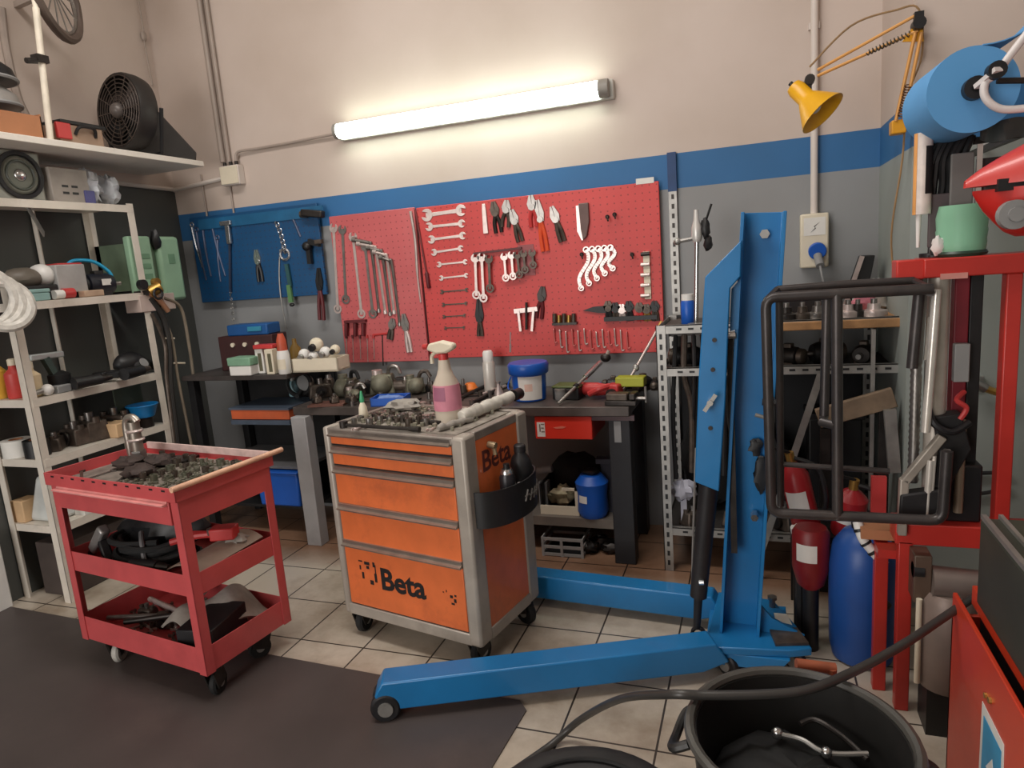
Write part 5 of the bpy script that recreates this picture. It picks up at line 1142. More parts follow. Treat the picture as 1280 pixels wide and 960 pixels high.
P(t, 'slats', m, mat('crate_grey', (150, 148, 146), .5)); P(t, 'uprights', MB().lohi((-.02, -.008, 0), (-.006, .0, .11)).lohi((-.126, -.008, 0), (-.112, 0, .11)).lohi((.094, -.008, 0), (.108, 0, .11)), mat('crate_grey', (150, 148, 146), .5)); P(t, 'bottom', MB().lohi((-.12, 0, 0), (.10, .2, .006)), BLACK)
for i, (x, y) in enumerate(((738, 690), (752, 684), (764, 690))):
    S('dark_casting', ORD[i]+' dark casting from the left on the floor below the bench shelf', 'engine part', lump(drop(PZ(x, y, 0), 0), (.05, .05, .035), .25), DARKSTEEL, 'dark castings under the bench')
# ---- side table things
zt_ = 1.046
t = T('parts_bin', 'dark red drawer case with three pale knobs on the left side table', 'case', drop(PZ(306, 463, zt_), zt_)+Vector((.02, .09, 0)), R(4))
P(t, 'case', MB().box((0, 0, .11), (.40, .16, .22)), mat('case_maroon', (58, 26, 26), .5), bev=.004)
for k in range(3): P(t, 'knob', MB().cyl((-.09+.09*k, -.08, .165), (-.09+.09*k, -.092, .165), .014, n=10), CREAM)
t = T('blue_case', 'blue plastic case lying on top of the dark red drawer case', 'case', t.location+Vector((.02, 0, .22)), R(4))
P(t, 'shell', MB().box((0, 0, .035), (.30, .14, .07)), mat('case_blue', (24, 80, 140), .4, 0, .15, 6), bev=.008); P(t, 'catch', MB().box((.06, -.075, .04), (.10, .012, .03)), mat('case_teal', (50, 130, 160), .4), bev=.003)
t = T('green_tub', 'pale green and white tub at the front of the side table', 'tub', drop(PZ(308, 468, zt_), zt_))
P(t, 'base', MB().box((0, 0, .03), (.16, .10, .06)), PLWHITE, bev=.006); P(t, 'top', MB().box((0, 0, .085), (.17, .11, .05)), mat('tub_green', (130, 172, 144), .5), bev=.006)
for i, (x, y, m_) in enumerate(((330, 466, LABELW), (342, 467, CREAM))):
    t = T('white_carton', ['narrow white carton right of the pale green tub on side table', 'cream carton with dark stripe left of the red-capped bottle'][i], 'carton', drop(PZ(x, y, zt_), zt_), .05)
    P(t, 'carton', MB().box((0, 0, .075), (.055, .05, .15)), m_, bev=.003); P(t, 'stripe', MB().box((.004, -.0256, .07), (.024, .001, .11)), mat('stripe_olive', (96, 92, 70), .6))
boxy('flat_red_case', 'flat red case resting on the two cartons on the side table', 'case', drop(PZ(337, 466, zt_), zt_)+Vector((0, .0, .151)), (.14, .07, .025), .05, REDPL)
t = T('glue_bottle', 'white bottle with a tall reddish cap on the side table', 'bottle', drop(PZ(357, 467, zt_), zt_))
P(t, 'body', MB().lathe((0, 0, 0), [(.034, 0), (.038, .006), (.037, .11), (.032, .14)], 18), PLWHITE); P(t, 'cap', MB().lathe((0, 0, .14), [(.030, 0), (.028, .06), (.016, .10)], 16), mat('cap_rust', (190, 84, 58), .5)); P(t, 'label', MB().lathe((0, 0, 0), [(.0385, .03), (.0382, .09)], 8, (0, 0, 1), R(-50), R(50)), CREAM)
S('amber_bottle', 'dull amber flat bottle just behind the red-capped white bottle', 'bottle', MB().lathe(drop(PZ(366, 463, zt_), zt_)+Y*.05, [(.03, 0), (.034, .01), (.034, .13), (.014, .16), (.013, .19)], 16), mat('amber', (128, 100, 46), .35))
t = T('white_tray', 'long cream tray heaped with white bulbs on the right of the side table', 'tray', drop(PZ(396, 466, zt_), zt_)+Vector((-.03, .10, 0)), R(3))
P(t, 'tray', MB().lohi((-.16, -.07, 0), (.15, .07, .01)).lohi((-.16, -.07, 0), (.15, -.062, .08)).lohi((-.16, .062, 0), (.15, .07, .08)).lohi((-.16, -.07, 0), (-.152, .07, .08)).lohi((.142, -.07, 0), (.15, .07, .08)), CREAM)
for i, (dx, dy, z, r_) in enumerate(((-.10, -.02, .10, .035), (-.02, .0, .155, .042), (.05, -.02, .11, .034), (.10, .01, .12, .03), (-.03, -.03, .09, .03))):
    t2 = T('white_bulb', ORD[i]+' white round fitting from the left heaped in the cream tray', 'fitting', t.location+Vector((dx, dy, z-r_)), 0, 'white fittings in the cream tray')
    P(t2, 'globe', MB().ball((0, 0, r_), r_, 12, 8), PLWHITE if i % 2 == 0 else CREAM); P(t2, 'neck', MB().cyl((0, -r_*.7, r_*.8), (0, -r_*1.4, r_*.6), r_*.5, n=10), BLACK if i % 2 else GALV)
t = T('clear_bottle', 'pale blue bottle at the edge below the side table top above white leg', 'bottle', drop(PZ(362, 494, .866), .866)+Vector((0, .05, 0)))
P(t, 'body', MB().lathe((0, 0, 0), [(.03, 0), (.034, .006), (.032, .07), (.02, .10)], 16), mat('pale_blue_plastic', (150, 190, 200), .3)); P(t, 'funnel', MB().lathe((0, 0, .10), [(.012, 0), (.02, .02), (.055, .06)], 16), PLWHITE)
t.location.z = BT+.001
# ================================================================== LEFT SHELVES, FAN, TROLLEY LOAD
def on(level, x, y, dx=0.0):
    """spot on a shelf under pixel-surveyed point, kept between the wall and the shelf edge"""
    z = levels[level]+.001; p = PX(x, y, -3.50); return Vector((-3.50+dx, min(max(p.y, 2.37), 3.10), z))
# ---- high plank
zp = 2.376
fc = Vector((-3.45, 3.27, 2.625))
fan = T('floor_fan', 'large black drum fan with mesh grille on the high plank', 'fan', (fc.x, fc.y, zp))
ax = Vector((-.16, -1, .06)).normalized()
FANM = mat('fan_black', (42, 38, 36), .5, .1, .2, 10)
P(fan, 'drum', MB().lathe(fc-ax*.10, [(.17, .06), (.205, .075), (.214, .11), (.214, .17), (.208, .185), (.20, .185), (.203, .11), (.185, .075)], 32, ax), FANM, world=True)
m = MB()
for k in range(1, 9): m.torus(fc+ax*.085, ax, .0225*k+.015, .0035, 28, 5)
u_, v_, w_ = frame(ax)
for k in range(12):
    a = 2*PI*k/12; d = u_*math.cos(a)+v_*math.sin(a); m.bar(fc+ax*.085+d*.03, fc+ax*.085+d*.203, .004, .006)
P(fan, 'grille', m, mat('grille_brown', (78, 68, 62), .5, .4, .2, 10), world=True)
m = MB()
for k in range(4):
    a = PI/4+PI*k/2; d = u_*math.cos(a)+v_*math.sin(a); t_ = w_.cross(d)
    m.sheet(lambda s_, q_, d=d, t_=t_: fc+d*(.04+.135*s_)+t_*((q_-.5)*(.06+.08*s_))+ax*(.02+.05*(q_-.5)), 5, 4, .003)
P(fan, 'blades', m, mat('fan_blade', (90, 80, 76), .4, .2), world=True)
hubp = P(fan, 'hub', MB().ball(fc+ax*.085, (.045, .045, .045), 14, 8), mat('hub_grey', (104, 96, 92), .4, .2), world=True)
P(fan, 'stand', MB().curve([fc+Vector((-.225, 0, 0)), Vector((fc.x-.22, fc.y+.02, zp+.05)), Vector((fc.x-.18, fc.y+.05, zp+.014)), Vector((fc.x+.10, fc.y+.05, zp+.014)), Vector((fc.x+.14, fc.y+.04, zp+.05)), fc+Vector((.222, 0, 0))], .012, 8), BLACK, world=True)
cs = T('black_case', 'black wedge-shaped case leaning behind the drum fan at the plank end', 'case', (-3.42, 3.52, zp))
P(cs, 'case', MB().prism([(-.20, 0), (.18, 0), (.19, .05), (-.04, .33), (-.12, .32), (-.20, .12)], (-3.40, 3.42, zp), (.45, .89, 0), Z, (-.12, .08, 0)), mat('case_black', (50, 47, 46), .45, 0, .2, 9), world=True, bev=.008)
P(cs, 'catch', MB().box((-3.395, 3.50, zp+.15), (.05, .05, .03), rz=.9), PLGREY, world=True, bev=.004)
bx = T('cardboard_box', 'open cardboard box at the left end of the high plank', 'box', (-3.50, 2.36, zp))
P(bx, 'box', MB().lohi((-.18, -.30, 0), (.14, .26, .006)).lohi((-.18, -.30, 0), (.14, -.294, .125)).lohi((-.18, .254, 0), (.14, .26, .125)).lohi((-.18, -.30, 0), (-.174, .26, .125)).lohi((.134, -.30, 0), (.14, .26, .115)), CARD)
for i, (y, z, s_, m_) in enumerate(((2.48, .03, .135, BLACK), (2.49, .15, .13, mat('helmet_grey', (150, 146, 142), .35, .2)), (2.485, .27, .135, BLACK))):
    t = T('dust_cover', [ 'lowest dark domed cover of the stack in the cardboard box', 'grey domed cover in the middle of the stack in the cardboard box', 'topmost black domed cover of the stack in the cardboard box'][i], 'cover', (-3.52, y, zp+.008+z), 0, 'domed covers in the cardboard box')
    P(t, 'dome', MB().lathe((0, 0, 0), [(s_, 0), (s_*1.02, .01), (s_*.92, .06), (s_*.6, .095), (.0, .105)], 24), m_)
    P(t, 'rim', MB().torus((0, 0, .008), Z, s_*1.02, .009, 26, 6), PLGREY)
t = T('tool_box', 'small beige toolbox with black handle and red catch beside the fan', 'toolbox', (-3.48, 2.86, zp), 0)
P(t, 'box', MB().box((0, 0, .055), (.18, .26, .11)), mat('box_beige', (158, 132, 112), .6), bev=.006); P(t, 'lid', MB().box((0, .02, .12), (.19, .27, .02)), BLACK, bev=.004)
P(t, 'handle', MB().curve([(0.09, -.04, .06), (.11, -.02, .10), (.11, .06, .10), (.09, .08, .06)], .009, 8), BLACK); P(t, 'catch', MB().box((.095, -.11, .07), (.02, .08, .08)), REDPL, bev=.004)
pp = PX(61, 165, -3.36); pt_ = PX(44, 5, -3.36)
pole = T('telescopic_pole', 'white telescopic pole with dark clamp standing on the high plank', 'pole', (-3.36, pp.y, zp))
P(pole, 'pole', MB().cyl((-3.36, pp.y, zp), (-3.36, pt_.y, 3.02), .016, n=12).cyl((-3.36, pt_.y, 3.02), (-3.36, pt_.y-.02, 3.35), .012, n=12), mat('pole_white', (232, 222, 204), .45), world=True)
pc_ = PX(50, 74, -3.36)
P(pole, 'clamp', MB().box(pc_, (.05, .06, .035)).cyl(pc_+Vector((.02, -.04, -.02)), pc_+Vector((.02, -.09, -.03)), .014, n=8), DARKSTEEL, world=True)
wc = PX(66, -14, -3.45); 
wh = T('spoked_wheel', 'brown spoked wheel hanging from the wall at the top left', 'wheel', (wc.x, wc.y, wc.z-.2))
axw = Vector((.9, .45, .08)).normalized(); uw, vw, _ = frame(axw); RW = .24
P(wh, 'tyre', MB().torus(wc, axw, RW, .024, 32, 8), mat('tyre_brown', (92, 78, 70), .6, 0, .2), world=True); P(wh, 'rim', MB().torus(wc, axw, RW-.03, .009, 32, 6), STEEL, world=True); P(wh, 'hub', MB().cyl(wc-axw*.03, wc+axw*.03, .03, n=14), STEEL, world=True)
m = MB()
for k in range(14):
    a = 2*PI*k/14; m.cyl(wc, wc+(uw*math.cos(a)+vw*math.sin(a))*(RW-.03), .004, n=5)
P(wh, 'spokes', m, STEEL, world=True)
P(wh, 'wall_bracket', MB().bar(wc, Vector((XW, wc.y+.05, wc.z)), .03, .03), GREYC, world=True)
S('trunking', 'dark cable trunking running down the left wall to the plank', 'trunking', MB().curve([PX(2, 10, XW+.02), PX(8, 60, XW+.02), PX(22, 120, XW+.02), PX(36, 152, XW+.021), Vector((XW+.021, PX(39, 157, XW).y, 2.37))], .02, 8), mat('trunking_grey', (150, 136, 126), .6))  # tube added where the wall only shows a dark shading line
S('roof_duct', 'grey sloping duct cut off at the top left corner', 'duct', MB().bar(Vector((XW+.12, 1.6, 3.05)), Vector((XW+.12, 2.62, 3.40)), .2, .18), mat('duct_grey', (128, 120, 114), .6))

# ---- shelf 1 (z 2.09)
p = on(0, 44, 244)
sp_ = T('loudspeaker', 'square grey loudspeaker with round silver cone on the top shelf', 'loudspeaker', (-3.56, 2.55, p.z), R(0))
P(sp_, 'cabinet', MB().box((-.02, 0, .125), (.17, .25, .25)), mat('speaker_grey', (150, 150, 142), .45, .2), bev=.012)
fx = .066
P(sp_, 'surround', MB().lathe((fx, 0, .125), [(.118, 0), (.118, .014), (.10, .016), (.094, .004)], 30, X), MATTBLACK)
P(sp_, 'cone', MB().lathe((fx, 0, .125), [(.094, .006), (.085, .012), (.06, .004), (.036, .0)], 30, X), mat('cone_grey', (120, 122, 112), .5, .2))
P(sp_, 'dust_cap', MB().ball((fx+.004, 0, .125), (.018, .032, .032), 16, 8), CHROME)
P(sp_, 'trim_ring', MB().torus((fx+.01, 0, .125), X, .07, .006, 28, 6), mat('cone_ring', (70, 74, 66), .4))
t = T('power_supply', 'beige-grey box with four dark slots beside the loudspeaker', 'box', (-3.55, 2.80, p.z))
P(t, 'case', MB().box((0, 0, .09), (.17, .22, .18)), mat('psu_beige', (164, 156, 148), .5), bev=.005)
for dy in (-.035, .02):
    for z in (.05, .085): P(t, 'slot', MB().box((.086, dy, z), (.002, .035, .012)), BLACK)
P(t, 'blue_base', MB().box((.02, .10, .035), (.15, .06, .07)), mat('base_violet', (84, 84, 140), .5), bev=.004)
for i, (y, h, w_) in enumerate(((2.95, .19, .085), (3.07, .17, .07))):
    S('plastic_bag', ['crumpled clear bag of white fittings beside the beige-grey box', 'clear knotted bag at the far end of the top shelf'][i], 'bag', MB().ball((-3.53, y, p.z+h/2), (.08, w_*.75, h/2), 18, 12, noise=.22), mat('bag_film', (196, 200, 206), .25, 0, .2, 22, .25, (120, 124, 136)))
# ---- shelf 2 (z 1.585)
z2 = levels[1]+.001
t = T('charger_box', 'light grey box with red top edge on the second shelf', 'box', (-3.56, 2.72, z2+.03))
P(t, 'case', MB().box((0, 0, .075), (.16, .17, .15)), mat('case_lightgrey', (168, 166, 164), .45), bev=.006); P(t, 'red_top', MB().box((.02, .01, .152), (.10, .14, .012)), REDPL, bev=.003)
P(t, 'feet', MB().box((0, 0, -.015), (.13, .15, .03)), BLACK)
t = T('round_appliance', 'white round-backed appliance left of the grey box on second shelf', 'appliance', (-3.56, 2.55, z2+.0))
P(t, 'base', MB().box((0, -.02, .04), (.15, .22, .08)), BLACK, bev=.01); P(t, 'shell', MB().ball((0, .06, .13), (.07, .06, .06), 16, 10), PLWHITE); P(t, 'body', MB().ball((0, -.04, .12), (.07, .10, .055), 16, 9, noise=.06), mat('appliance_taupe', (104, 96, 86), .5))
motor('electric_motor', 'black electric motor with pale badge on the second shelf', 'motor', (-3.54, 2.92, z2), R(78), .062, .15, mat('motor_navy', (30, 32, 42), .4, .1), BLACK)
S('motor_badge', 'pale printed badge on the side of the black electric motor', 'badge', MB().box((-3.474, 2.92, z2+.075), (.003, .06, .035)), LABELW)
S('air_hose', 'bright cyan hose arching over the black motor on the second shelf', 'hose', MB().curve([(-3.60, 2.78, z2+.14), (-3.58, 2.80, z2+.195), (-3.57, 2.86, z2+.205), (-3.55, 2.93, z2+.19), (-3.53, 2.99, z2+.135), (-3.52, 3.0, z2+.09)], .010, 8), CYAN)
boxy('teal_box', 'pale teal plastic box at the near end of the second shelf', 'box', (-3.49, 2.47, z2), (.10, .16, .06), 0, TEAL, TEAL, .02)
t = T('red_cap_bottle', 'small white bottle with red cap lying at the front of second shelf', 'bottle', (-3.47, 2.63, z2))
P(t, 'body', MB().cyl((0, -.04, .025), (0, .01, .025), .024, n=14), PLWHITE); P(t, 'cap', MB().cyl((0, .01, .028), (0, .07, .028), .027, n=12), REDPL)
boxy('wood_block', 'small beige block in front of the black motor on second shelf', 'block', (-3.46, 2.80, z2), (.05, .12, .035), 0, mat('block_beige', (188, 160, 136), .7))
# pale green unit hanging at the far end of the shelf
t = T('charger_unit', 'pale green two-panel wall unit hanging at the far end of the shelves', 'wall unit', (-3.70, 3.30, 1.58))
P(t, 'left_panel', MB().box((.19, -.10, .17), (.05, .16, .34)), PALEGREEN, bev=.012); P(t, 'right_panel', MB().box((.19, .115, .14), (.05, .17, .40)), PALEGREEN, bev=.02)
P(t, 'backplate', MB().lohi((-.099, -.16, .02), (.17, .18, .30)), mat('backplate_green', (104, 122, 100), .6))
for z in (.10, .16, .22): P(t, 'groove', MB().box((.2165, -.10, z), (.002, .11, .03)), mat('groove_green', (112, 150, 120), .5), bev=.002)
P(t, 'window', MB().box((.2165, .12, .2), (.002, .05, .06)), mat('groove_green', (112, 150, 120), .5)); P(t, 'black_strap', MB().ball((.20, .03, .32), (.03, .03, .06), 10, 7, noise=.2), BLACK)
t = T('label_box', 'pale box with black triangle mark hanging under the second shelf end', 'box', (-3.56, 3.20, 1.47))
P(t, 'case', MB().box((.08, 0, .05), (.12, .26, .10)), mat('box_pinkgrey', (190, 172, 164), .6), bev=.004); P(t, 'hanger', MB().lohi((.02, -.10, .1), (.03, .10, .115)), GALV)
P(t, 'triangle_mark', MB().prism([(-.03, .02), (.03, .02), (.0, .08)], (.1405, .03, 0), Y, Z, (.001, 0, 0)), INK)
# torch hoses and fittings hanging at the end of the unit
HS = mat('hose_dark', (44, 42, 40), .6); HS2 = mat('hose_tan', (132, 120, 104), .55, 0, .2)
def hp_(x, y, X_=-3.42): return PX(x, y, X_)
for i, (pts, r_, m_, lab) in enumerate((
    ([(188, 372), (205, 400), (212, 440), (213, 480), (220, 540), (224, 575)], .018, HS, 'thick dark hose hanging from the brass regulator by the shelf end'),
    ([(205, 372), (226, 385), (236, 430), (243, 480), (248, 520), (249, 556)], .010, HS2, 'outermost tan hose curving down the left wall from the regulator'),
    ([(196, 385), (214, 420), (222, 470), (232, 520), (240, 560)], .009, HS2, 'thin tan hose hanging between the thick dark hose and outer hose'),
    ([(190, 392), (206, 430), (208, 470), (214, 520), (219, 560)], .012, GREASY, 'brownish hose hanging left of the thick dark hose'))):
    S('hanging_hose', lab, 'hose', MB().curve([hp_(x, y)+Vector((0, .0, 0)) for x, y in pts], r_, 8), m_)
t = T('gas_regulator', 'brass gas regulator clamped at the far end of the second shelf', 'regulator', hp_(188, 372))
c = hp_(186, 366)
P(t, 'body', MB().cyl(c, c+Vector((.03, .06, .03)), .035, n=16), BRASS, world=True); P(t, 'gauge', MB().cyl(c+Vector((0, -.05, .05)), c+Vector((.03, -.05, .05)), .03, n=16), BLACK, world=True); P(t, 'gauge_cap', MB().cyl(c+Vector((0, .05, .06)), c+Vector((.03, .05, .06)), .025, n=16), BRASS, world=True)
P(t, 'outlet', MB().curve([c, c+Vector((.02, .05, -.05)), c+Vector((.02, .10, -.12))], .016, 8), mat('copper_tube', (180, 132, 104), .45, .4), world=True); P(t, 'handwheel', MB().torus(c+Vector((.05, .02, -.01)), X, .03, .008, 16, 6), BLACK, world=True); P(t, 'hook', MB().bar(c, c+Vector((-.05, -.06, -.0)), .03, .03), DARKSTEEL, world=True)
for i, (x, y) in enumerate(((209, 423), (219, 454))):
    S('hose_clip', ['upper pale cross clip on the hanging hoses', 'lower pale cross clip on the hanging hoses'][i], 'clip', MB().cyl(hp_(x-6, y), hp_(x+9+3*i, y), .006, n=8), CREAM)
# white corrugated hose coil hung on the near front post
m = MB(); c0 = PX(-10, 372, -3.37)
for k in range(3):
    cc = c0+Vector((.02*k, -.05+.035*k, -.02*k)); m.torus(cc, Vector((1, -.4, .1*k)), .13-.012*k, .024, 30, 8)
S('corrugated_hose', 'white corrugated hose coil hung on the near shelf post', 'hose', m, mat('hose_white', (206, 202, 194), .5, 0, .2, 30, .4, (130, 124, 116)))
# ---- shelf 3 (z 1.10)
z3 = levels[2]+.001
for i, (y, x, h, m_) in enumerate(((2.385, -3.72, .19, mat('can_yellow', (226, 176, 66), .45)), (2.40, -3.61, .17, mat('can_red', (200, 70, 66), .45)), (2.42, -3.52, .15, mat('can_cream', (226, 206, 170), .45)))):
    lathe_thing('lubricant_bottle', ['tall yellow lubricant bottle at the near end of the middle shelf', 'red lubricant bottle beside the yellow one on the middle shelf', 'cream lubricant bottle nearest the post on the middle shelf'][i], 'bottle', (x, y, z3), [('body', [(.04, 0), (.045, .008), (.045, h*.75), (.02, h*.9), (.018, h)], m_), ('cap', [(.02, h), (.02, h+.03), (.012, h+.035)], REDPL if i == 0 else CREAM)])
drill('cordless_drill', 'black cordless drill lying at the near end of the middle shelf', (-3.55, 2.66, z3+.0), R(80), BLACK, DARKSTEEL, 1.0, True)
drill('impact_wrench', 'black impact wrench lying in the centre of the middle shelf', (-3.53, 2.86, z3), R(100), BLACK, GREASY, 1.05, True)
t = T('polisher', 'black round polisher with grey disc on the far end of the middle shelf', 'polisher', (-3.52, 3.03, z3))
P(t, 'motor', MB().ball((0, -.02, .075), (.06, .10, .07), 14, 9, noise=.05), BLACK); P(t, 'disc', MB().lathe((.03, .02, .06), [(.0, 0), (.055, .0), (.06, .02), (.05, .03), (.02, .035)], 20, (1, .1, .4)), MATTBLACK); P(t, 'disc_face', MB().cyl((.066, .024, .072), (.068, .0242, .073), .03, n=16), PLGREY); P(t, 'handle', MB().curve([(0, .05, .06), (.0, .12, .06), (-.02, .17, .02)], .018, 8), BLACK)
t = T('spray_gun', 'pale grey spray gun lying on black tools on the middle shelf', 'spray gun', (-3.52, 2.52, z3), R(90))
P(t, 'barrel', MB().bar((-.09, 0, .20), (.09, 0, .195), .035, .032), mat('gun_grey', (176, 182, 182), .4, .4), bev=.006); P(t, 'grip', MB().bar((-.01, 0, .19), (.03, 0, .08), .035, .032), mat('grip_darkteal', (60, 76, 72), .5)); P(t, 'cup', MB().lathe((.05, 0, 0), [(.05, 0), (.055, .01), (.055, .09), (.02, .11)], 16), BLACK)
t = T('white_bulb', 'white light bulb lying at the near front of the middle shelf', 'bulb', (-3.46, 2.43, z3))
P(t, 'globe', MB().ball((0, .02, .03), .03, 14, 9), PLWHITE); P(t, 'socket', MB().cyl((0, -.01, .03), (0, -.05, .024), .014, n=10), GALV)
boxy('pale_box', 'small pale grey box beside the white bulb on the middle shelf', 'box', (-3.47, 2.53, z3), (.06, .08, .04), 0, PLGREY)
# back card standing behind shelves 4-5
S('green_card', 'dark grey-green sheet standing at the back between middle and lower shelves', 'sheet', MB().lohi((-3.60, 2.93, levels[3]+.001), (-3.59, 3.12, 1.085)), mat('sheet_green', (76, 88, 76), .7))
# ---- shelf 4 (z .785)
z4 = levels[3]+.001
t = T('blue_basin', 'blue plastic basin on the far end of the lower shelf', 'basin', (-3.49, 3.02, z4+.06))
P(t, 'bowl', MB().lathe((0, 0, 0), [(.05, 0), (.06, .004), (.085, .07), (.092, .075), (.088, .08), (.078, .07), (.052, .012)], 24), mat('basin_blue', (20, 120, 186), .35)); P(t, 'foot', MB().cyl((0, 0, -.06), (0, 0, 0.001), .05, n=14), DARKSTEEL)
boxy('beige_box', 'beige cardboard box left of the blue basin on the lower shelf', 'box', (-3.50, 2.84, z4), (.16, .16, .08), .05, mat('box_tan', (206, 172, 132), .8))
for i, (y, h, m_) in enumerate(((2.64, .13, GREASY), (2.74, .16, mat('lump_brown', (78, 66, 60), .6, .2, .3, 20)), (2.90, .15, BLACK), (2.52, .10, STEEL))):
    casting(ORD[i]+' engine part from the near end along the lower shelf' if False else ['grey engine part near the front post on the lower shelf', 'brown engine part in the middle of the lower shelf', 'black part behind the beige box on the lower shelf', 'bright metal engine part nearest the post on the lower shelf'][i], (-3.58, y, z4), h*.7, 40+i)
for i, (x, y, r_) in enumerate(((-3.70, 2.40, .07), (-3.56, 2.405, .06))):
    t = T('tape_roll', ['white tape roll at the back near end of the lower shelf', 'black tape roll at the near end of the lower shelf'][i], 'tape roll', (x, y, z4), 0, None)
    P(t, 'roll', MB().lathe((0, 0, 0), [(r_*.5, 0), (r_, 0), (r_, .09), (r_*.5, .09), (r_*.5, 0)], 22), LABELW if i == 0 else BLACK); P(t, 'core', MB().lathe((0, 0, 0.002), [(r_*.42, 0), (r_*.5, 0), (r_*.5, .088), (r_*.42, .088), (r_*.42, 0)], 22), CARD)
# ---- bottom shelf (z .425)
z5 = levels[4]+.001
t = T('white_jug', 'white translucent plastic jug on the bottom shelf at the near end', 'jug', (-3.60, 2.45, z5))
P(t, 'body', MB().box((0, 0, .12), (.2, .14, .24), taper=.45), mat('jug_white', (206, 210, 208), .4), bev=.02); P(t, 'cap', MB().cyl((0, 0, .24), (0, 0, .265), .03, n=14), PLWHITE)
boxy('beige_carton', 'beige carton at the back of the bottom shelf', 'carton', (-3.73, 2.40, z5), (.09, .10, .12), 0, mat('box_tan', (206, 172, 132), .8))
S('paper_stack', 'stack of pale papers under the white jug side on the bottom shelf', 'papers', MB().box((-3.50, 2.60, z5+.015), (.13, .2, .03)).box((-3.50, 2.61, z5+.034), (.12, .19, .008), rz=.1), LABELW)
boxy('brown_box', 'dark brown box on the floor under the bottom shelf', 'box', (-3.60, 2.60, .0), (.22, .42, .30), 0, mat('box_darkbrown', (74, 64, 60), .7), None, .02, .006)
S('white_cupboard', 'low white cupboard against the left wall, cut off at the left edge', 'cupboard', MB().lohi((XW+.001, 1.6, 0), (XW+.06, 2.24, .42)), PLWHITE, bev=.006)

# ---- red trolley loads
zt1 = .84
t = T('pipe_clamp', 'tall silver bent-pipe clamp standing on the back left of the red trolley', 'clamp', TRP(.10, .30, zt1))
P(t, 'pipe', MB().curve([(0, 0, 0), (0, 0, .10), (0, 0, .17), (.015, 0, .205), (.05, 0, .21), (.07, 0, .19)], .016, 10), mat('pipe_satin', (176, 168, 158), .35, .8)); P(t, 'base', MB().cyl((0, 0, 0), (0, 0, .012), .035, n=14), GREASY)
P(t, 'collar', MB().cyl((.045, 0, .06), (.045, 0, .19), .026, n=14), mat('collar_satin', (150, 142, 132), .4, .7)); P(t, 'nut', MB().cyl((.045, 0, .0), (.045, 0, .06), .034, n=6), STEEL); P(t, 'ring', MB().torus((.045, 0, .15), Z, .03, .007, 16, 6), PALESTEEL); P(t, 'ring', MB().torus((.045, 0, .11), Z, .03, .007, 16, 6), PALESTEEL)
S('dark_plate', 'dark flat plate lying at the back left of the red trolley top', 'plate', MB().box(TRP(.25, .36, zt1+.006), (.26, .10, .012), rz=TR_A+.3), DARKSTEEL)
TRf = TRP
strew_local(10, TRf, .05, .75, .06, .38, zt1, 31, flat_spanner('small greasy spanner lying in the red trolley top tray', 'spanners in the trolley top tray', .10, .2, (GREASY, STEEL, DARKSTEEL)))
strew_local(22, TRf, .42, .76, .10, .38, zt1, 33, socket_at('small grey-green steel socket in the right half of the trolley top tray', 'sockets in the trolley top tray', mat('socket_olive', (118, 120, 104), .4, .6, .3, 20)))
strew_local(12, TRf, .06, .40, .20, .40, zt1, 35, socket_at('small dark socket in the left half of the trolley top tray', 'dark sockets in the trolley tray', GREASY))
# loose nuts and washers nobody could count
m = MB(); r_ = random.Random(9)
for k in range(220):
    q = TRP(r_.uniform(.36, .77), r_.uniform(.03, .40), zt1); m.cyl(q+Z*(.001), q+Z*(.006+r_.random()*.012), r_.uniform(.005, .011), n=6)
S('loose_nuts', 'scatter of small nuts and washers over the right half of trolley tray', 'nuts', m, mat('nut_metal', (140, 138, 124), .4, .6, .4, 30), kind='stuff')
S('tray_liner', 'grimy grey liner covering the bottom of the trolley top tray', 'liner', MB().box(TRP(.40, .22, zt1-.0005), (.79, .43, .003), rz=TR_A), mat('liner_grime', (132, 122, 114), .7, 0, .4, 16, .5, (56, 48, 44)))
for i, (x, y) in enumerate(((.17, .24), (.30, .30), (.36, .16))):
    S('oily_cloth', ORD[i]+' dark brown oily cloth lump from the left on the trolley top', 'cloth', MB().ball(TRP(x, y, zt1+.026), (.07, .05, .026), 14, 8, noise=.3), mat('oily_brown', (62, 50, 46), .7, 0, .4, 20), 'oily cloths on the trolley')
# middle tray
zt2 = .452
def cable_loops(c, n, Rr, r, seed):
    r_ = random.Random(seed); pts = []
    for k in range(n*8):
        a = 2*PI*k/8+r_.uniform(-.2, .2); rr = Rr*r_.uniform(.75, 1.1); pts.append(Vector(c)+Vector((rr*math.cos(a)*1.4, rr*math.sin(a), r+.006+.012*(k//8)+r_.random()*.01)))
    return MB().curve(pts, r, 7, 4)
S('air_hose', 'coiled black rubber hose in the middle tray of the red trolley', 'hose', cable_loops(TRP(.33, .19, zt2), 9, .13, .014, 2), RUBBER)
S('tool_pouch', 'black pouch heaped at the back of the trolley middle tray', 'pouch', MB().ball(TRP(.29, .27, zt2+.125), (.22, .115, .105), 18, 10, noise=.18), BLACK)
t = T('air_ratchet', 'grey pistol-shaped air tool at the left of the trolley middle tray', 'air tool', TRP(.07, .10, zt2), TR_A)
P(t, 'body', MB().bar((-.03, 0, .05), (.07, 0, .16), .045, .045), mat('air_tool_grey', (150, 148, 146), .35, .5), bev=.01); P(t, 'grip', MB().bar((.04, 0, .10), (.10, -.02, .02), .04, .036), BLACK, bev=.008); P(t, 'muzzle', MB().cyl((-.03, 0, .05), (-.06, 0, .03), .016, n=10), BLACK)
drill('cordless_drill', 'black cordless drill in the middle tray just behind the front rim', TRP(.44, .20, zt2+.02), TR_A+.2, BLACK, DARKSTEEL, .9, True)
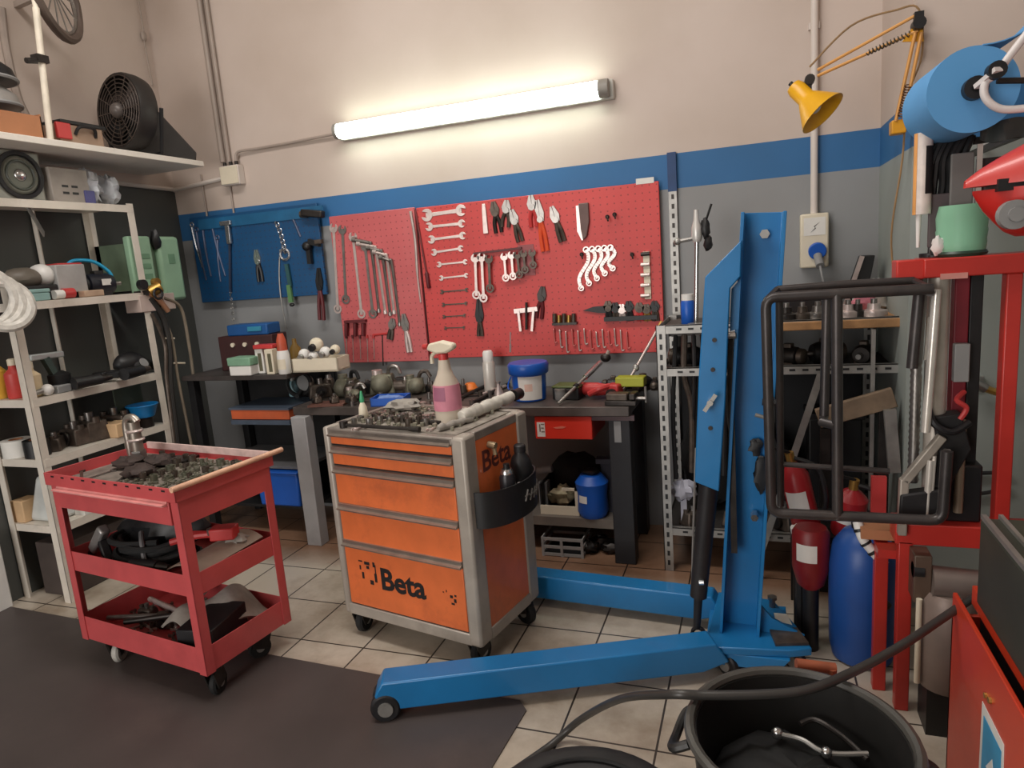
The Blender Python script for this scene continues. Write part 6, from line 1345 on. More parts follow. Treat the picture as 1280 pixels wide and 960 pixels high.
S('grey_strap', 'grey strap curling over the black pouch in the trolley middle tray', 'strap', MB().curve([TRP(.36, .12, zt2+.16), TRP(.40, .09, zt2+.13), TRP(.43, .07, zt2+.06), TRP(.47, .06, zt2+.02)], .010, 8), mat('strap_grey', (96, 94, 96), .6))
S('cardboard_pad', 'grey-beige flattened cardboard at the right of the trolley middle tray', 'cardboard', MB().sheet(lambda u, v: TRP(.55+.22*u, .06+.32*v, zt2+.04+.05*math.sin(u*2.6)+.02*v), 8, 8, .006), mat('card_grey', (150, 132, 118), .85, 0, .2, 10))
t = T('red_pliers', 'red-handled tool lying on the cardboard in the trolley middle tray', 'tool', TRP(.62, .22, zt2+.11), TR_A+.5)
P(t, 'handle', MB().curve([(-.13, -.03, .02), (-.05, -.01, .03), (.03, 0, .03)], .014, 8), REDPL); P(t, 'handle', MB().curve([(-.12, .04, .02), (-.05, .02, .03), (.03, .0, .03)], .014, 8), REDPL); P(t, 'head', MB().box((.08, 0, .035), (.10, .07, .05)), REDPL, bev=.006); P(t, 'pivot', MB().cyl((.03, 0, .03), (.03, 0, .055), .02, n=12), STEEL)
S('white_glove', 'pale crumpled paper at the right end of the trolley middle tray', 'paper', MB().ball(TRP(.70, .30, zt2+.10), (.05, .04, .03), 14, 8, noise=.3), RAG)
# bottom tray
zt3 = .133
strew_local(13, TRf, .10, .52, .06, .36, zt3, 51, flat_spanner('steel spanner lying in the bottom tray of the red trolley', 'spanners in the trolley bottom tray', .18, .30, (STEEL, PALESTEEL, GREASY)))
strew_local(12, TRf, .20, .50, .05, .36, zt3, 53, socket_at('steel socket lying in the bottom tray of the red trolley', 'sockets in the trolley bottom tray'))
S('grey_cloth', 'grey-white crumpled cloth in the bottom tray of the red trolley', 'cloth', MB().sheet(lambda u, v: TRP(.44+.28*u, .08+.33*v, zt3+.09+.05*math.sin(u*5+v*3)*math.sin(v*4+1)+.06*math.sin(PI*u)*math.sin(PI*v)), 16, 16, .01), RAG)
boxy('black_box', 'black box with open flap at the right of the trolley bottom tray', 'box', TRP(.66, .16, zt3), (.16, .24, .14), TR_A+.3, MATTBLACK)

for i, (x, y, L_, a_) in enumerate(((.16, .14, .26, .3), (.24, .24, .30, -.2), (.33, .12, .24, .5), (.20, .32, .28, .1), (.40, .26, .22, -.5))):
    c_ = TRP(x, y, zt3+.05+.018*i); d_ = Vector((math.cos(TR_A+a_), math.sin(TR_A+a_), .06))
    t = T('breaker_bar', ORD[i]+' thick greasy bar from the left heaped in the trolley bottom tray', 'bar', c_, 0, 'bars in the trolley bottom tray')
    P(t, 'shaft', MB().cyl(c_-d_*L_/2, c_+d_*L_/2, .012, n=10), [STEEL, PALESTEEL, DARKSTEEL, GREASY, STEEL][i], world=True); P(t, 'head', MB().cyl(c_+d_*L_/2, c_+d_*(L_/2+.05), .02, n=12), [GREASY, STEEL, STEEL, PALESTEEL, GREASY][i], world=True)
for i, (x, y) in enumerate(((.30, .20), (.38, .34), (.14, .22))):
    casting(['greasy part under the bars at the middle of the trolley bottom tray', 'greasy part at the back of the trolley bottom tray', 'greasy part at the left of the trolley bottom tray'][i], TRP(x, y, zt3+.001), .05, 120+i)
# ================================================================== RIGHT SIDE
# ---- black bin
BC, BR_ = Vector((.079, 1.505, 0)), .25
BINM = mat('bin_black', (40, 39, 38), .42, 0, .25, 6)
bn_ = T('rubbish_bin', 'big round black rubber bin with scrap inside at the bottom right', 'bin', BC)
P(bn_, 'body', MB().lathe((0, 0, 0), [(.20, 0), (.205, .01), (.238, .48), (.228, .48), (.196, .02), (.0, .02)], 40), BINM)
P(bn_, 'rim', MB().torus((0, 0, .485), Z, .243, .013, 44, 8), mat('bin_rim', (78, 76, 72), .38, 0, .2, 10))
for a in (R(172), R(-8)):
    d = Vector((math.cos(a), math.sin(a), 0)); n = Vector((-d.y, d.x, 0))
    P(bn_, 'handle', MB().curve([d*.236+n*.07+Z*.44, d*.275+n*.07+Z*.42, d*.285+Z*.40, d*.275-n*.07+Z*.42, d*.236-n*.07+Z*.44], .012, 8), BINM)
S('bin_scrap', 'dark scrap and offcuts filling the bottom of the black bin', 'scrap', MB().ball(BC+Vector((0, 0, .305)), (.205, .205, .09), 22, 10, noise=.12), RUBBER, kind='stuff')
t = T('steel_linkage', 'pale steel linkage lying on the scrap inside the black bin', 'linkage', BC+Vector((-.02, .0, .25)))
a, b, c = PZ(972, 917, .405), PZ(1033, 941, .405), PZ(1085, 942, .405)
P(t, 'rod', MB().curve([a, (a+b)/2+Z*.01, b, c], .006, 8), GALV, world=True); P(t, 'joint', MB().ball(b, .014, 10, 7), CHROME, world=True); P(t, 'end', MB().ball(a, (.016, .014, .016), 10, 7), CHROME, world=True)
S('scrap_tube', 'curved dark tube lying near the linkage inside the black bin', 'tube', MB().curve([PZ(1000, 905, .40), PZ(1020, 900, .405), PZ(1055, 922, .40), PZ(1085, 950, .40)], .007, 8), DARKSTEEL)
p0, p1 = PZ(1000, 833, .52), PZ(1042, 836, .52)
S('wood_stick', 'reddish wooden stick end poking out behind the rim of the black bin', 'stick', MB().cyl(PY(995, 830, 1.86), PY(1044, 836, 1.88), .016, n=10).cyl(PY(1040, 836, 1.87)+Vector((.0, 0, -.0)), PY(1040, 836, 1.87)-Z*.47+Vector((.01, .02, .0)), .012, n=8), mat('stick_wood', (172, 96, 66), .6, 0, .3, 14))
# ---- black hose over the bin
hz_ = [PZ(640, 965, .012), PZ(690, 930, .012), PZ(725, 900, .10), PZ(775, 874, .34), PZ(835, 868, .50), PZ(880, 869, .512), PZ(950, 868, .515), PZ(1010, 862, .515), PZ(1070, 838, .52), PZ(1130, 805, .54), PZ(1175, 775, .555), PY(1215, 748, 2.07)]
S('black_hose', 'thick black hose sagging from the right machine across the bin to the floor', 'hose', MB().curve(hz_, .0115, 10, 8), mat('hose_black', (58, 56, 54), .38, 0, .2, 12))
# ---- tyre
t = T('tyre', 'black car tyre lying flat at the bottom edge of the picture', 'tyre', (-.43, 1.455, 0))
P(t, 'tread', MB().lathe((0, 0, 0), [(.19, .02), (.24, .004), (.285, .02), (.298, .06), (.298, .13), (.285, .17), (.24, .186), (.19, .17), (.18, .15), (.18, .04), (.19, .02)], 44), mat('tyre_black', (36, 35, 36), .6, 0, .25, 12, bump=.2))
P(t, 'sidewall_ring', MB().torus((0, 0, .184), Z, .215, .006, 40, 6), RUBBER)
# ---- blue drum with white hose
dc = PZ(1076, 838, 0)
t = T('blue_drum', 'blue plastic drum standing behind the red press legs', 'drum', (dc.x+.015, dc.y+.10, 0))
P(t, 'body', MB().lathe((0, 0, 0), [(.09, 0), (.105, .01), (.115, .06), (.118, .25), (.118, .38), (.105, .46), (.07, .51), (.04, .525)], 30), mat('drum_blue', (34, 82, 158), .4, 0, .14, 5))
P(t, 'cap', MB().lathe((0, 0, .52), [(.04, 0), (.042, .03), (.03, .035)], 18), BLACK); P(t, 'side_tap', MB().ball((.05, -.115, .28), (.03, .02, .02), 10, 7), BLACK)
t = T('banded_hose', 'white hose with black bands draped over the blue drum top', 'hose', (dc.x, dc.y, .55))
pts = spline([PY(1072, 652, 2.52), PY(1078, 672, 2.50), PY(1090, 688, 2.49), PY(1106, 706, 2.48)], 6)
P(t, 'tube', MB().tube(pts, .017, 10), PLWHITE, world=True)
for k in (3, 8, 12): P(t, 'band', MB().cyl(pts[k], pts[k+1], .020, n=12), BLACK, world=True)
# ---- extinguishers and red clutter behind the cage
def exting(label, c, tilt, h=.42, r=.065, ring=None):
    t = T('fire_extinguisher', label, 'fire extinguisher', c)
    M = Euler((tilt[0], tilt[1], 0)).to_matrix(); axv = M @ Z
    P(t, 'cylinder', MB().lathe(axv*.0, [(r*.9, 0), (r, .015), (r, h*.8), (r*.6, h*.93), (r*.3, h)], 24, axv), mat('ext_red', (164, 34, 40), .35, 0, .1, 6))
    P(t, 'label', MB().lathe(axv*0, [(r*1.01, h*.34), (r*1.01, h*.62)], 10, axv, R(-60), R(30)), LABELW)
    P(t, 'valve', MB().cyl(axv*h, axv*(h+.04), .018, n=12), BRASS); P(t, 'lever', MB().bar(axv*(h+.04), axv*(h+.05)+Vector((-.08, -.03, .02)), .02, .01), BLACK)
    P(t, 'hose', MB().curve([axv*(h+.02), axv*(h*.95)+Vector((.09, -.02, 0)), axv*(h*.6)+Vector((.10, -.03, 0)), axv*(h*.35)+Vector((.085, -.02, 0))], .009, 8), BLACK)
    return t
t = T('equipment_stand', 'dark low steel stand carrying red bottles behind the guard cage', 'stand', (.25, 2.95, 0))
P(t, 'top', MB().lohi((-.13, -.16, .40), (.24, .16, .43)), BLACK)
for x, y in ((-.12, -.15), (.20, -.15), (-.12, .12), (.20, .12)): P(t, 'leg', MB().lohi((x, y, 0), (x+.03, y+.03, .40)), BLACK)
exting('red fire extinguisher with white label leaning left behind the guard cage', (.185, 2.86, .431), (R(4), R(-12)), .30, .055)
exting('shorter red fire extinguisher right of the leaning one behind the cage', (.325, 2.84, .431), (R(8), R(6)), .20, .06)
t = T('red_cone_funnel', 'dark red rounded canister hanging low behind the cage bottom bar', 'canister', (.185, 2.69, .25))
P(t, 'shell', MB().lathe((0, 0, 0), [(.02, 0), (.05, .03), (.068, .10), (.068, .24), (.056, .26)], 22), mat('canister_red', (128, 26, 30), .45, 0, .2, 8)); P(t, 'foot', MB().cyl((0, 0, -.25), (0, 0, .01), .03, n=12), BLACK); P(t, 'label', MB().lathe((0, 0, 0), [(.0692, .14), (.0692, .21)], 8, Z, R(-50), R(15)), LABELW)
S('crumpled_packet', 'white crumpled packet left of the dark red canister behind the cage', 'packet', MB().ball((.15, 2.72, .475), (.035, .03, .03), 12, 8, noise=.3), LABELW)
S('dark_post', 'dark short post holding the white crumpled packet behind the cage', 'post', MB().cyl((.15, 2.72, .0), (.15, 2.72, .452), .02, n=8), BLACK)
S('brown_wrap', 'folded brown cardboard strip above the red press leg', 'cardboard', MB().lohi((.33, 2.47, .565), (.45, 2.56, .60)), CARD)
# ---- things on the slotted rack
zr = 1.239; zl = 1.223
def rk_at(x, y, z, Y_=3.5): p = PY(x, y, Y_); return Vector((p.x, Y_, z))
t = T('chrome_stand', 'thin chrome stand with clamped joint on the left of the rack', 'stand', rk_at(870, 400, zl, 3.42))
x = 0
P(t, 'base', MB().cyl((0, 0, 0), (0, 0, .012), .04, n=18), GALV); P(t, 'rod', MB().cyl((0, 0, .01), (.015, 0, .40), .011, n=10), CHROME); P(t, 'head', MB().lathe((.015, 0, .40), [(.018, 0), (.026, .02), (.024, .07), (.014, .10), (.010, .15)], 14), mat('white_metal', (214, 212, 208), .35, .4)); P(t, 'side_arm', MB().cyl((.015, 0, .42), (-.07, -.01, .41), .010, n=8).ball((-.075, -.01, .41), .018, 10, 7), GALV)
P(t, 'black_joint', MB().ball((.055, 0, .46), (.022, .02, .05), 10, 8, noise=.15).ball((.065, 0, .39), (.02, .02, .035), 10, 7, noise=.2).cyl((.06, 0, .5), (.085, 0, .57), .006, n=6), BLACK)
t = T('blue_bottle', 'blue bottle with white cap on the left of the rack', 'bottle', rk_at(860, 395, zl, 3.50))
P(t, 'body', MB().lathe((0, 0, 0), [(.03, 0), (.034, .006), (.034, .11), (.028, .12)], 18), BRIGHTBLUE); P(t, 'cap', MB().cyl((0, 0, .12), (0, 0, .15), .03, n=16), PLWHITE)
hb = T('hanging_belts', 'dark tangle of hanging belts and cables on the left of the rack', 'cables', (-.30, 3.32, .5))
r_ = random.Random(4)
for k in range(7):
    x = -.37+.042*k; m = MB().curve([(x, 3.34, 1.19), (x+.02*r_.uniform(-1, 1), 3.31, 1.0), (x+.03*r_.uniform(-1, 1), 3.32, .75+.1*r_.random()), (x+.03*r_.uniform(-1, 1), 3.33, .45+.25*r_.random())], .011+.004*(k % 2), 8)
    P(hb, 'cable', m, [RUBBER, GREASY, BLACK][k % 3], world=True)
P(hb, 'hook_rail', MB().lohi((-.40, 3.335, 1.185), (-.06, 3.345, 1.20)), DARKSTEEL, world=True)
for i, (x, y, z, s) in enumerate(((-.33, 3.45, 1.013, .07), (-.18, 3.45, 1.013, .06), (-.05, 3.46, 1.013, .075), (.14, 3.44, 1.013, .06), (.30, 3.46, 1.013, .07), (.46, 3.45, 1.013, .06))):
    motor('pump', ORD[i]+' dark pump from the left on the middle level of the slotted rack', 'pump', (x, y, z), R(50*i), s*.75, s*1.8, DARKSTEEL if i % 2 else BLACK, GREASY, 'dark pumps on the rack')
for i, (x, y, s) in enumerate(((-.32, 3.38, .07), (-.10, 3.38, .08), (.12, 3.40, .09), (.40, 3.40, .08))):
    casting(['leftmost dark casting on the rack bottom shelf', 'dark casting on the rack bottom shelf behind the blue boom', 'dark casting on the rack bottom shelf right of the mast', 'rightmost dark casting on the rack bottom shelf'][i], (x, y, .216), s, 70+i)
for i, (x, z, s_) in enumerate(((-.30, .55, .10), (-.14, .62, .09))):
    pass
t = T('tall_crate', 'tall black crate standing on the rack bottom shelf right of the mast', 'crate', (.35, 3.62, .216))
P(t, 'shell', MB().box((0, 0, .26), (.24, .2, .52)), BLACK, bev=.01); P(t, 'rim', MB().box((0, 0, .53), (.26, .22, .03)), MATTBLACK, bev=.004)
S('dark_backing', 'dark sheet leaning on the wall behind the rack between its shelves', 'sheet', MB().lohi((-.40, 3.80, .02), (.50, 3.815, .99)), mat('sheet_dark', (24, 24, 27), .7, 0, .2))  # dark sheet stands in for the deep shade behind the rack
# wood board items (top, right)
boxy('black_box', 'black flat box at the back of the rack top beside the mast', 'box', rk_at(995, 392, zr, 3.62), (.20, .18, .085), .05, MATTBLACK)
boxy('grey_box', 'grey carton under the wall socket on the rack top', 'box', rk_at(1036, 390, zr, 3.68), (.16, .14, .135), 0, mat('carton_grey', (112, 114, 114), .6))
t = T('tilted_panel', 'silver-edged black panel tilted upright on the rack top', 'panel', rk_at(1062, 392, zr, 3.60))
P(t, 'panel', MB().prism([(-.03, 0), (.06, 0), (.105, .26), (.05, .26)], (0, 0, 0), X, Z, (0, .12, 0)), BLACK, bev=.004); P(t, 'edge', MB().bar((-.03, -.004, .0), (.05, -.004, .26), .02, .012), PALESTEEL)
P(t, 'foot', MB().ball((-.05, .02, .035), (.03, .03, .035), 12, 8), PLGREY)
S('white_rag', 'white crumpled rag with pink print on the rack top', 'rag', MB().ball(rk_at(1090, 380, zr+.07, 3.62), (.085, .07, .075), 18, 10, noise=.2), PLWHITE)
S('pink_rag', 'pink and white cloth just left of the white rag on the rack top', 'rag', MB().ball(rk_at(1079, 382, zr+.05, 3.53), (.05, .04, .05), 14, 8, noise=.2), mat('rag_pink', (214, 130, 146), .8, 0, .3, 20))
t = T('hydraulic_jack', 'black jack right of the white rag at the rack top end', 'jack', rk_at(1118, 395, zr, 3.64))
P(t, 'body', MB().lathe((0, 0, 0), [(.05, 0), (.05, .02), (.035, .03), (.035, .12), (.02, .14)], 18), MATTBLACK); P(t, 'cap', MB().cyl((0, 0, .14), (0, 0, .17), .018, n=12), GALV)
for i, (x, y, w) in enumerate(((983, 392, .05), (1003, 391, .045), (1022, 390, .05), (1060, 396, .05), (1072, 395, .04), (1092, 396, .055))):
    t = T('machined_part', ORD[i]+' small machined part from the left along the front of the wooden rack board', 'engine part', rk_at(x, y, zr, 3.34), R(35*i), 'machined parts on the wooden board')
    P(t, 'disc', MB().lathe((0, 0, 0), [(w*.9, 0), (w, .008), (w, .03), (w*.5, .035), (w*.45, .06)], 16), [DARKSTEEL, GREASY, STEEL, PALESTEEL, DARKSTEEL, PALESTEEL][i]); P(t, 'pin', MB().cyl((0, 0, .055), (0, 0, .08), w*.25, n=10), STEEL)
# lengths leaning in front of the rack
S('wood_plank', 'slanting worn wooden plank seen through the guard cage', 'plank', MB().bar(PY(1022, 523, 3.16), PY(1118, 496, 3.16), .03, .085), mat('plank_grey', (128, 108, 88), .75, 0, .3, 12, .4, (64, 52, 44)), bev=.004)
t = T('plank_trestle', 'dark upright trestle holding up the slanting plank behind the cage', 'trestle', (.42, 3.0, 0))
a, b = PY(1025, 535, 3.19), PY(1112, 510, 3.19)
P(t, 'leg', MB().lohi((a.x, 3.175, 0), (a.x+.04, 3.205, a.z)), DARKSTEEL, world=True); P(t, 'leg', MB().lohi((b.x-.04, 3.175, 0), (b.x, 3.205, b.z)), DARKSTEEL, world=True)
P(t, 'pale_upright', MB().bar(PY(1112, 512, 3.13), PY(1118, 590, 3.13), .045, .03), GALV, world=True)
a, b = PY(1026, 468, 3.235), PY(985, 590, 3.235); b2 = Vector((b.x-.12, 3.16, 0)) + Vector((0, 0, 0))
S('steel_strip', 'thin steel strip leaning diagonally between rack and cage', 'strip', MB().bar(a, a+(b-a)*(a.z/(a.z-b.z)), .03, .006), GALV)
p = PY(1092, 412, 3.22)
S('thin_post', 'thin pale upright bar standing before the rack right part', 'bar', MB().lohi((p.x-.008, 3.215, 0), (p.x+.008, 3.23, p.z)), GALV)

# ---- yellow swing-arm lamp clamped at the wall pier
def lp(x, y, Y_): return PY(x, y, Y_)
c0 = lp(1124, 158, 3.04); el = lp(1148, 30, 3.04); hd = lp(1012, 100, 3.20)
lmp = T('swing_arm_lamp', 'yellow swing-arm work lamp reaching across the wall top right', 'lamp', c0-Z*.03)
LY = mat('lamp_yellow', (222, 158, 36), .38, 0, .12, 8)
P(lmp, 'clamp', MB().box(c0+Vector((0, .03, -.0)), (.05, .06, .05)).lohi((c0.x-.015, c0.y+.02, c0.z-.02), (c0.x+.015, 3.10, c0.z+.02)), LY, world=True, bev=.004)
for dx in (-.012, .014): P(lmp, 'lower_arm', MB().cyl(c0+Vector((dx, 0, .02)), el+Vector((dx*.8, 0, -.03)), .0065, n=8), mat('arm_tan', (206, 150, 82), .4, .2), world=True)
m = MB()
for k in range(40):
    q0 = c0+Vector((.0, -.014, .03)); q1 = c0*.62+el*.38+Vector((0, -.014, 0)); a = 2*PI*k/4
    pass
sp0_, sp1_ = c0+Vector((.002, -.016, .03)), c0*.6+el*.4+Vector((.002, -.016, 0)); dsp = sp1_-sp0_
P(lmp, 'spring', MB().tube([sp0_+dsp*(k/96)+frame(dsp)[0]*(.011*math.cos(k*PI/4))+frame(dsp)[1]*(.011*math.sin(k*PI/4)) for k in range(97)], .0022, 5), mat('spring_brown', (120, 84, 56), .4, .6), world=True)
P(lmp, 'elbow', MB().cyl(el+Vector((0, -.025, 0)), el+Vector((0, .025, 0)), .022, n=14).box(el+Z*.01, (.03, .03, .06)), BLACK, world=True)
P(lmp, 'elbow_plate', MB().prism([(-.05, -.04), (.02, -.05), (.015, .0), (-.02, .0)], el+Vector((0, .014, -.01)), X, Z, (0, -.006, 0)), LY, world=True)
for dz in (.035, -.022):
    P(lmp, 'upper_arm', MB().cyl(el+Vector((0, 0, dz)), hd+Vector((.03, 0, dz*.4+.02)), .0062, n=8), mat('arm_tan', (206, 150, 82), .4, .2), world=True)
a_, b_ = el*.93+hd*.07+Vector((0, -.012, -.02)), el*.55+hd*.45+Vector((0, -.012, -.012)); dsp = b_-a_
P(lmp, 'spring', MB().tube([a_+dsp*(k/96)+frame(dsp)[0]*(.009*math.cos(k*PI/4))+frame(dsp)[1]*(.009*math.sin(k*PI/4)) for k in range(97)], .0022, 5), mat('spring_dark', (84, 78, 66), .4, .6), world=True)
P(lmp, 'lamp_cable', MB().curve([hd+Z*.05, hd*.6+el*.4+Z*.12, hd*.2+el*.8+Z*.09, el+Vector((.0, 0, .05)), el+Vector((.02, .03, -.1)), c0+Vector((.03, .03, .1)), c0+Vector((.02, .04, -.12)), c0+Vector((-.01, .05, -.40)), c0+Vector((.01, .05, -.62))], .004, 6), mat('cable_tan', (150, 120, 84), .5), world=True)
P(lmp, 'head_joint', MB().cyl(hd+Vector((0, -.02, 0)), hd+Vector((0, .02, 0)), .02, n=12).box(hd+Vector((-.005, 0, -.03)), (.025, .03, .05)), DARKSTEEL, world=True)
top = lp(992, 108, 3.2); axl = Vector((.62, -.25, -.75)).normalized()
shd = P(lmp, 'shade', MB().lathe(top, [(.0, -.005), (.030, 0), (.036, .02), (.036, .075), (.05, .095), (.092, .165), (.096, .172), (.09, .172), (.046, .10), (.03, .08)], 28, axl), YELLOW, world=True)
P(shd, 'bulb', MB().ball(top+axl*.12, (.028, .028, .034), 14, 9), PLWHITE, world=True)
P(shd, 'switch', MB().cyl(top-axl*.004, top-axl*.02, .010, n=10), BLACK, world=True)

# ---- blue paper roll on its white wire holder
rcn, rcf = PY(1216, 112, 2.28), None
axr = Vector((-.06, 1, 0)).normalized(); Rr = .112; Lr = .25
near = Vector((rcn.x, 2.28, rcn.z)); far = near+axr*Lr
rl = T('paper_roll', 'big blue paper roll on a white wire holder at top right', 'paper roll', near-Z*Rr)
P(rl, 'paper', MB().lathe(near, [(.028, 0), (Rr, 0), (Rr, Lr), (.028, Lr), (.028, 0)], 48, axr), PAPERBLUE, world=True)
P(rl, 'core', MB().lathe(near-axr*.001, [(.022, 0), (.028, 0), (.028, Lr+.002), (.022, Lr+.002), (.022, 0)], 20, axr), CARD, world=True)
def tailfn(u, v):
    a = PI*.5-.05; return near+axr*(Lr*v)+Vector((.02+.34*u, 0, Rr+.001-.015*math.sin(u*PI)+.34*u*u*.95+.02*u))
P(rl, 'paper_tail', MB().sheet(tailfn, 14, 3, .003), PAPERBLUE, world=True)
hold = T('wire_holder', 'white wire holder with black hub carrying the blue paper roll', 'holder', near+Vector((.3, .1, -.2)))
WIRE = mat('wire_white', (226, 220, 218), .4)
P(hold, 'axle', MB().cyl(near-axr*.03, far+axr*.10, .012, n=12), DARKSTEEL, world=True)
P(hold, 'hub', MB().cyl(near-axr*.004, near-axr*.03, .03, n=18), BLACK, world=True); h2 = PY(1242, 90, 2.22)
P(hold, 'hub', MB().cyl(h2, h2-axr*.03, .022, n=16), BLACK, world=True)
P(hold, 'crank', MB().bar(near-axr*.034, h2-axr*.034, .022, .012), WIRE, world=True)
pts = [PY(x, y, 2.22) for x, y in ((1300, 133), (1262, 137), (1243, 133), (1231, 120), (1232, 103), (1246, 92), (1262, 70), (1282, 44), (1310, 8))]
P(hold, 'wire_loop', MB().curve(pts, .010, 10, 6), WIRE, world=True)
P(hold, 'cross_wire', MB().cyl(PY(1246, 101, 2.24), PY(1320, 100, 2.24), .008, n=8), DARKSTEEL, world=True)
q0 = far+axr*.10
P(hold, 'wall_arm', MB().curve([q0, q0+Vector((.05, .12, .0)), Vector((q0.x+.08, 3.10, q0.z))], .014, 10), WIRE, world=True)
q1 = PY(1300, 133, 2.22)
P(hold, 'wall_arm', MB().curve([q1, q1+Vector((.10, .2, 0)), Vector((q1.x+.10, 3.10, q1.z))], .010, 10), WIRE, world=True)
# ---- things under the roll, standing on the red press beam
zp_ = ZTB+.001
def pb(x, y=None, Y_=2.44): p = PY(x, 316, Y_); return Vector((p.x, Y_, zp_))
t = T('green_cup', 'pale green ribbed plastic cup holding brushes on the red press beam', 'cup', Vector((PY(1201, 310, 2.43).x, 2.43, zp_)))
P(t, 'cup', MB().lathe((0, 0, 0), [(.058, 0), (.062, .006), (.066, .04), (.064, .045), (.0675, .075), (.0655, .08), (.068, .115), (.06, .15), (.054, .15), (.06, .11), (.056, .01), (.0, .01)], 28), mat('cup_green', (150, 204, 172), .3, 0, .1, 6, trans=.25))
P(t, 'base_ring', MB().torus((0, 0, .008), Z, .062, .008, 26, 6), mat('cup_dark', (36, 60, 48), .4)); P(t, 'paper_wad', MB().ball((-.062, -.02, .035), (.02, .02, .03), 10, 7, noise=.2), PLWHITE)
cpos = t.location
S('grey_pad', 'flat grey scraper standing in the green cup', 'scraper', MB().box(cpos+Vector((-.005, .0, .20)), (.06, .012, .20)), mat('pad_grey', (112, 110, 108), .6), bev=.004)
S('thin_ruler', 'narrow pale strip standing in the green cup', 'strip', MB().box(cpos+Vector((.040, .005, .19)), (.014, .005, .26)), mat('ruler_pale', (190, 182, 174), .5))
S('dark_brush', 'black brush head standing behind the green cup', 'brush', MB().box(cpos+Vector((.075, .03, .20)), (.07, .02, .16)).cyl(cpos+Vector((.05, .02, .03)), cpos+Vector((.07, .03, .13)), .009, n=8), BLACK)
t = T('sealant_cartridge', 'white and orange sealant cartridge hanging nozzle down left of the green cup', 'cartridge', Vector((PY(1152, 270, 2.46).x, 2.46, zp_)))
zz = PY(1152, 268, 2.46).z-zp_
P(t, 'tube', MB().cyl((0, 0, zz), (0, 0, zz+.24), .025, n=18), mat('cartridge_white', (224, 212, 204), .45, 0, .2, 20)); P(t, 'orange_side', MB().lathe((0, 0, zz), [(.0256, 0), (.0256, .24)], 6, Z, R(-130), R(-50)), mat('cartridge_orange', (232, 164, 92), .5)); P(t, 'nozzle', MB().cyl((-.008, 0, zz), (-.008, 0, zz-.10), .008, .005, n=10), PLWHITE)
P(t, 'black_print', MB().lathe((0, 0, zz), [(.0258, .06), (.0258, .2)], 6, Z, R(5), R(70)), INK); P(t, 'stand', MB().cyl((.03, .02, 0), (.03, .02, zz+.1), .007, n=8).cyl((.03, .02, 0), (.03, .02, .012), .03, n=14), BLACK)
t = T('grey_tool_plate', 'dark grey flat plate standing between the cartridge and the green cup', 'plate', Vector((PY(1172, 300, 2.47).x, 2.47, zp_)))
P(t, 'plate', MB().box((0, 0, .11), (.055, .012, .16)), mat('plate_mauve', (98, 88, 90), .5), bev=.003); P(t, 'stem', MB().cyl((-.01, 0, 0), (-.01, 0, .035), .009, n=8).cyl((-.01, 0, 0), (-.01, 0, .006), .026, n=12), BLACK)
t = T('strap_bundle', 'tangled black straps hanging under the blue paper roll', 'straps', Vector((PY(1185, 200, 2.5).x, 2.5, 1.72)))
r_ = random.Random(12)
for k in range(6):
    x0, x1 = 1166+7*k, 1160+9*k
    P(t, 'strap', MB().curve([PY(x0+14, 178, 2.48)+Vector((0, 0, .02)), PY(x0, 200+r_.uniform(-6, 6), 2.47), PY(x1, 225+r_.uniform(-8, 8), 2.48), PY(x1-4, 240+14*(k < 3)+r_.uniform(-6, 6), 2.49)], .011, 8), BLACK, world=True)
P(t, 'hanger', MB().bar(PY(1165, 184, 2.5), PY(1275, 168, 2.5), .02, .02).bar(PY(1275, 168, 2.5), Vector((PY(1275, 168, 2.5).x, 3.10, PY(1275, 168, 2.5).z)), .02, .02), DARKSTEEL, world=True)
t = T('grey_cloth', 'dark grey cloth draped on the bar below the blue paper roll', 'cloth', Vector((PY(1255, 150, 2.44).x, 2.44, 1.80)))
P(t, 'drape', MB().sheet(lambda u, v: PY(1225+60*u, 150+25*v+4*math.sin(u*6), 2.44+.02*math.sin(u*8+v)), 12, 6, .008), mat('cloth_greyblack', (74, 78, 76), .8, 0, .2, 12), world=True)
# ---- big red plastic shell at the right edge
shc = Vector((.66, 2.16, 1.70))
rs = T('red_shell', 'large red plastic clamshell housing jutting in at the right edge', 'housing', (shc.x, shc.y, ZTB))
RS = mat('shell_red', (206, 66, 62), .36, 0, .06, 4, coat=.2)  # paler red puts the light on the upper shell into its colour
def shell_up(u, v):
    a = PI*(u-.5)*1.0; xx = shc.x-.135+.40*v
    w_ = .11*math.sin(min(1, v*1.5+.02)*PI/2); h_ = .012+.20*v**.82
    return Vector((xx, shc.y+w_*math.sin(a), shc.z-.002+.02*0+h_*math.cos(a)))
P(rs, 'upper_shell', MB().sheet(shell_up, 16, 12, .008), RS, world=True)
def shell_dn(u, v):
    a = PI*(u-.5); xx = shc.x-.12+.30*v
    w_ = .10*math.sin(min(1, v*1.6+.02)*PI/2); h_ = .01+.115*min(1, v*3.4)**.75
    return Vector((xx, shc.y+w_*math.sin(a), shc.z-.012-h_*math.cos(a)))
P(rs, 'lower_shell', MB().sheet(shell_dn, 16, 12, .008), mat('shell_red_deep', (198, 38, 32), .36, 0, .06, 4, coat=.2), world=True)
P(rs, 'inner_drum', MB().cyl((shc.x+.03, shc.y-.085, shc.z-.055), (shc.x+.03, shc.y+.085, shc.z-.055), .05, n=22), DARKSTEEL, world=True)
P(rs, 'gap_liner', MB().lohi((shc.x-.08, shc.y-.06, shc.z-.02), (shc.x+.19, shc.y+.06, shc.z+.01)), BLACK, world=True)  # black block put in for the shade inside the gap
kb = PY(1270, 268, shc.y-.11)
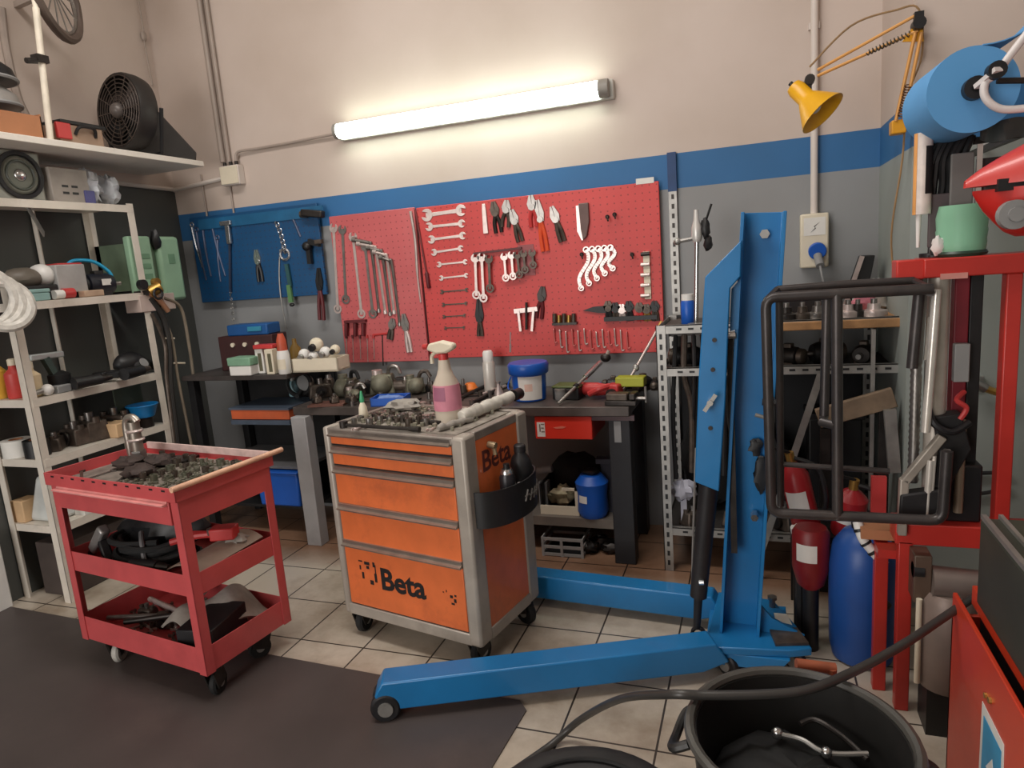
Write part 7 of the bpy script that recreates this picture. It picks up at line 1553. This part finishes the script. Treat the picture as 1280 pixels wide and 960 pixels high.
P(rs, 'knob', MB().cyl(kb+Y*.03, kb, .036, n=20).cyl(kb, kb-Y*.01, .018, n=14), PLGREY, world=True)
P(rs, 'post', MB().cyl((shc.x+.14, 2.40, ZTB), (shc.x+.14, 2.40, shc.z), .022, n=12).bar((shc.x+.14, 2.40, shc.z-.02), (shc.x+.12, shc.y, shc.z-.03), .03, .03), MATTBLACK, world=True)
# wall bits seen between the press posts
t = T('wall_tap', 'brass and steel tap fitting on the grey wall behind the red press post', 'tap', PY(1236, 488, 3.09))
a = PY(1222, 480, 3.07)
P(t, 'valve', MB().cyl(PY(1218, 478, 3.05), PY(1232, 486, 3.05), .02, n=12), STEEL, world=True); P(t, 'pipe', MB().curve([PY(1228, 484, 3.05), PY(1245, 490, 3.06), PY(1262, 492, 3.08)], .014, 8), BRASS, world=True); P(t, 'wall_plate', MB().box(Vector((a.x, 3.095, a.z)), (.05, .012, .05)), GALV, world=True)
for i, (pa, pb_) in enumerate((((1214, 592), (1262, 590)), ((1214, 618), (1262, 606)))):
    S('wall_cable', ['upper black cable on the grey wall behind the red press', 'lower black cable on the grey wall behind the red press'][i], 'cable', MB().curve([PY(*pa, 3.085), PY((pa[0]+pb_[0])/2, (pa[1]+pb_[1])/2+3*i, 3.085), PY(*pb_, 3.085)], .008, 8), BLACK)
# black masses added to darken the depth of the slotted rack
for i, (x, y, z, r_) in enumerate(((-.24, 3.61, .25, (.15, .11, .24)), (.04, 3.61, .245, (.12, .11, .20)))):
    S('black_sack', ['black bulky sack on the rack bottom shelf behind the hanging belts', 'black sack on the rack bottom shelf behind the blue mast'][i], 'sack', MB().ball((x, y, z+r_[2]), r_, 18, 10, noise=.12), RUBBER)
S('pale_cloth', 'small pale grey cloth at the foot of the hanging belts on the rack', 'cloth', MB().ball((-.36, 3.36, .40), (.06, .04, .05), 14, 8, noise=.3).bar((-.36, 3.36, .36), (-.36, 3.36, .216), .03, .02), mat('cloth_pale', (176, 176, 188), .8))
# ================================================================== LIGHT
w = bpy.data.worlds.new('world'); bpy.context.scene.world = w; w.use_nodes = True
bg = w.node_tree.nodes['Background']; bg.inputs['Color'].default_value = (0.80, 0.90, 1.0, 1); bg.inputs['Strength'].default_value = 0.6
def area(name, loc, target, sx, sy, power, col):
    l = bpy.data.lights.new(name, 'AREA'); l.shape = 'RECTANGLE'; l.size = sx; l.size_y = sy; l.energy = power; l.color = col
    o = bpy.data.objects.new(name, l); C.objects.link(o); o.location = loc
    o.rotation_euler = (Vector(target)-Vector(loc)).to_track_quat('-Z', 'Z').to_euler(); return o
area('doorway_daylight', (-2.45, -2.9, 1.65), (-1.7, 1.2, 1.3), 2.4, 2.9, 118, (1.0, 0.94, 0.88))
area('ceiling_lamp', (-1.5, 1.7, 4.12), (-1.5, 1.8, 0), 2.6, .5, 66, (1.0, 0.95, 0.9))
sc = bpy.context.scene
sc.view_settings.view_transform = 'Standard'; sc.view_settings.look = 'None'; sc.view_settings.gamma = 1.0
sc.view_settings.use_curve_mapping = False; sc.view_settings.exposure = 0.12
sc.cycles.max_bounces = 8; sc.cycles.use_denoising = True; sc.cycles.sample_clamp_indirect = 6.0
